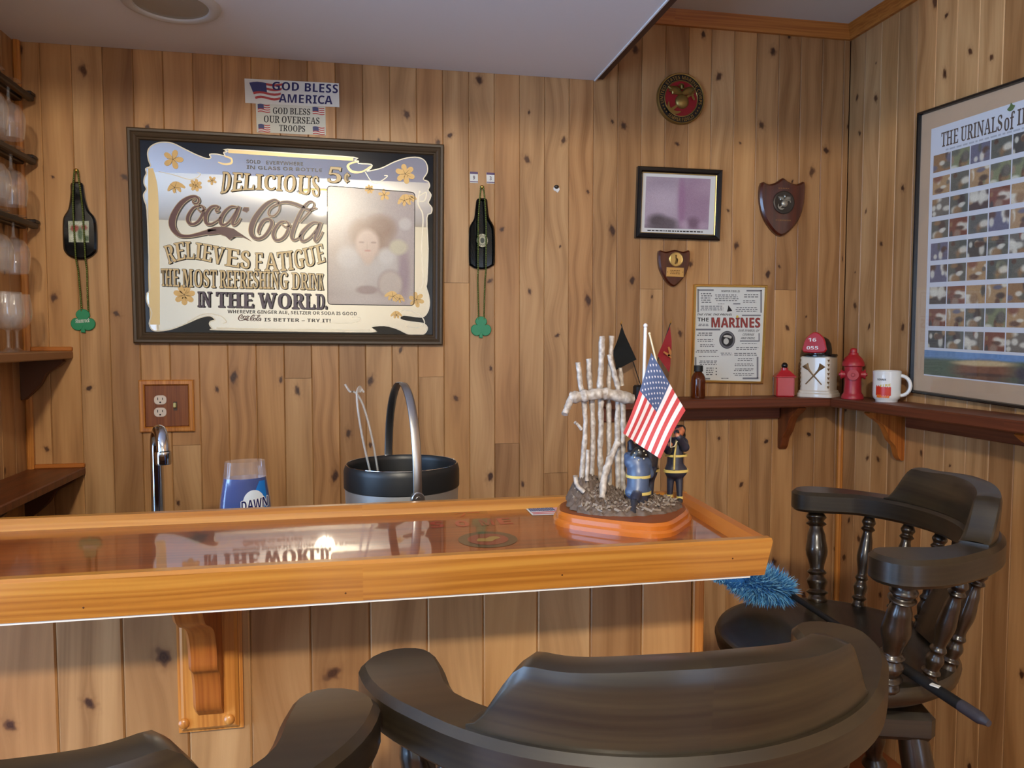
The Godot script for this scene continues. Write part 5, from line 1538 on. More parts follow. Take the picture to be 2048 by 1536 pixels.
func build_corner_poster():
	# large framed poster on the right wall; local x runs along the wall towards the viewer
	var xf := Transform3D(Basis(Vector3(0, 0, 1), Vector3(0, 1, 0), Vector3(-1, 0, 0)), Vector3(XR, 0, 0))
	var t := thing("photo_grid_poster", "tall black framed poster with a grid of small photographs on the right wall", "framed poster", Vector3(XR, 1.165, 0.68))
	var q := v2s([0.352, 1.172, 0.966, 1.150, 0.966, 1.972, 0.354, 2.002])
	var mb := MB.new()
	var qf := PackedVector2Array([q[0], q[1], q[2], q[3]])
	mb.frame(qf, 0.0, [Vector2(0, 0), Vector2(0, 0.018), Vector2(0.002, 0.020), Vector2(0.007, 0.019), Vector2(0.009, 0.012), Vector2(0.009, 0.0)], xf)
	wpart(t, "frame", mb, M["black_gloss"])
	mb = MB.new()
	var mq := PackedVector2Array()
	for k in 4: mq.append(MB.inset(qf, k, 0.008))
	mb.sheet(mq, 0.009, xf)
	wpart(t, "mat_board", mb, mat("mat_tan", rgb(186, 160, 132), 0.6))
	var z0 := 0.404; var z1 := 0.914; var y0 := 1.226; var y1 := 1.942
	var sheetq := v2s([z0, y0, z1, y0 - 0.016, z1, y1 - 0.018, z0, y1])
	mb = MB.new()
	mb.sheet(sheetq, 0.0096, xf)
	wpart(t, "sheet", mb, mat("poster_paper", rgb(206, 212, 222), 0.5))
	# the photographs, each a small print
	var rp := RandomNumberGenerator.new(); rp.seed = 77
	var PT := func(u: float, w: float) -> Vector2:
		return sheetq[0].lerp(sheetq[1], u).lerp(sheetq[3].lerp(sheetq[2], u), w)
	var pal := [rgb(84, 56, 42), rgb(168, 136, 96), rgb(122, 130, 96), rgb(64, 50, 44), rgb(104, 100, 92), rgb(186, 162, 124), rgb(58, 60, 58), rgb(140, 106, 70), rgb(96, 98, 120), rgb(118, 66, 48), rgb(86, 90, 82), rgb(150, 128, 108)]
	var cols := 7
	var rows := 9
	var mats := []
	for k in 14:
		var bg: Color = pal[rp.randi() % pal.size()]
		var bl := []
		for b in 7:
			var c: Color = pal[rp.randi() % pal.size()]
			if rp.randf() < 0.4: c = rgb(214, 212, 196)
			bl.append([rp.randf(), rp.randf(), rp.randf_range(0.08, 0.3), rp.randf_range(0.1, 0.35), c, 0.9, 1.6])
		mats.append(tex_mat("small_photo_%d" % k, paint(40, 32, bg, bl, 0.04, k), 0.45))
	for r in rows:
		for c in cols:
			var u0 := 0.026 + c * 0.1363; var u1 := u0 + 0.1285
			var w1 := 0.889 - r * 0.0880; var w0 := w1 - 0.069
			mb = MB.new()
			var pq := PackedVector2Array([PT.call(u0, w0), PT.call(u1, w0), PT.call(u1, w1), PT.call(u0, w1)])
			mb.sheet(pq, 0.0099, xf, Rect2(pq[0], pq[2] - pq[0]))
			wpart(t, "small_photo", mb, mats[(r * 5 + c * 3 + (r * c) % 4) % 14])
	var band := paint(96, 24, rgb(70, 86, 70), [[0.5, 0.0, 0.7, 0.2, rgb(96, 140, 190), 1.0, 1.5], [0.15, 0.6, 0.2, 0.5, rgb(58, 84, 60), 0.9, 1.0], [0.42, 0.62, 0.2, 0.45, rgb(120, 74, 48), 1.0, 1.6], [0.42, 0.3, 0.2, 0.14, rgb(196, 174, 130), 1.0, 1.8], [0.42, 0.85, 0.18, 0.08, rgb(70, 44, 34), 0.9, 1.6], [0.68, 0.7, 0.05, 0.28, rgb(40, 40, 60), 0.9, 1.6], [0.85, 0.5, 0.15, 0.3, rgb(80, 110, 70), 0.8, 1.0]], 0.03, 12)
	mb = MB.new()
	var bq := PackedVector2Array([PT.call(0.0, 0.005), PT.call(1.0, 0.005), PT.call(1.0, 0.105), PT.call(0.0, 0.105)])
	mb.sheet(bq, 0.00995, xf, Rect2(bq[0], bq[2] - bq[0]))
	wpart(t, "landscape_print", mb, tex_mat("landscape_print", band, 0.45))
	var br: Material = mat("title_brown", rgb(72, 58, 48), 0.5)
	for L in [["THE URINALS", 0.08, 0.50, 0.915, 0.972], ["of", 0.512, 0.575, 0.908, 0.972], ["IRELAND", 0.59, 0.90, 0.915, 0.972]]:
		line_text(t, "lettering", L[0], "serifbold", PackedVector2Array([PT.call(L[1], L[3]), PT.call(L[2], L[3])]), PackedVector2Array([PT.call(L[1], L[4]), PT.call(L[2], L[4])]), 0.0099, br, xf)
	mb = MB.new()
	mb.sheet(moved(smooth_loop(v2s([-0.012, 0, -0.004, 0.006, 0, 0.014, 0.006, 0.006, 0.013, 0.003, 0.006, -0.006, -0.004, -0.007]), 2), PT.call(0.55, 0.984)), 0.0100, xf)
	wpart(t, "leaf_mark", mb, mat("leaf_green", rgb(84, 110, 58), 0.5))
	mb = MB.new()
	var d0 := PackedVector2Array([PT.call(0.08, 0.895), PT.call(0.9, 0.895), PT.call(0.9, 0.906), PT.call(0.08, 0.906)])
	var mbx := MB.new()
	dashes(mbx, d0, 0.0099, 1, 26, 5)
	mbx.v = xform_all(mbx.v, xf)
	mbx.n.fill(Vector3(-1, 0, 0))
	wpart(t, "subtitle", mbx, mat("subtitle_grey", rgb(168, 174, 184), 0.5))
	# pane of glass over it
	mb = MB.new()
	mb.sheet(mq, 0.0125, xf)
	var g := mat("picture_glass", Color(1, 1, 1, 0.03), 0.02)
	g.transparency = BaseMaterial3D.TRANSPARENCY_ALPHA
	wpart(t, "glass_pane", mb, g)

# ------------------------------------------------------------------ drink ledge round the corner
const LY := 1.142
const LD := 0.14
func build_wall_ledge():
	var t := thing("wall_ledge", "dark reddish wooden drink ledge running round the corner on carved brackets", "shelf", Vector3(1.3, LY - 0.2, 0.05))
	var x0 := Vector3(0.7695, 1.1344, 0.1000).x
	var mb := MB.new()
	mb.box(Vector3((x0 + XR) / 2, LY - 0.015, LD / 2), Vector3(XR - x0, 0.03, LD), 0.004)
	wpart(t, "back_board", mb, M["ledge_along_x"])
	mb = MB.new()
	mb.box(Vector3(XR - LD / 2, LY - 0.0152, LD + 1.0), Vector3(LD, 0.03, 2.0), 0.004)
	wpart(t, "side_board", mb, M["ledge_along_z"])
	mb = MB.new()
	mb.box(Vector3((x0 + 1.40) / 2, LY - 0.03 - 0.024, 0.009), Vector3(1.40 - x0, 0.048, 0.018), 0.003)
	wpart(t, "cleat", mb, M["ledge_along_x"])
	mb = MB.new()
	mb.box(Vector3(XR - 0.009, LY - 0.03 - 0.024, 1.24), Vector3(0.018, 0.048, 1.8), 0.003)
	wpart(t, "cleat", mb, M["ledge_along_z"])
	var prof := smooth_loop(v2s([0, 0, 0.118, 0, 0.117, -0.014, 0.095, -0.028, 0.073, -0.045, 0.06, -0.07, 0.05, -0.09, 0.032, -0.108, 0.025, -0.128, 0.018, -0.146, 0.0, -0.152, 0.0, -0.075]), 2)
	for b in [[Vector3(1.415, LY - 0.03, 0.0), 0], [Vector3(XR, LY - 0.03, 0.305), 1], [Vector3(XR, LY - 0.03, 0.86), 1], [Vector3(XR, LY - 0.03, 1.6), 1]]:
		mb = MB.new()
		if b[1] == 0: mb.extrude(prof, -0.014, 0.014, 0.003, Transform3D(Basis(Vector3(0, 0, 1), Vector3(0, 1, 0), Vector3(-1, 0, 0)), b[0]))
		else: mb.extrude(prof, -0.014, 0.014, 0.003, Transform3D(Basis(Vector3(-1, 0, 0), Vector3(0, 1, 0), Vector3(0, 0, -1)), b[0]))
		wpart(t, "bracket", mb, M["plate_walnut"] if b[1] == 0 else M["bracket_orange"])

func build_ledge_things():
	# brown bottle
	var t := thing("amber_bottle", "small amber glass bottle with black cap on the ledge", "bottle", Vector3(1.0752, 1.1452, 0.0700) * Vector3(1, 0, 1) + Vector3(0, LY, 0))
	var mb := MB.new()
	var bp := [Vector2(0.0, 0.0), Vector2(0.021, 0.0), Vector2(0.0232, 0.003), Vector2(0.0232, 0.058), Vector2(0.022, 0.068), Vector2(0.017, 0.078), Vector2(0.0115, 0.084), Vector2(0.0112, 0.092)]
	mb.lathe(bp, 28)
	var am := mat("amber_glass", Color(0.44, 0.20, 0.05, 0.45), 0.06)
	am.refraction_enabled = true
	am.refraction_scale = 0.05
	part(t, "body", mb, am)
	mb = MB.new()
	mb.lathe([Vector2(0.0135, 0.086), Vector2(0.0145, 0.087), Vector2(0.0145, 0.104), Vector2(0.0135, 0.106), Vector2(0.0, 0.106)], 24)
	part(t, "cap", mb, M["black_matte"])
	# red shaker shaped like a little house
	var red: Material = coat(mat("ceramic_red", rgb(176, 26, 36), 0.3), 0.8, 0.1)
	t = thing("red_shaker", "red house-shaped ceramic shaker with black knob on the ledge", "shaker", Vector3(1.3872, 1.1534, 0.0600) * Vector3(1, 0, 1) + Vector3(0, LY, 0), deg_to_rad(-20))
	mb = MB.new()
	mb.box(Vector3(0, 0.034, 0), Vector3(0.058, 0.068, 0.05), 0.004)
	part(t, "body", mb, red)
	mb = MB.new()
	frustum(mb, 0.066, 0.058, 0.067, 0.026, 0.024, 0.088)
	mb.box(Vector3(0, 0.0665, 0), Vector3(0.066, 0.006, 0.058), 0.002)
	part(t, "roof", mb, red)
	mb = MB.new()
	mb.lathe([Vector2(0.012, 0.086), Vector2(0.012, 0.096), Vector2(0.0, 0.097)], 18)
	part(t, "neck", mb, red)
	mb = MB.new()
	mb.ball(Vector3(0, 0.103, 0), 0.0105, 16)
	part(t, "knob", mb, M["black_gloss"])
	# white jar with fire helmet lid
	t = thing("cookie_jar", "white square ceramic jar with crossed trumpets and a fire helmet lid", "jar", Vector3(1.502, LY, 0.078), deg_to_rad(-52))
	var wh: Material = coat(mat("ceramic_white", rgb(214, 206, 192), 0.3), 0.8, 0.08)
	mb = MB.new()
	mb.extrude(rounded(0.098, 0.092, 0.014, Vector2.ZERO, 3), 0.014, 0.134, 0.004, Transform3D(Basis(Vector3(1, 0, 0), Vector3(0, 0, -1), Vector3(0, 1, 0)), Vector3.ZERO))
	part(t, "body", mb, wh)
	mb = MB.new()
	mb.extrude(rounded(0.116, 0.108, 0.018, Vector2.ZERO, 4), 0.0, 0.014, 0.004, Transform3D(Basis(Vector3(1, 0, 0), Vector3(0, 0, -1), Vector3(0, 1, 0)), Vector3.ZERO))
	mb.extrude(rounded(0.108, 0.1, 0.016, Vector2.ZERO, 4), 0.012, 0.022, 0.004, Transform3D(Basis(Vector3(1, 0, 0), Vector3(0, 0, -1), Vector3(0, 1, 0)), Vector3.ZERO))
	part(t, "foot", mb, wh)
	var bronze: Material = mat("trumpet_bronze", rgb(118, 88, 52), 0.4, 0.3)
	for s in [-1.0, 1.0]:
		mb = MB.new()
		mb.tube([Vector3(-0.026 * s, 0.042, 0.0465), Vector3(0.004 * s, 0.075, 0.0475), Vector3(0.016 * s, 0.09, 0.0475), Vector3(0.022 * s, 0.097, 0.048), Vector3(0.028 * s, 0.106, 0.048)], [0.002, 0.0025, 0.0035, 0.007, 0.0115], 10, true, 0.35, Vector3(0, 0, 1))
		part(t, "trumpet", mb, bronze)
	for s in [-1.0, 1.0]:
		for k in 7:
			mb = MB.new()
			mb.extrude(v2s([0, -0.005, 0.004, 0.002, 0.0025, 0.004, 0, 0.0025, -0.0025, 0.004, -0.004, 0.002]), 0.0, 0.0015, 0.0004, Transform3D(Basis(Vector3.UP, s * PI / 4), Vector3(s * 0.0455, 0.034 + k * 0.0145, 0.0425)))
			part(t, "stud", mb, bronze)
	var lid := MB.new()
	var brim := PackedVector2Array()
	for k in 40:
		var a := TAU * k / 40
		brim.append(Vector2(cos(a) * 0.056, sin(a) * (0.056 if sin(a) < 0 else 0.074)))
	lid.extrude(brim, 0.1345, 0.142, 0.003, Transform3D(Basis(Vector3(1, 0, 0), Vector3(0, 0, -1), Vector3(0, 1, 0)), Vector3.ZERO))
	var L := part(t, "helmet_lid", lid, M["black_gloss"], "black fire helmet lid with red front shield")
	mb = MB.new()
	mb.lathe([Vector2(0.043, 0.14), Vector2(0.0425, 0.158), Vector2(0.039, 0.176), Vector2(0.031, 0.19), Vector2(0.018, 0.198), Vector2(0.0, 0.2)], 32, Transform3D(Basis().scaled(Vector3(0.92, 1, 1.08)), Vector3.ZERO))
	part(L, "dome", mb, M["black_gloss"])
	mb = MB.new()
	mb.extrude(smooth_loop(v2s([-0.034, 0.143, 0.034, 0.143, 0.037, 0.165, 0.029, 0.19, 0.012, 0.206, 0, 0.21, -0.012, 0.206, -0.029, 0.19, -0.037, 0.165]), 2), 0.044, 0.051, 0.003, Transform3D(Basis(Vector3(1, 0, 0), -0.12), Vector3(0, 0.0, 0.018)))
	part(L, "red_shield", mb, red)
	for e in [["16", -0.02, 0.006, 0.178, 0.19], ["055", -0.024, 0.014, 0.152, 0.163]]:
		mb = MB.new()
		warp_text(mb, e[0], "sansbold", v2s([e[1], e[3], e[2], e[3]]), v2s([e[1], e[4], e[2], e[4]]), 0.0514, Vector2.ZERO, Transform3D(Basis(Vector3(1, 0, 0), -0.12), Vector3(0, 0.0, 0.018)))
		part(L, "lettering", mb, M["white_gloss"])
	mb = MB.new()
	mb.ball(Vector3(0, 0.2, 0.0), 0.012, 12, Vector3(1, 0.35, 1.4))
	part(L, "crest_bead", mb, mat("old_gold", rgb(140, 110, 56), 0.4, 0.4))
	# hydrant
	t = thing("toy_hydrant", "red plastic fire hydrant standing between the jar and the mug", "hydrant", Vector3(1.548, LY, 0.195), deg_to_rad(-35))
	var hy: Material = mat("hydrant_red", rgb(164, 34, 46), 0.4)
	mb = MB.new()
	mb.lathe([Vector2(0.0, 0.0), Vector2(0.033, 0.0), Vector2(0.034, 0.004), Vector2(0.031, 0.014), Vector2(0.0265, 0.02), Vector2(0.025, 0.05), Vector2(0.0265, 0.1), Vector2(0.027, 0.103)], 28)
	part(t, "barrel", mb, hy)
	mb = MB.new()
	mb.lathe([Vector2(0.027, 0.103), Vector2(0.0335, 0.105), Vector2(0.034, 0.11), Vector2(0.032, 0.118), Vector2(0.026, 0.13), Vector2(0.016, 0.14), Vector2(0.0145, 0.142), Vector2(0.0145, 0.146), Vector2(0.011, 0.148), Vector2(0.011, 0.157), Vector2(0.008, 0.161), Vector2(0.0, 0.163)], 28)
	part(t, "bonnet", mb, mat("hydrant_bonnet", rgb(158, 26, 34), 0.4))
	for s in [[PI / 2, 0.015], [-PI / 2, 0.015], [0.0, 0.017]]:
		mb = MB.new()
		var b := Basis(Vector3(0, 1, 0), s[0]) * Basis(Vector3(1, 0, 0), PI / 2)
		mb.lathe([Vector2(s[1] - 0.003, 0.02), Vector2(s[1] - 0.003, 0.031), Vector2(s[1], 0.031), Vector2(s[1], 0.037), Vector2(0.006, 0.037), Vector2(0.005, 0.042), Vector2(0.0, 0.042)], 18, Transform3D(b, Vector3(0, 0.078, 0)))
		part(t, "nozzle", mb, hy)
	# mug
	t = thing("coffee_mug", "white mug with red flame print on the ledge by the poster", "mug", Vector3(1.578, LY, 0.318), deg_to_rad(18))
	mb = MB.new()
	mb.lathe([Vector2(0.0, 0.0), Vector2(0.031, 0.0), Vector2(0.032, 0.006), Vector2(0.0375, 0.011), Vector2(0.0395, 0.02), Vector2(0.0395, 0.082), Vector2(0.0405, 0.088), Vector2(0.0405, 0.093), Vector2(0.038, 0.095), Vector2(0.0365, 0.093), Vector2(0.0365, 0.012), Vector2(0.03, 0.008), Vector2(0.0, 0.008)], 40)
	part(t, "body", mb, coat(mat("mug_white", rgb(226, 226, 224), 0.2), 0.8, 0.05))
	mb = MB.new()
	var hp := []
	for k in 13:
		var a := -PI / 2 + PI * k / 12.0
		hp.append(Vector3(0.0385 + cos(a) * 0.026, 0.05 + sin(a) * 0.03, 0.0))
	mb.tube(hp, 0.0058, 10, true, 1.3, Vector3(0, 0, 1))
	var hd := part(t, "handle", mb, M["mug_white"])
	hd.rotation.y = deg_to_rad(-62)
	for e in [[0.018, 0.045, -95.0, -30.0, "flame_red", rgb(198, 44, 22), 0.0398], [0.012, 0.018, -90.0, -36.0, "flame_orange", rgb(220, 110, 30), 0.0399]]:
		mb = MB.new()
		var row0 := PackedVector3Array(); var row1 := PackedVector3Array()
		for k in 21:
			var a: float = deg_to_rad(lerpf(e[2], e[3], k / 20.0) - 8.0)
			var wob: float = 0.007 * absf(sin(k * 1.1)) * (1.0 if k < 8 else 0.4)
			row0.append(Vector3(sin(a) * e[6], e[0] + 0.003 * absf(sin(k * 2.1)), cos(a) * e[6])); row1.append(Vector3(sin(a) * e[6], e[1] + wob, cos(a) * e[6]))
		mb.grid([row0, row1])
		part(t, "flame_print", mb, mat(e[4], e[5], 0.3))
	mb = MB.new()
	letter_mesh(mb, "FIRE", "sansbold", func(u: float, w: float) -> Vector3:
		var a := deg_to_rad(lerpf(-82.0, -40.0, u))
		return Vector3(sin(a) * 0.0401, 0.046 + w * 0.007 + u * 0.004, cos(a) * 0.0401))
	part(t, "yellow_lettering", mb, mat("mug_yellow", rgb(206, 176, 40), 0.3))
	mb = MB.new()
	letter_mesh(mb, "NEWARK", "sansbold", func(u: float, w: float) -> Vector3:
		var a := deg_to_rad(lerpf(-96.0, -58.0, u))
		return Vector3(sin(a) * 0.0401, 0.066 + w * 0.006, cos(a) * 0.0401))
	part(t, "dark_lettering", mb, M["ink"])
	# desk flags on the ledge
	t = thing("desk_flags", "small black flag and red flag crossed on thin sticks", "flag stand", Vector3(0.8933, 1.1542, 0.0700) * Vector3(1, 0, 1) + Vector3(0, LY, 0))
	mb = MB.new()
	mb.box(t.position + Vector3(-0.01, 0.022, 0), Vector3(0.05, 0.044, 0.04), 0.005)
	wpart(t, "base", mb, M["black_matte"])
	var stick: Material = M["black_matte"]
	var bt := Vector3(0.8072, 1.3806, 0.0800); var rt := Vector3(0.9730, 1.3844, 0.0800)
	for e in [[bt, Vector3(-0.014, 0.04, 0)], [rt, Vector3(0.012, 0.04, 0)]]:
		mb = MB.new()
		mb.tube([t.position + e[1], e[0]], 0.0016, 8)
		var sk := wpart(t, "stick", mb, stick)
		mb = MB.new()
		mb.lathe([Vector2(0.0, -0.004), Vector2(0.003, 0.0), Vector2(0.002, 0.004), Vector2(0.0, 0.016)], 10, Transform3D(Basis(Vector3(0, 0, 1), -0.3 if e[0].x < 1.0 else 0.5), e[0]))
		part(sk, "finial", mb, M["gold_metal"])
	cloth(t, "black_flag", [Vector3(0.8090, 1.3712, 0.0800), Vector3(0.8598, 1.2684, 0.0800), Vector3(0.7868, 1.2359, 0.0900), Vector3(0.7798, 1.2957, 0.0900)], mat("flag_black", rgb(18, 20, 18), 0.85), 0.006)
	cloth(t, "red_flag", [Vector3(0.9715, 1.3733, 0.0800), Vector3(0.9302, 1.2808, 0.0800), Vector3(0.9649, 1.2265, 0.0880), Vector3(0.9750, 1.2984, 0.0900)], mat("flag_scarlet", rgb(150, 22, 26), 0.75), 0.006)
	mb = MB.new()
	var em := v2s([0.9601, 1.3084, 0.9437, 1.2929, 0.9603, 1.2866, 0.9703, 1.2850])
	mb.stroke([em[0].x, em[0].y, 0.006, em[0].x + 0.006, em[0].y - 0.02, 0.009, em[0].x - 0.002, em[0].y - 0.03, 0.004], 0.0965)
	mb.stroke([em[1].x, em[1].y, 0.005, em[2].x, em[2].y - 0.004, 0.007, em[3].x, em[3].y - 0.012, 0.004], 0.0965)
	wpart(t, "flag_emblem", mb, mat("flag_gold", rgb(190, 120, 60), 0.6))

# hanging cloth between four corners with soft folds
func cloth(parent: Node3D, called: String, c: Array, m: Material, fold: float, uvs := Rect2(0, 0, 1, 1)) -> MeshInstance3D:
	var rows := []
	for i in 17:
		var row := PackedVector3Array()
		for j in 17:
			var u := j / 16.0; var w := i / 16.0
			var p: Vector3 = (c[0] as Vector3).lerp(c[1], u).lerp((c[3] as Vector3).lerp(c[2], u), w)
			row.append(p + Vector3(0, 0, fold * sin(u * 5.0 + w * 4.0) * w))
		rows.append(row)
	var mb := MB.new()
	mb.grid(rows, false, false, uvs)
	return wpart(parent, called, mb, m)

func frustum(mb: MB, w0: float, d0: float, y0: float, w1: float, d1: float, y1: float):
	var mid := Vector3(0, (y0 + y1) / 2, 0)
	var a := [Vector3(-w0 / 2, y0, d0 / 2), Vector3(w0 / 2, y0, d0 / 2), Vector3(w0 / 2, y0, -d0 / 2), Vector3(-w0 / 2, y0, -d0 / 2)]
	var b := [Vector3(-w1 / 2, y1, d1 / 2), Vector3(w1 / 2, y1, d1 / 2), Vector3(w1 / 2, y1, -d1 / 2), Vector3(-w1 / 2, y1, -d1 / 2)]
	for k in 4: mb.quad_out(a[k], a[(k + 1) % 4], b[(k + 1) % 4], b[k], mid)
	mb.quad_out(b[0], b[1], b[2], b[3], mid)
	mb.quad_out(a[0], a[1], a[2], a[3], mid)

# ------------------------------------------------------------------ things on the bar
const SZ := 1.28      # middle plane of the statue
func build_bar_things():
	build_statue()
	var S := 1.058
	var flat := Transform3D(Basis(Vector3(1, 0, 0), Vector3(0, 0, -1), Vector3(0, 1, 0)), Vector3.ZERO)
	# flag decal
	var t := thing("flag_decal", "small flag sticker lying flat on the bar beside the statue", "sticker", Vector3(0.31, S, 1.21))
	var im := flag_image()
	var fm := tex_mat("flag_print", im, 0.4)
	var q := v2s([0.262, -1.245, 0.352, -1.252, 0.352, -1.196, 0.262, -1.189])
	var mb := MB.new()
	mb.sheet(PackedVector2Array([q[0] + Vector2(-0.003, -0.003), q[1] + Vector2(0.003, -0.003), q[2] + Vector2(0.003, 0.003), q[3] + Vector2(-0.003, 0.003)]), S + 0.0004, flat)
	wpart(t, "white_edge", mb, M["white_paper"])
	mb = MB.new()
	mb.sheet(q, S + 0.0006, flat, Rect2(0.262, -1.252, 0.09, 0.063))
	wpart(t, "print", mb, fm)
	# round decal sealed in the bar top
	t = thing("round_decal", "round dark decal with faded emblem in the bar top", "decal", Vector3(0.168, S, 1.378))
	var dm := Vector2(0.168, -1.376)
	for e in [[0.0405, "decal_dark", rgb(62, 50, 30), 0.0003], [0.028, "decal_red", rgb(122, 40, 30), 0.0005]]:
		mb = MB.new()
		mb.sheet(circle2(dm, e[0], e[0] * 1.06, 40), S + e[3], flat)
		wpart(t, "disc", mb, coat(mat(e[1], e[2], 0.4), 1.0, 0.04))
	mb = MB.new()
	mb.sheet(smooth_loop(moved(v2s([-0.016, -0.008, -0.012, 0.006, -0.002, 0.004, 0.004, 0.012, 0.014, 0.012, 0.018, 0.003, 0.01, -0.003, 0.004, -0.012, -0.006, -0.012]), dm), 2), S + 0.0007, flat)
	wpart(t, "emblem_print", mb, coat(mat("decal_gold", rgb(150, 124, 62), 0.4), 1.0, 0.04))
	# faded red marks
	t = thing("red_decal", "faded red lettering sealed in the bar top behind the round decal", "decal", Vector3(0.15, S, 1.27))
	mb = MB.new()
	var y0 := -1.285
	for e in [[0.098, y0, "S"], [0.135, y0 - 0.002, "o"], [0.172, y0, "M"], [0.20, y0 + 0.002, "E"]]:
		warp_text(mb, e[2], "sansbold", v2s([e[0], e[1] - 0.012, e[0] + 0.02, e[1] - 0.012]), v2s([e[0], e[1] + 0.026, e[0] + 0.02, e[1] + 0.026]), S + 0.0003, Vector2.ZERO, flat)
	wpart(t, "lettering", mb, coat(mat("faded_red", rgb(164, 52, 30), 0.4), 1.0, 0.04))
	mb = MB.new()
	mb.stroke([0.142, -1.215, 0.003, 0.158, -1.21, 0.004, 0.15, -1.235, 0.003], S + 0.0003, flat)
	wpart(t, "mark", mb, M["faded_red"])
	mb = MB.new()
	mb.stroke([0.162, -1.208, 0.006, 0.182, -1.21, 0.007], S + 0.0003, flat)
	wpart(t, "mark", mb, M["faded_red"])

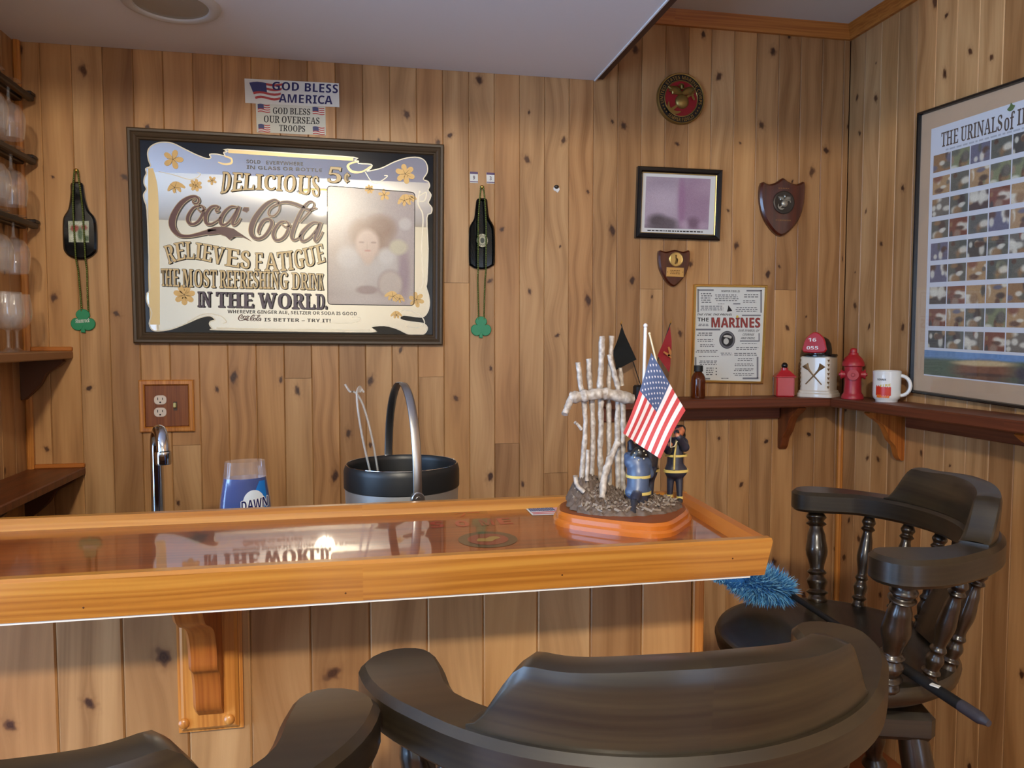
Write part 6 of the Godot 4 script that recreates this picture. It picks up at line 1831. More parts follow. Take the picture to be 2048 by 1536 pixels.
func build_statue():
	var S := 1.058
	var t := thing("statue", "resin firefighter statue with flag and charred beams on a wooden plaque", "statue", Vector3(0.395, S, 1.28))
	# plaque
	var pl := smooth_loop(v2s([0.282, -1.290, 0.281, -1.316, 0.298, -1.345, 0.338, -1.382, 0.378, -1.410, 0.400, -1.416, 0.424, -1.408, 0.455, -1.375, 0.484, -1.335, 0.496, -1.29, 0.492, -1.245, 0.455, -1.215, 0.40, -1.205, 0.34, -1.215, 0.300, -1.245]), 4)
	var flat := Transform3D(Basis(Vector3(1, 0, 0), Vector3(0, 0, -1), Vector3(0, 1, 0)), Vector3.ZERO)
	var mb := MB.new()
	mb.extrude(pl, S, S + 0.009, 0.003, flat)
	var inner := PackedVector2Array()
	for p in pl: inner.append(Vector2(0.39, -1.30) + (p - Vector2(0.39, -1.30)) * 0.955)
	mb.extrude(inner, S + 0.008, S + 0.019, 0.004, flat)
	wpart(t, "plaque", mb, coat(mat("plaque_orange", rgb(190, 106, 34), 0.3), 0.8, 0.08))
	mb = MB.new()
	var topp := PackedVector2Array()
	for p in pl: topp.append(Vector2(0.39, -1.30) + (p - Vector2(0.39, -1.30)) * 0.91)
	mb.sheet(topp, S + 0.0192, flat)
	wpart(t, "plaque_top", mb, mat("plaque_brown", rgb(128, 62, 24), 0.35))
	# rubble mound
	var nz := FastNoiseLite.new(); nz.seed = 3; nz.frequency = 110.0; nz.fractal_octaves = 4
	mb = MB.new()
	var rows := []
	var ctr := Vector2(0.392, -1.295)
	for i in 49:
		var row := PackedVector3Array()
		var f := i / 48.0
		for j in 145:
			var a := TAU * (j % 144) / 144.0
			var rad := lerpf(0.0, 1.0, f)
			var ex := Vector2(0.089 * cos(a), 0.068 * sin(a)) * (1.0 + 0.07 * nz.get_noise_2d(cos(a) * 0.05, sin(a) * 0.05))
			var p := ctr + ex * rad
			var hgt := 0.011 * pow(1.0 - pow(f, 5.0), 0.6)
			hgt += 0.024 * exp(-pow((p.x - 0.335) / 0.03, 2) - pow((p.y + 1.27) / 0.035, 2))
			hgt += 0.016 * exp(-pow((p.x - 0.36) / 0.05, 2) - pow((p.y + 1.262) / 0.022, 2))
			hgt += (0.005 + 0.005 * sin(f * PI)) * nz.get_noise_2d(p.x * 1.4, p.y * 1.4) * (1.0 if f < 0.99 else 0.0)
			row.append(Vector3(p.x, S + 0.0185 + maxf(hgt, 0.0), -p.y))
		rows.append(row)
	mb.grid(rows, true)
	var rub := mat("rubble_resin", rgb(98, 83, 72), 0.5)
	wpart(t, "rubble", mb, rub)
	mb = MB.new()
	var rr := RandomNumberGenerator.new(); rr.seed = 5
	for k in 260:
		var a := rr.randf() * TAU; var f := sqrt(rr.randf()) * 0.93
		var p := ctr + Vector2(0.089 * cos(a), 0.068 * sin(a)) * f
		var hgt := 0.010 * pow(1.0 - pow(f, 5.0), 0.6) + 0.024 * exp(-pow((p.x - 0.335) / 0.03, 2) - pow((p.y + 1.27) / 0.035, 2))
		var d := Vector3(rr.randf_range(-1, 1), rr.randf_range(-0.3, 0.5), rr.randf_range(-1, 1)).normalized()
		mb.box(Vector3(p.x, S + 0.02 + hgt, -p.y), Vector3(rr.randf_range(0.004, 0.014), rr.randf_range(0.0015, 0.004), rr.randf_range(0.0015, 0.004)), 0.0004, Basis(Vector3.UP, rr.randf() * TAU) * Basis(Vector3(0, 0, 1), rr.randf_range(-0.6, 0.6)))
	var ch := wpart(t, "rubble_chips", mb, mat("chip_grey", rgb(146, 134, 122), 0.5))
	ch.set_meta("kind", "stuff")
	# standing beams
	var beam := mat("beam_resin", Color.WHITE, 0.45)
	tri_noise(beam, noise_tex(21, 0.035, rgb(122, 108, 96), rgb(226, 218, 208), 256, 4), 9.0)
	for b in [
		[[Vector3(0.3275, 1.2958, 1.2620), Vector3(0.3320, 1.2597, 1.2620), Vector3(0.3368, 1.2320, 1.2640), Vector3(0.3384, 1.1952, 1.2660), Vector3(0.3329, 1.1214, 1.2680)], 0.0037],
		[[Vector3(0.3459, 1.3014, 1.2580), Vector3(0.3471, 1.2685, 1.2580), Vector3(0.3505, 1.2315, 1.2600), Vector3(0.3516, 1.1851, 1.2620), Vector3(0.3496, 1.1107, 1.2640)], 0.0038],
		[[Vector3(0.3662, 1.3360, 1.2600), Vector3(0.3655, 1.3009, 1.2600), Vector3(0.3627, 1.2616, 1.2620), Vector3(0.3647, 1.2175, 1.2620), Vector3(0.3631, 1.1524, 1.2640), Vector3(0.3648, 1.1102, 1.2640)], 0.0042],
		[[Vector3(0.3837, 1.3365, 1.2540), Vector3(0.3825, 1.3007, 1.2540), Vector3(0.3792, 1.2634, 1.2560), Vector3(0.3786, 1.2168, 1.2580), Vector3(0.3793, 1.1089, 1.2600)], 0.0036],
		[[Vector3(0.3774, 1.3078, 1.2620), Vector3(0.3863, 1.2753, 1.2620), Vector3(0.3924, 1.2520, 1.2620), Vector3(0.3914, 1.2216, 1.2620), Vector3(0.3926, 1.1092, 1.2640)], 0.0038],
		[[Vector3(0.3991, 1.2380, 1.2640), Vector3(0.3999, 1.1751, 1.2660), Vector3(0.3999, 1.1026, 1.2680)], 0.0039],
		[[Vector3(0.3997, 1.2864, 1.2500), Vector3(0.4017, 1.2583, 1.2520)], 0.003],
		[[Vector3(0.3876, 1.1719, 1.2750), Vector3(0.3724, 1.1483, 1.2850), Vector3(0.3598, 1.1206, 1.2950), Vector3(0.3528, 1.0920, 1.3050)], 0.0049],
		[[Vector3(0.3382, 1.1633, 1.2800), Vector3(0.3355, 1.1162, 1.2850)], 0.0026],
		[[Vector3(0.3225, 1.2037, 1.2620), Vector3(0.3277, 1.1997, 1.2630), Vector3(0.3331, 1.1918, 1.2660)], 0.0022],
		[[Vector3(0.3161, 1.1258, 1.2900), Vector3(0.3180, 1.1124, 1.2920), Vector3(0.3274, 1.1022, 1.3000)], 0.003]]:
		mb = MB.new()
		rough_stick(mb, b[0], b[1])
		wpart(t, "beam", mb, beam)
	mb = MB.new()
	rough_stick(mb, [Vector3(0.3147, 1.2419, 1.2680), Vector3(0.3283, 1.2437, 1.2700), Vector3(0.3444, 1.2463, 1.2720), Vector3(0.3635, 1.2484, 1.2720), Vector3(0.3875, 1.2446, 1.2720), Vector3(0.4114, 1.2389, 1.2720)], 0.0078)
	rough_stick(mb, [Vector3(0.3175, 1.2453, 1.2680), Vector3(0.3095, 1.2295, 1.2700), Vector3(0.3033, 1.2172, 1.2720)], 0.0046)
	wpart(t, "cross_beam", mb, beam)
	# flag poles and flag
	mb = MB.new()
	mb.tube([Vector3(0.4360, 1.3495, 1.2620), Vector3(0.4344, 1.2677, 1.2620), Vector3(0.4319, 1.1104, 1.2640)], 0.0026, 10)
	mb.ball(Vector3(0.4360, 1.3526, 1.2620), 0.0034, 12)
	wpart(t, "flag_pole", mb, mat("pole_white", rgb(222, 222, 228), 0.35))
	mb = MB.new()
	mb.tube([Vector3(0.4338, 1.3393, 1.2850), Vector3(0.4435, 1.2995, 1.2880), Vector3(0.4614, 1.2267, 1.2920)], 0.0015, 8)
	mb.ball(Vector3(0.4337, 1.3400, 1.2850), 0.0022, 8)
	wpart(t, "staff", mb, mat("pole_cream", rgb(220, 206, 172), 0.4))
	var corners := [Vector3(0.4310, 1.3109, 1.3000), Vector3(0.3822, 1.1916, 1.3100), Vector3(0.4338, 1.1542, 1.3280), Vector3(0.4823, 1.2237, 1.3120)]
	var fl := MB.new()
	var rowsf := []
	for i in 25:
		var row := PackedVector3Array()
		for j in 25:
			var u := j / 24.0; var w := i / 24.0
			var p: Vector3 = (corners[0] as Vector3).lerp(corners[1], u).lerp((corners[3] as Vector3).lerp(corners[2], u), w)
			var side: Vector3 = ((corners[3] as Vector3) - corners[0]).normalized()
			p += side * 0.005 * sin(u * PI) * (0.6 - w) + Vector3(0, 0, 0.004 * sin(w * 6.0 + u * 2.0) * (0.3 + u))
			row.append(p)
		rowsf.append(row)
	fl.grid(rowsf)
	wpart(t, "flag", fl, M.get("flag_print") if M.has("flag_print") else tex_mat("flag_print", flag_image(), 0.6), "cloth flag with stars and stripes")
	# the firefighters, each one skin
	var navy := rgb(34, 42, 58).srgb_to_linear(); var bluec := rgb(64, 84, 116).srgb_to_linear(); var black := rgb(18, 18, 20).srgb_to_linear(); var flesh := rgb(186, 112, 78).srgb_to_linear(); var boot := rgb(40, 46, 54).srgb_to_linear()
	var figm := mat("figure_paint", Color.WHITE, 0.4)
	figm.vertex_color_use_as_albedo = true
	figm.metallic_specular = 0.6
	# standing man on the right, arm raised to the face, looking up
	var f1 := [
		[Vector3(0.4862, 1.0731, 1.2450), Vector3(0.4877, 1.1145, 1.2450), 0.0042, 0.0062, navy], [Vector3(0.4993, 1.0727, 1.2550), Vector3(0.4999, 1.1149, 1.2500), 0.0042, 0.0062, navy],
		[Vector3(0.4854, 1.0726, 1.2470), Vector3(0.4806, 1.0722, 1.2560), 0.0042, 0.0038, boot], [Vector3(0.4985, 1.0722, 1.2570), Vector3(0.4936, 1.0714, 1.2660), 0.0042, 0.0038, boot],
		[Vector3(0.4930, 1.1209, 1.2480), Vector3(0.4954, 1.1580, 1.2460), 0.0135, 0.012, navy], [Vector3(0.4879, 1.1210, 1.2480), Vector3(0.5019, 1.1209, 1.2500), 0.011, 0.011, navy], [Vector3(0.4882, 1.1655, 1.2460), Vector3(0.5047, 1.1653, 1.2480), 0.009, 0.009, navy],
		[Vector3(0.5064, 1.1655, 1.2500), Vector3(0.5038, 1.1600, 1.2620), 0.0075, 0.0065, navy], [Vector3(0.5038, 1.1600, 1.2620), Vector3(0.4896, 1.1772, 1.2720), 0.0065, 0.0048, navy], [Vector3(0.4896, 1.1772, 1.2720), Vector3(0.4860, 1.1813, 1.2720), 0.0036, 0.003, flesh],
		[Vector3(0.4850, 1.1649, 1.2500), Vector3(0.4755, 1.1560, 1.2620), 0.0068, 0.006, navy], [Vector3(0.4755, 1.1560, 1.2620), Vector3(0.4726, 1.1656, 1.2760), 0.0055, 0.0045, navy], [Vector3(0.4726, 1.1656, 1.2760), Vector3(0.4714, 1.1685, 1.2800), 0.0038, 0.0032, flesh],
		[Vector3(0.4981, 1.1730, 1.2500), Vector3(0.4982, 1.1800, 1.2520), 0.0045, 0.0045, flesh], [Vector3(0.4973, 1.1826, 1.2540), Vector3(0.5000, 1.1845, 1.2500), 0.0068, 0.0068, flesh], [Vector3(0.4898, 1.1847, 1.2620), Vector3(0.4861, 1.1843, 1.2660), 0.004, 0.003, navy], [Vector3(0.5033, 1.1857, 1.2460), Vector3(0.5089, 1.1768, 1.2440), 0.0075, 0.004, black], [Vector3(0.4959, 1.1904, 1.2500), Vector3(0.5053, 1.1880, 1.2460), 0.004, 0.0055, black]]
	# man in front seen from behind, bending forward
	var f2 := [
		[Vector3(0.3982, 1.0933, 1.3260), Vector3(0.4068, 1.1038, 1.3120), 0.007, 0.01, navy], [Vector3(0.4127, 1.0904, 1.3200), Vector3(0.4182, 1.1018, 1.3040), 0.007, 0.01, navy],
		[Vector3(0.3927, 1.0907, 1.3360), Vector3(0.3837, 1.0791, 1.3520), 0.0055, 0.006, boot], [Vector3(0.4081, 1.0873, 1.3260), Vector3(0.4058, 1.0812, 1.3360), 0.006, 0.005, boot],
		[Vector3(0.4083, 1.1052, 1.3080), Vector3(0.4115, 1.1292, 1.3020), 0.0165, 0.0165, bluec], [Vector3(0.3969, 1.1015, 1.3100), Vector3(0.4213, 1.0998, 1.3060), 0.009, 0.009, bluec], [Vector3(0.4115, 1.1292, 1.3020), Vector3(0.4109, 1.1457, 1.2980), 0.0165, 0.0145, bluec], [Vector3(0.4021, 1.1448, 1.2980), Vector3(0.4225, 1.1431, 1.2980), 0.01, 0.01, bluec],
		[Vector3(0.4257, 1.1392, 1.2960), Vector3(0.4304, 1.1255, 1.2980), 0.009, 0.0065, bluec], [Vector3(0.4304, 1.1255, 1.2980), Vector3(0.4402, 1.1308, 1.2900), 0.006, 0.005, navy], [Vector3(0.4004, 1.1446, 1.2960), Vector3(0.3998, 1.1529, 1.2900), 0.008, 0.006, bluec], [Vector3(0.3998, 1.1529, 1.2900), Vector3(0.4121, 1.1580, 1.2800), 0.006, 0.005, navy],
		[Vector3(0.4120, 1.1551, 1.3000), Vector3(0.4122, 1.1589, 1.3020), 0.0105, 0.0105, black], [Vector3(0.4041, 1.1557, 1.3020), Vector3(0.4200, 1.1566, 1.3040), 0.005, 0.005, black]]
	# man behind the flag
	var f3 := [
		[Vector3(0.4421, 1.0895, 1.2700), Vector3(0.4435, 1.1247, 1.2680), 0.006, 0.0085, navy], [Vector3(0.4377, 1.0889, 1.2660), Vector3(0.4386, 1.1245, 1.2660), 0.006, 0.0085, navy], [Vector3(0.4403, 1.1248, 1.2680), Vector3(0.4407, 1.1623, 1.2660), 0.0145, 0.013, navy], [Vector3(0.4332, 1.1625, 1.2660), Vector3(0.4493, 1.1620, 1.2660), 0.009, 0.009, navy],
		[Vector3(0.4320, 1.1625, 1.2660), Vector3(0.4114, 1.1615, 1.2720), 0.008, 0.006, navy], [Vector3(0.4114, 1.1615, 1.2720), Vector3(0.4096, 1.1709, 1.2720), 0.006, 0.005, navy], [Vector3(0.4518, 1.1620, 1.2660), Vector3(0.4472, 1.1394, 1.2720), 0.008, 0.0065, navy], [Vector3(0.4408, 1.1693, 1.2660), Vector3(0.4400, 1.1767, 1.2680), 0.007, 0.0075, flesh], [Vector3(0.4400, 1.1786, 1.2680), Vector3(0.4399, 1.1814, 1.2680), 0.0095, 0.0085, black], [Vector3(0.4335, 1.1780, 1.2680), Vector3(0.4469, 1.1777, 1.2680), 0.004, 0.004, black]]
	var tape: Material = mat("tape_yellow", rgb(206, 186, 108), 0.4)
	var names3 := ["standing_firefighter", "bending_firefighter", "hidden_firefighter"]
	var figs := [f1, f2, f3]
	for k in 3:
		wpart(t, names3[k], skin(figs[k], 0.0016, 0.004), figm)
	for e in [
		[Vector3(0.4951, 1.1210, 1.2490), 0.0205, 0.0135, 0.0042], [Vector3(0.4953, 1.1457, 1.2480), 0.0185, 0.0132, 0.0034], [Vector3(0.4858, 1.0800, 1.2450), 0.0054, 0.0054, 0.0042], [Vector3(0.4997, 1.0783, 1.2540), 0.0054, 0.0054, 0.0042],
		[Vector3(0.4088, 1.1006, 1.3080), 0.0205, 0.0172, 0.0042], [Vector3(0.4109, 1.1248, 1.3030), 0.0188, 0.0176, 0.0040], [Vector3(0.4408, 1.1271, 1.2680), 0.0178, 0.0155, 0.0036]]:
		mb = MB.new()
		var h: float = e[3] / 2
		var o: Vector3 = e[0]
		mb.lathe([Vector2(e[1] * 0.9, -h), Vector2(e[1], -h), Vector2(e[1], h), Vector2(e[1] * 0.9, h)], 28, Transform3D(Basis(Vector3(1, 0, 0), Vector3(0, 1, 0), Vector3(0, 0, e[2] / e[1])), o))
		wpart(t, "reflective_tape", mb, tape)
	mb = MB.new()
	mb.tube([Vector3(0.4856, 1.1248, 1.2630), Vector3(0.4865, 1.1486, 1.2625), Vector3(0.4908, 1.1720, 1.2600)], 0.0016, 6)
	wpart(t, "coat_flap", mb, tape)
	mb = MB.new()
	mb.tube([Vector3(0.4714, 1.1873, 1.2840), Vector3(0.4706, 1.1756, 1.2840), Vector3(0.4707, 1.1639, 1.2840), Vector3(0.4783, 1.1643, 1.2800), Vector3(0.4849, 1.1719, 1.2760)], 0.0009, 6)
	wpart(t, "rope", mb, M["pole_cream"])
	mb = MB.new()
	for k in 7: mb.ball(Vector3(0.4094, 1.1580, 1.3080) + Vector3(cos(k * 0.9) * 0.0095, sin(k * 0.9) * 0.0075, 0.006), 0.0012, 6)
	wpart(t, "helmet_studs", mb, M["pole_cream"])

# ------------------------------------------------------------------ knobbly resin stick
func rough_stick(mb: MB, path: Array, r: float):
	var pts := []; var rad := []
	path = path.duplicate()
	if path[0].y - path[-1].y > 0.08: path.append(path[-1] + Vector3(0, -0.025, 0))
	var N := path.size()
	for i in N - 1:
		for k in 6:
			var f := k / 6.0
			pts.append((path[i] as Vector3).cubic_interpolate(path[i + 1], path[maxi(i - 1, 0)], path[mini(i + 2, N - 1)], f))
	pts.append(path[N - 1])
	for i in pts.size():
		rad.append(r * 1.15 * rng.randf_range(0.84, 1.16))
		pts[i] += Vector3(rng.randf_range(-1, 1), 0, rng.randf_range(-1, 1)) * r * 0.12
	mb.tube(pts, rad, 7)

# ------------------------------------------------------------------ behind the bar
func build_back_counter():
	var C := 0.905
	var t := thing("back_counter", "low sink counter hidden behind the bar", "counter", Vector3(-0.2, 0, 0.9))
	var mb := MB.new()
	mb.box(Vector3((XL + 0.45) / 2, C - 0.018, 0.88), Vector3(0.45 - XL, 0.036, 0.56), 0.005)
	wpart(t, "worktop", mb, mat("worktop_grey", rgb(140, 128, 112), 0.35))
	mb = MB.new()
	mb.box(Vector3((XL + 0.43) / 2, (C - 0.036) / 2, 0.90), Vector3(0.41 - XL, C - 0.036, 0.50), 0.002)
	wpart(t, "cabinet", mb, M["backing_wood"])
	# faucet
	var fp := Vector3(-0.4127, 1.0009, 0.7200) * Vector3(1, 0, 1) + Vector3(0, C, 0)
	t = thing("faucet", "chrome gooseneck faucet rising behind the bar", "faucet", fp)
	mb = MB.new()
	mb.lathe([Vector2(0.0, 0.0), Vector2(0.027, 0.0), Vector2(0.027, 0.006), Vector2(0.018, 0.012), Vector2(0.0155, 0.03), Vector2(0.0, 0.03)], 28)
	part(t, "base", mb, M["chrome"])
	mb = MB.new()
	var path := [Vector3(0, 0.02, 0), Vector3(0, 0.08, 0), Vector3(0, 0.14, 0), Vector3(0, 0.195, 0)]
	var dir := Vector3(0.022, 0, 0.05)
	for k in 13:
		var a := PI * k / 12.0
		path.append(Vector3(0, 0.205, 0) + dir * (1 - cos(a)) * 0.62 + Vector3(0, sin(a) * 0.038, 0))
	mb.tube(path, 0.0125, 18, true)
	part(t, "spout", mb, M["chrome"])
	mb = MB.new()
	mb.lathe([Vector2(0.0, -0.026), Vector2(0.0145, -0.026), Vector2(0.0155, -0.022), Vector2(0.0155, -0.004), Vector2(0.0145, 0.0), Vector2(0.0, 0.0)], 20, Transform3D(Basis(), Vector3(0, 0.205, 0) + dir * 1.24))
	part(t, "aerator", mb, M["chrome"])
	# dish soap
	var sp := Vector3(-0.2026, 1.0604, 0.9850) * Vector3(1, 0, 1) + Vector3(0, C, 0)
	t = thing("soap_bottle", "clear plastic bottle of blue dish soap behind the bar", "bottle", sp, deg_to_rad(12))
	var body := func(y0: float, y1: float, k: float) -> MB:
		var m := MB.new()
		var rows := []
		for i in 15:
			var y := lerpf(y0, y1, i / 14.0)
			var w := 0.0445 - 0.0105 * smoothstep(0.12, 0.215, y) - 0.012 * (1.0 - smoothstep(0.0, 0.06, y))
			var d := 0.027 - 0.003 * smoothstep(0.12, 0.215, y) - 0.008 * (1.0 - smoothstep(0.0, 0.06, y))
			var row := PackedVector3Array()
			for s in 37:
				var a := TAU * s / 36
				row.append(Vector3(cos(a) * w * k, y, -sin(a) * d * k))
			rows.append(row)
		m.grid(rows, true)
		for e in [0, 14]:
			for s in 36: m.tri_out(Vector3(0, rows[e][0].y, 0), rows[e][s], rows[e][s + 1], Vector3(0, 0.1, 0))
		return m
	var cl := mat("clear_plastic", Color(0.95, 0.97, 1.0, 0.06), 0.05)
	cl.transparency = BaseMaterial3D.TRANSPARENCY_ALPHA
	part(t, "shell", body.call(0.0, 0.212, 1.0), cl)
	var blue := coat(mat("soap_blue", rgb(10, 52, 128), 0.12), 1.0, 0.04)
	part(t, "liquid", body.call(0.001, 0.183, 0.965), blue)
	var on_face := func(x: float, y: float, lift: float) -> Vector3:
		var w := 0.0445 - 0.0105 * smoothstep(0.12, 0.215, y) - 0.012 * (1.0 - smoothstep(0.0, 0.06, y))
		var d := 0.027 - 0.003 * smoothstep(0.12, 0.215, y) - 0.008 * (1.0 - smoothstep(0.0, 0.06, y))
		return Vector3(x, y, sqrt(maxf(1.0 - pow(x / w, 2), 0.001)) * d + lift)
	mb = MB.new()
	var lr := []
	for k in 17:
		var y := lerpf(0.05, 0.178, k / 16.0)
		var xl := lerpf(-0.014, 0.022, pow(k / 16.0, 1.6)); var xr := minf(0.036, 0.0375 - 0.006 * smoothstep(0.12, 0.18, y))
		var row := PackedVector3Array()
		for i in 13: row.append(on_face.call(lerpf(xl, xr, i / 12.0), y, 0.0006))
		lr.append(row)
	mb.grid(lr)
	part(t, "light_label", mb, coat(mat("label_blue", rgb(30, 112, 196), 0.2), 0.8, 0.05))
	mb = MB.new()
	var cr := []
	for k in 7:
		var row := PackedVector3Array()
		for i in 29:
			var a := TAU * i / 28
			row.append(on_face.call(0.012 + cos(a) * 0.0185 * k / 6.0, 0.141 + sin(a) * 0.0225 * k / 6.0, 0.0010))
		cr.append(row)
	mb.grid(cr, true, true)
	part(t, "white_bubble", mb, mat("label_white", rgb(206, 216, 226), 0.3))
	mb = MB.new()
	for o in [Vector2(0.001, 0), Vector2(-0.001, 0), Vector2(0, 0.0012), Vector2(0, -0.0012)]:
		letter_mesh(mb, "DAWN", "sansbold", func(u: float, w: float) -> Vector3: return on_face.call(-0.009 + u * 0.045 + o.x, 0.128 + w * 0.017 + u * 0.005 + o.y, 0.0013))
	part(t, "lettering_edge", mb, M["white_gloss"])
	mb = MB.new()
	letter_mesh(mb, "DAWN", "sansbold", func(u: float, w: float) -> Vector3: return on_face.call(-0.009 + u * 0.045, 0.128 + w * 0.017 + u * 0.005, 0.0016))
	part(t, "lettering", mb, mat("soap_navy", rgb(16, 22, 84), 0.3))
	# ice bucket
	var bpz := 0.885
	var bp := Vector3(0.0777, 1.0796, 0.8850) * Vector3(1, 0, 1) + Vector3(0, C, 0)
	t = thing("ice_bucket", "steel ice bucket with black rim band and swing handle", "ice bucket", bp)
	mb = MB.new()
	mb.lathe([Vector2(0.0, 0.0), Vector2(0.096, 0.0), Vector2(0.1, 0.004), Vector2(0.1085, 0.09), Vector2(0.1105, 0.14)], 56)
	part(t, "shell", mb, mat("bucket_steel", rgb(206, 206, 204), 0.48, 0.9))
	mb = MB.new()
	mb.lathe([Vector2(0.1105, 0.138), Vector2(0.1125, 0.14), Vector2(0.1125, 0.172), Vector2(0.110, 0.181), Vector2(0.108, 0.184), Vector2(0.106, 0.182), Vector2(0.103, 0.174), Vector2(0.096, 0.03), Vector2(0.0, 0.028)], 56)
	part(t, "rim_band", mb, mat("band_black", rgb(26, 28, 30), 0.4))
	mb = MB.new()
	mb.lathe([Vector2(0.1082, 0.1832), Vector2(0.1078, 0.1848), Vector2(0.1068, 0.1845)], 56)
	part(t, "rim_wire", mb, M["chrome"])
	var ax := Vector3(0.19, 0, 0.98).normalized()
	mb = MB.new()
	var hp := []
	for k in 25:
		var a := PI * k / 24.0
		hp.append(ax * cos(a) * 0.1175 + Vector3(0, 0.137 + pow(sin(a), 0.8) * 0.205, 0))
	mb.tube(hp, 0.0085, 12, true, 0.28, ax)
	part(t, "handle", mb, M["brushed_steel"])
	for s in [-1.0, 1.0]:
		mb = MB.new()
		var b := Basis(Vector3.UP, atan2(ax.x, ax.z) + (0.0 if s > 0 else PI)) * Basis(Vector3(1, 0, 0), PI / 2)
		mb.lathe([Vector2(0.0125, 0.11), Vector2(0.0125, 0.1205), Vector2(0.011, 0.122), Vector2(0.005, 0.122), Vector2(0.0045, 0.124), Vector2(0.0, 0.124)], 20, Transform3D(b, Vector3(0, 0.135, 0)))
		part(t, "pivot", mb, M["brushed_steel"])
	# tongs standing in the bucket
	t = thing("ice_tongs", "clear plastic ice tongs leaning in the steel bucket", "tongs", bp + Vector3(-0.04, 0.035, 0))
	var clear := mat("clear_tongs", Color(0.86, 0.86, 0.84, 0.35), 0.1)
	clear.transparency = BaseMaterial3D.TRANSPARENCY_ALPHA
	for e in [[[Vector3(0.0317, 1.0689, 0.9000), Vector3(0.0209, 1.1374, 0.9000), Vector3(0.0055, 1.2006, 0.9000), Vector3(-0.0092, 1.2287, 0.9000), Vector3(-0.0205, 1.2318, 0.9000), Vector3(-0.0296, 1.2462, 0.9000)], 0.0068], [[Vector3(0.0172, 1.0720, 0.9150), Vector3(0.0029, 1.1398, 0.9150), Vector3(-0.0058, 1.1973, 0.9150), Vector3(-0.0073, 1.2303, 0.9100), Vector3(0.0002, 1.2363, 0.9000), Vector3(0.0058, 1.2295, 0.9000)], 0.0068]]:
		mb = MB.new()
		var pts := []
		var P: Array = e[0]
		pts.append(t.position + Vector3(0.02, 0.0, 0.0))
		for i in P.size() - 1:
			for k in 5: pts.append((P[i] as Vector3).cubic_interpolate(P[i + 1], P[maxi(i - 1, 0)], P[mini(i + 2, P.size() - 1)], k / 5.0))
		pts.append(P[-1])
		mb.tube(pts, e[1], 10, true, 0.35, Vector3(1, 0, 0))
		wpart(t, "arm", mb, clear)
	build_duster()

func build_duster():
	var A := Vector3(0.78, 0.812, 1.01); var B := Vector3(0.985, 0.83, 1.50)
	A = Vector3(0.871, 0.803, 0.955); B = Vector3(0.8965, 0.7695, 1.46)
	var t := thing("duster", "fluffy blue duster with long black handle lying across the right stool", "duster", (A + B) / 2)
	var mb := MB.new()
	var d := (B - A).normalized()
	mb.tube([A, A.lerp(B, 0.04), A.lerp(B, 0.06), A.lerp(B, 0.5), A.lerp(B, 0.52), A.lerp(B, 0.9)], [0.0075, 0.0078, 0.006, 0.006, 0.0085, 0.009], 12)
	wpart(t, "handle", mb, M["black_matte"])
	mb = MB.new()
	mb.tube([A.lerp(B, 0.9), A.lerp(B, 0.97), A.lerp(B, 0.985), B], [0.0095, 0.0095, 0.0065, 0.005], 12)
	wpart(t, "grip_end", mb, mat("grip_grey", rgb(60, 58, 66), 0.4))
	mb = MB.new()
	mb.box(A.lerp(B, 0.8) + Vector3(-0.004, 0.0075, 0.004), Vector3(0.008, 0.002, 0.014), 0.0, Basis(Vector3.UP, 0.4))
	wpart(t, "white_tag", mb, M["white_paper"])
	# fluffy head: many fine tufts
	var H := Vector3(0.7798, 0.8250, 0.9280)
	mb = MB.new()
	mb.colored = true
	var r := RandomNumberGenerator.new(); r.seed = 9
	var axis := (H - A).normalized()
	for k in 7000:
		var f := r.randf()
		var o := A.lerp(A + axis * 0.15, f * 0.95 + 0.02)
		var dir := Vector3(r.randfn(), r.randfn(), r.randfn())
		dir = (dir.normalized() + axis * (0.6 if f > 0.85 else 0.15)).normalized()
		var len := 0.046 * sin(clampf(f * 1.1 + 0.12, 0, 1) * PI * 0.8 + 0.35) + 0.008
		var tip := o + dir * len * r.randf_range(0.75, 1.1)
		if tip.y < 0.772: tip.y = 0.772 + r.randf() * 0.008
		var sidev := dir.cross(Vector3(r.randfn(), r.randfn(), r.randfn())).normalized() * 0.0013
		mb.tint = [rgb(72, 140, 200), rgb(52, 118, 186), rgb(104, 176, 222), rgb(140, 200, 232)][r.randi() % 4].srgb_to_linear()
		var m := o.lerp(tip, 0.55) + sidev * 0.5
		mb.tri(o - sidev, o + sidev, m + sidev * 1.1)
		mb.tri(o - sidev, m + sidev * 1.1, m - sidev * 1.1)
		mb.tri(m - sidev * 1.1, m + sidev * 1.1, tip)
	var fm := mat("duster_fluff", Color.WHITE, 0.8)
	fm.vertex_color_use_as_albedo = true
	var hd := wpart(t, "fluffy_head", mb, fm, "bright blue microfibre head")
	hd.set_meta("kind", "stuff")
	mb = MB.new()
	mb.tube([A, A + axis * 0.05, A + axis * 0.1, A + axis * 0.15], [0.006, 0.022, 0.024, 0.01], 12)
	wpart(t, "core", mb, mat("duster_core", rgb(30, 96, 164), 0.9))

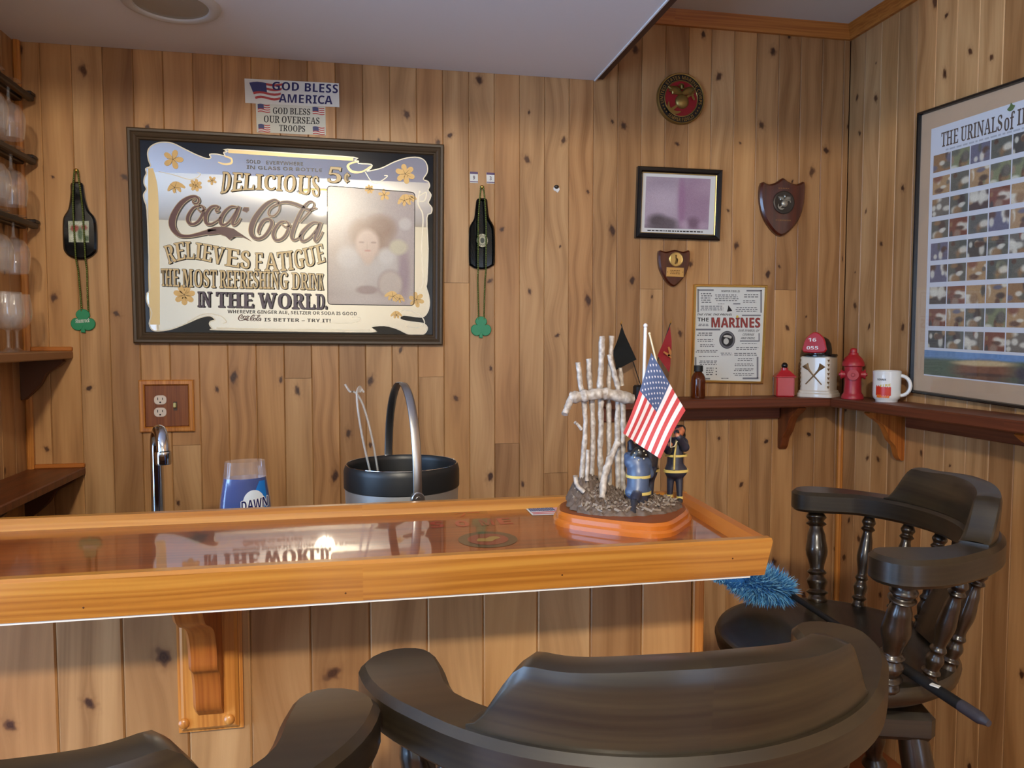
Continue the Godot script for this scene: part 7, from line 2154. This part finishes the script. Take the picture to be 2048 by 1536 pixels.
# ------------------------------------------------------------------ shelves and glasses on the side wall
func goblet(t: Node3D, upside: bool):
	var g := mat("drinking_glass", Color(0.94, 0.96, 0.97, 0.05), 0.02)
	g.transparency = BaseMaterial3D.TRANSPARENCY_ALPHA
	var xf := Transform3D(Basis(Vector3(1, 0, 0), PI), Vector3.ZERO) if upside else Transform3D()
	var mb := MB.new()
	mb.lathe([Vector2(0.0, 0.0), Vector2(0.031, 0.0), Vector2(0.032, 0.0015), Vector2(0.012, 0.005), Vector2(0.0045, 0.012)], 28, xf)
	part(t, "foot", mb, g)
	mb = MB.new()
	mb.lathe([Vector2(0.0045, 0.012), Vector2(0.0035, 0.03), Vector2(0.004, 0.05), Vector2(0.007, 0.056)], 16, xf)
	part(t, "stem", mb, g)
	mb = MB.new()
	mb.lathe([Vector2(0.007, 0.056), Vector2(0.024, 0.064), Vector2(0.035, 0.082), Vector2(0.038, 0.1), Vector2(0.036, 0.125), Vector2(0.032, 0.15), Vector2(0.0312, 0.1505), Vector2(0.035, 0.125), Vector2(0.037, 0.1), Vector2(0.034, 0.083), Vector2(0.022, 0.066), Vector2(0.0, 0.06)], 32, xf)
	part(t, "bowl", mb, g)

func build_side_shelves():
	var dark: Material = mat("rack_dark", rgb(34, 24, 20), 0.4)
	var rails := [Vector3(-0.8608, 1.9948, 0.0500).y, Vector3(-0.8614, 1.8227, 0.0500).y, Vector3(-0.8645, 1.6463, 0.0500).y]
	var words := ["topmost", "middle", "lowest"]
	for k in 3:
		var y: float = rails[k]
		var t := thing("glass_rack", "dark narrow wooden glass rack, %s of three on the side wall" % words[k], "rack", Vector3(XL, y, 0.3), 0.0, "dark glass racks")
		var mb := MB.new()
		mb.box(Vector3(XL + 0.012, y, 0.33), Vector3(0.024, 0.016, 0.62), 0.003)
		wpart(t, "wall_rail", mb, dark)
		mb = MB.new()
		mb.box(Vector3(XL + 0.045, y, 0.33), Vector3(0.018, 0.016, 0.62), 0.003)
		wpart(t, "front_rail", mb, dark)
		mb = MB.new()
		mb.box(Vector3(XL + 0.027, y + 0.012, 0.025), Vector3(0.054, 0.010, 0.03), 0.002)
		mb.box(Vector3(XL + 0.027, y + 0.012, 0.63), Vector3(0.054, 0.010, 0.03), 0.002)
		wpart(t, "bridge", mb, dark)
		for j in 3:
			var gl := thing("wine_glass", "stemmed glass hanging upside down from the %s dark rack, %s from the corner" % [words[k], ["first", "second", "third"][j]], "glass", Vector3(XL + 0.0405, y + 0.0085, 0.15 + j * 0.1), 0.0, "hanging stemmed glasses")
			goblet(gl, true)
	# light shelf with a carved end bracket
	var sy := Vector3(-0.8134, 1.2991, 0.0200).y
	for e in [[sy, 0.125, "pale wooden shelf holding stemmed glasses on the side wall", 0.66], [Vector3(-0.7868, 0.9645, 0.0200).y, 0.148, "lower wooden shelf on the side wall just above the bar", 0.57]]:
		var t := thing("side_shelf", e[2], "shelf", Vector3(XL, e[0] - 0.1, 0.3), 0.0, "side wall shelves")
		var mb := MB.new()
		mb.box(Vector3(XL + e[1] / 2, e[0] - 0.011, e[3] / 2), Vector3(e[1], 0.022, e[3]), 0.003)
		wpart(t, "board", mb, M["plate_walnut"] if e[1] > 0.13 else mat("shelf_pine", rgb(150, 104, 62), 0.5))
		for z in [0.02, e[3] - 0.1]:
			mb = MB.new()
			mb.extrude(smooth_loop(v2s([0, 0, e[1] * 0.85, 0, e[1] * 0.82, -0.018, e[1] * 0.55, -0.04, e[1] * 0.42, -0.07, e[1] * 0.2, -0.1, 0.0, -0.115, 0.0, -0.05]), 2), -0.01, 0.01, 0.002, Transform3D(Basis(), Vector3(XL, e[0] - 0.022, z + 0.01)))
			wpart(t, "bracket", mb, mat("shelf_bracket", rgb(96, 62, 40), 0.5))
		mb = MB.new()
		mb.box(Vector3(XL + e[1] / 2 + 0.009, e[0] + 0.006, 0.006), Vector3(e[1] - 0.018, 0.012, 0.012), 0.002)
		wpart(t, "back_strip", mb, M["oak_end"])
	for j in 3:
		var gl := thing("wine_glass", "stemmed glass standing on the pale side shelf, %s from the corner" % ["first", "second", "third"][j], "glass", Vector3(XL + 0.048 + 0.02 * (j % 2), sy, 0.17 + j * 0.1), 0.0, "standing stemmed glasses")
		goblet(gl, false)

# ------------------------------------------------------------------ the room behind the viewer, seen in the mirror
func build_rear():
	var mb := MB.new()
	mb.box(Vector3(-0.55, CEIL / 2, 4.97), Vector3(4.8, CEIL, 0.1))
	wpart(structure("wall_rear"), "slab", mb, M["paint_cream"])
	mb = MB.new()
	mb.box(Vector3(-2.75, CEIL / 2, 2.95), Vector3(0.1, CEIL, 4.1))
	wpart(structure("wall_side"), "slab", mb, M["panel_brown"])
	# curtained windows, daylight behind the cloth
	var glow := mat("window_curtain_glow", rgb(226, 232, 240), 0.9)
	glow.emission_enabled = true
	glow.emission = Color(0.80, 0.89, 1.0)
	glow.emission_energy_multiplier = 0.9
	for e in [["window_1", Vector3(-2.69, 1.06, 2.45), Vector3(0.02, 1.98, 2.22)], ["window_2", Vector3(-2.2, 1.06, 4.91), Vector3(0.76, 1.98, 0.02)], ["window_3", Vector3(1.14, 1.06, 4.91), Vector3(0.86, 1.98, 0.02)]]:
		var w := structure(e[0], e[1])
		mb = MB.new()
		mb.box(Vector3.ZERO, e[2])
		part(w, "window_curtain", mb, glow)
		mb = MB.new()
		var s: Vector3 = e[2]
		if s.x < 0.1:
			for k in [-1, 1]:
				mb.box(Vector3(0.01, k * (s.y / 2 + 0.03), 0), Vector3(0.03, 0.06, s.z + 0.12), 0.003)
				mb.box(Vector3(0.01, 0, k * (s.z / 2 + 0.03)), Vector3(0.03, s.y, 0.06), 0.003)
		else:
			for k in [-1, 1]:
				mb.box(Vector3(0, k * (s.y / 2 + 0.03), -0.01), Vector3(s.x + 0.12, 0.06, 0.03), 0.003)
				mb.box(Vector3(k * (s.x / 2 + 0.03), 0, -0.01), Vector3(0.06, s.y, 0.03), 0.003)
		part(w, "window_frame", mb, M["white_gloss"])
	# ceiling lamp: brass pan and glowing glass bowl
	var t := thing("ceiling_lamp", "round glowing glass ceiling lamp behind the viewer, seen in the mirror", "ceiling light", Vector3(-0.27, CEIL, 3.36))
	mb = MB.new()
	mb.lathe([Vector2(0.0, -0.02), Vector2(0.13, -0.02), Vector2(0.15, -0.012), Vector2(0.15, 0.0), Vector2(0.0, 0.0)], 36)
	part(t, "pan", mb, M["gold_metal"])
	mb = MB.new()
	mb.lathe([Vector2(0.0, -0.105), Vector2(0.05, -0.1), Vector2(0.1, -0.08), Vector2(0.13, -0.05), Vector2(0.135, -0.02), Vector2(0.0, -0.019)], 36)
	var bm := mat("lamp_bowl_glow", rgb(250, 240, 220), 0.3)
	bm.emission_enabled = true
	bm.emission = Color(1.0, 0.94, 0.8)
	bm.emission_energy_multiplier = 6.0
	part(t, "glowing_bowl", mb, bm)
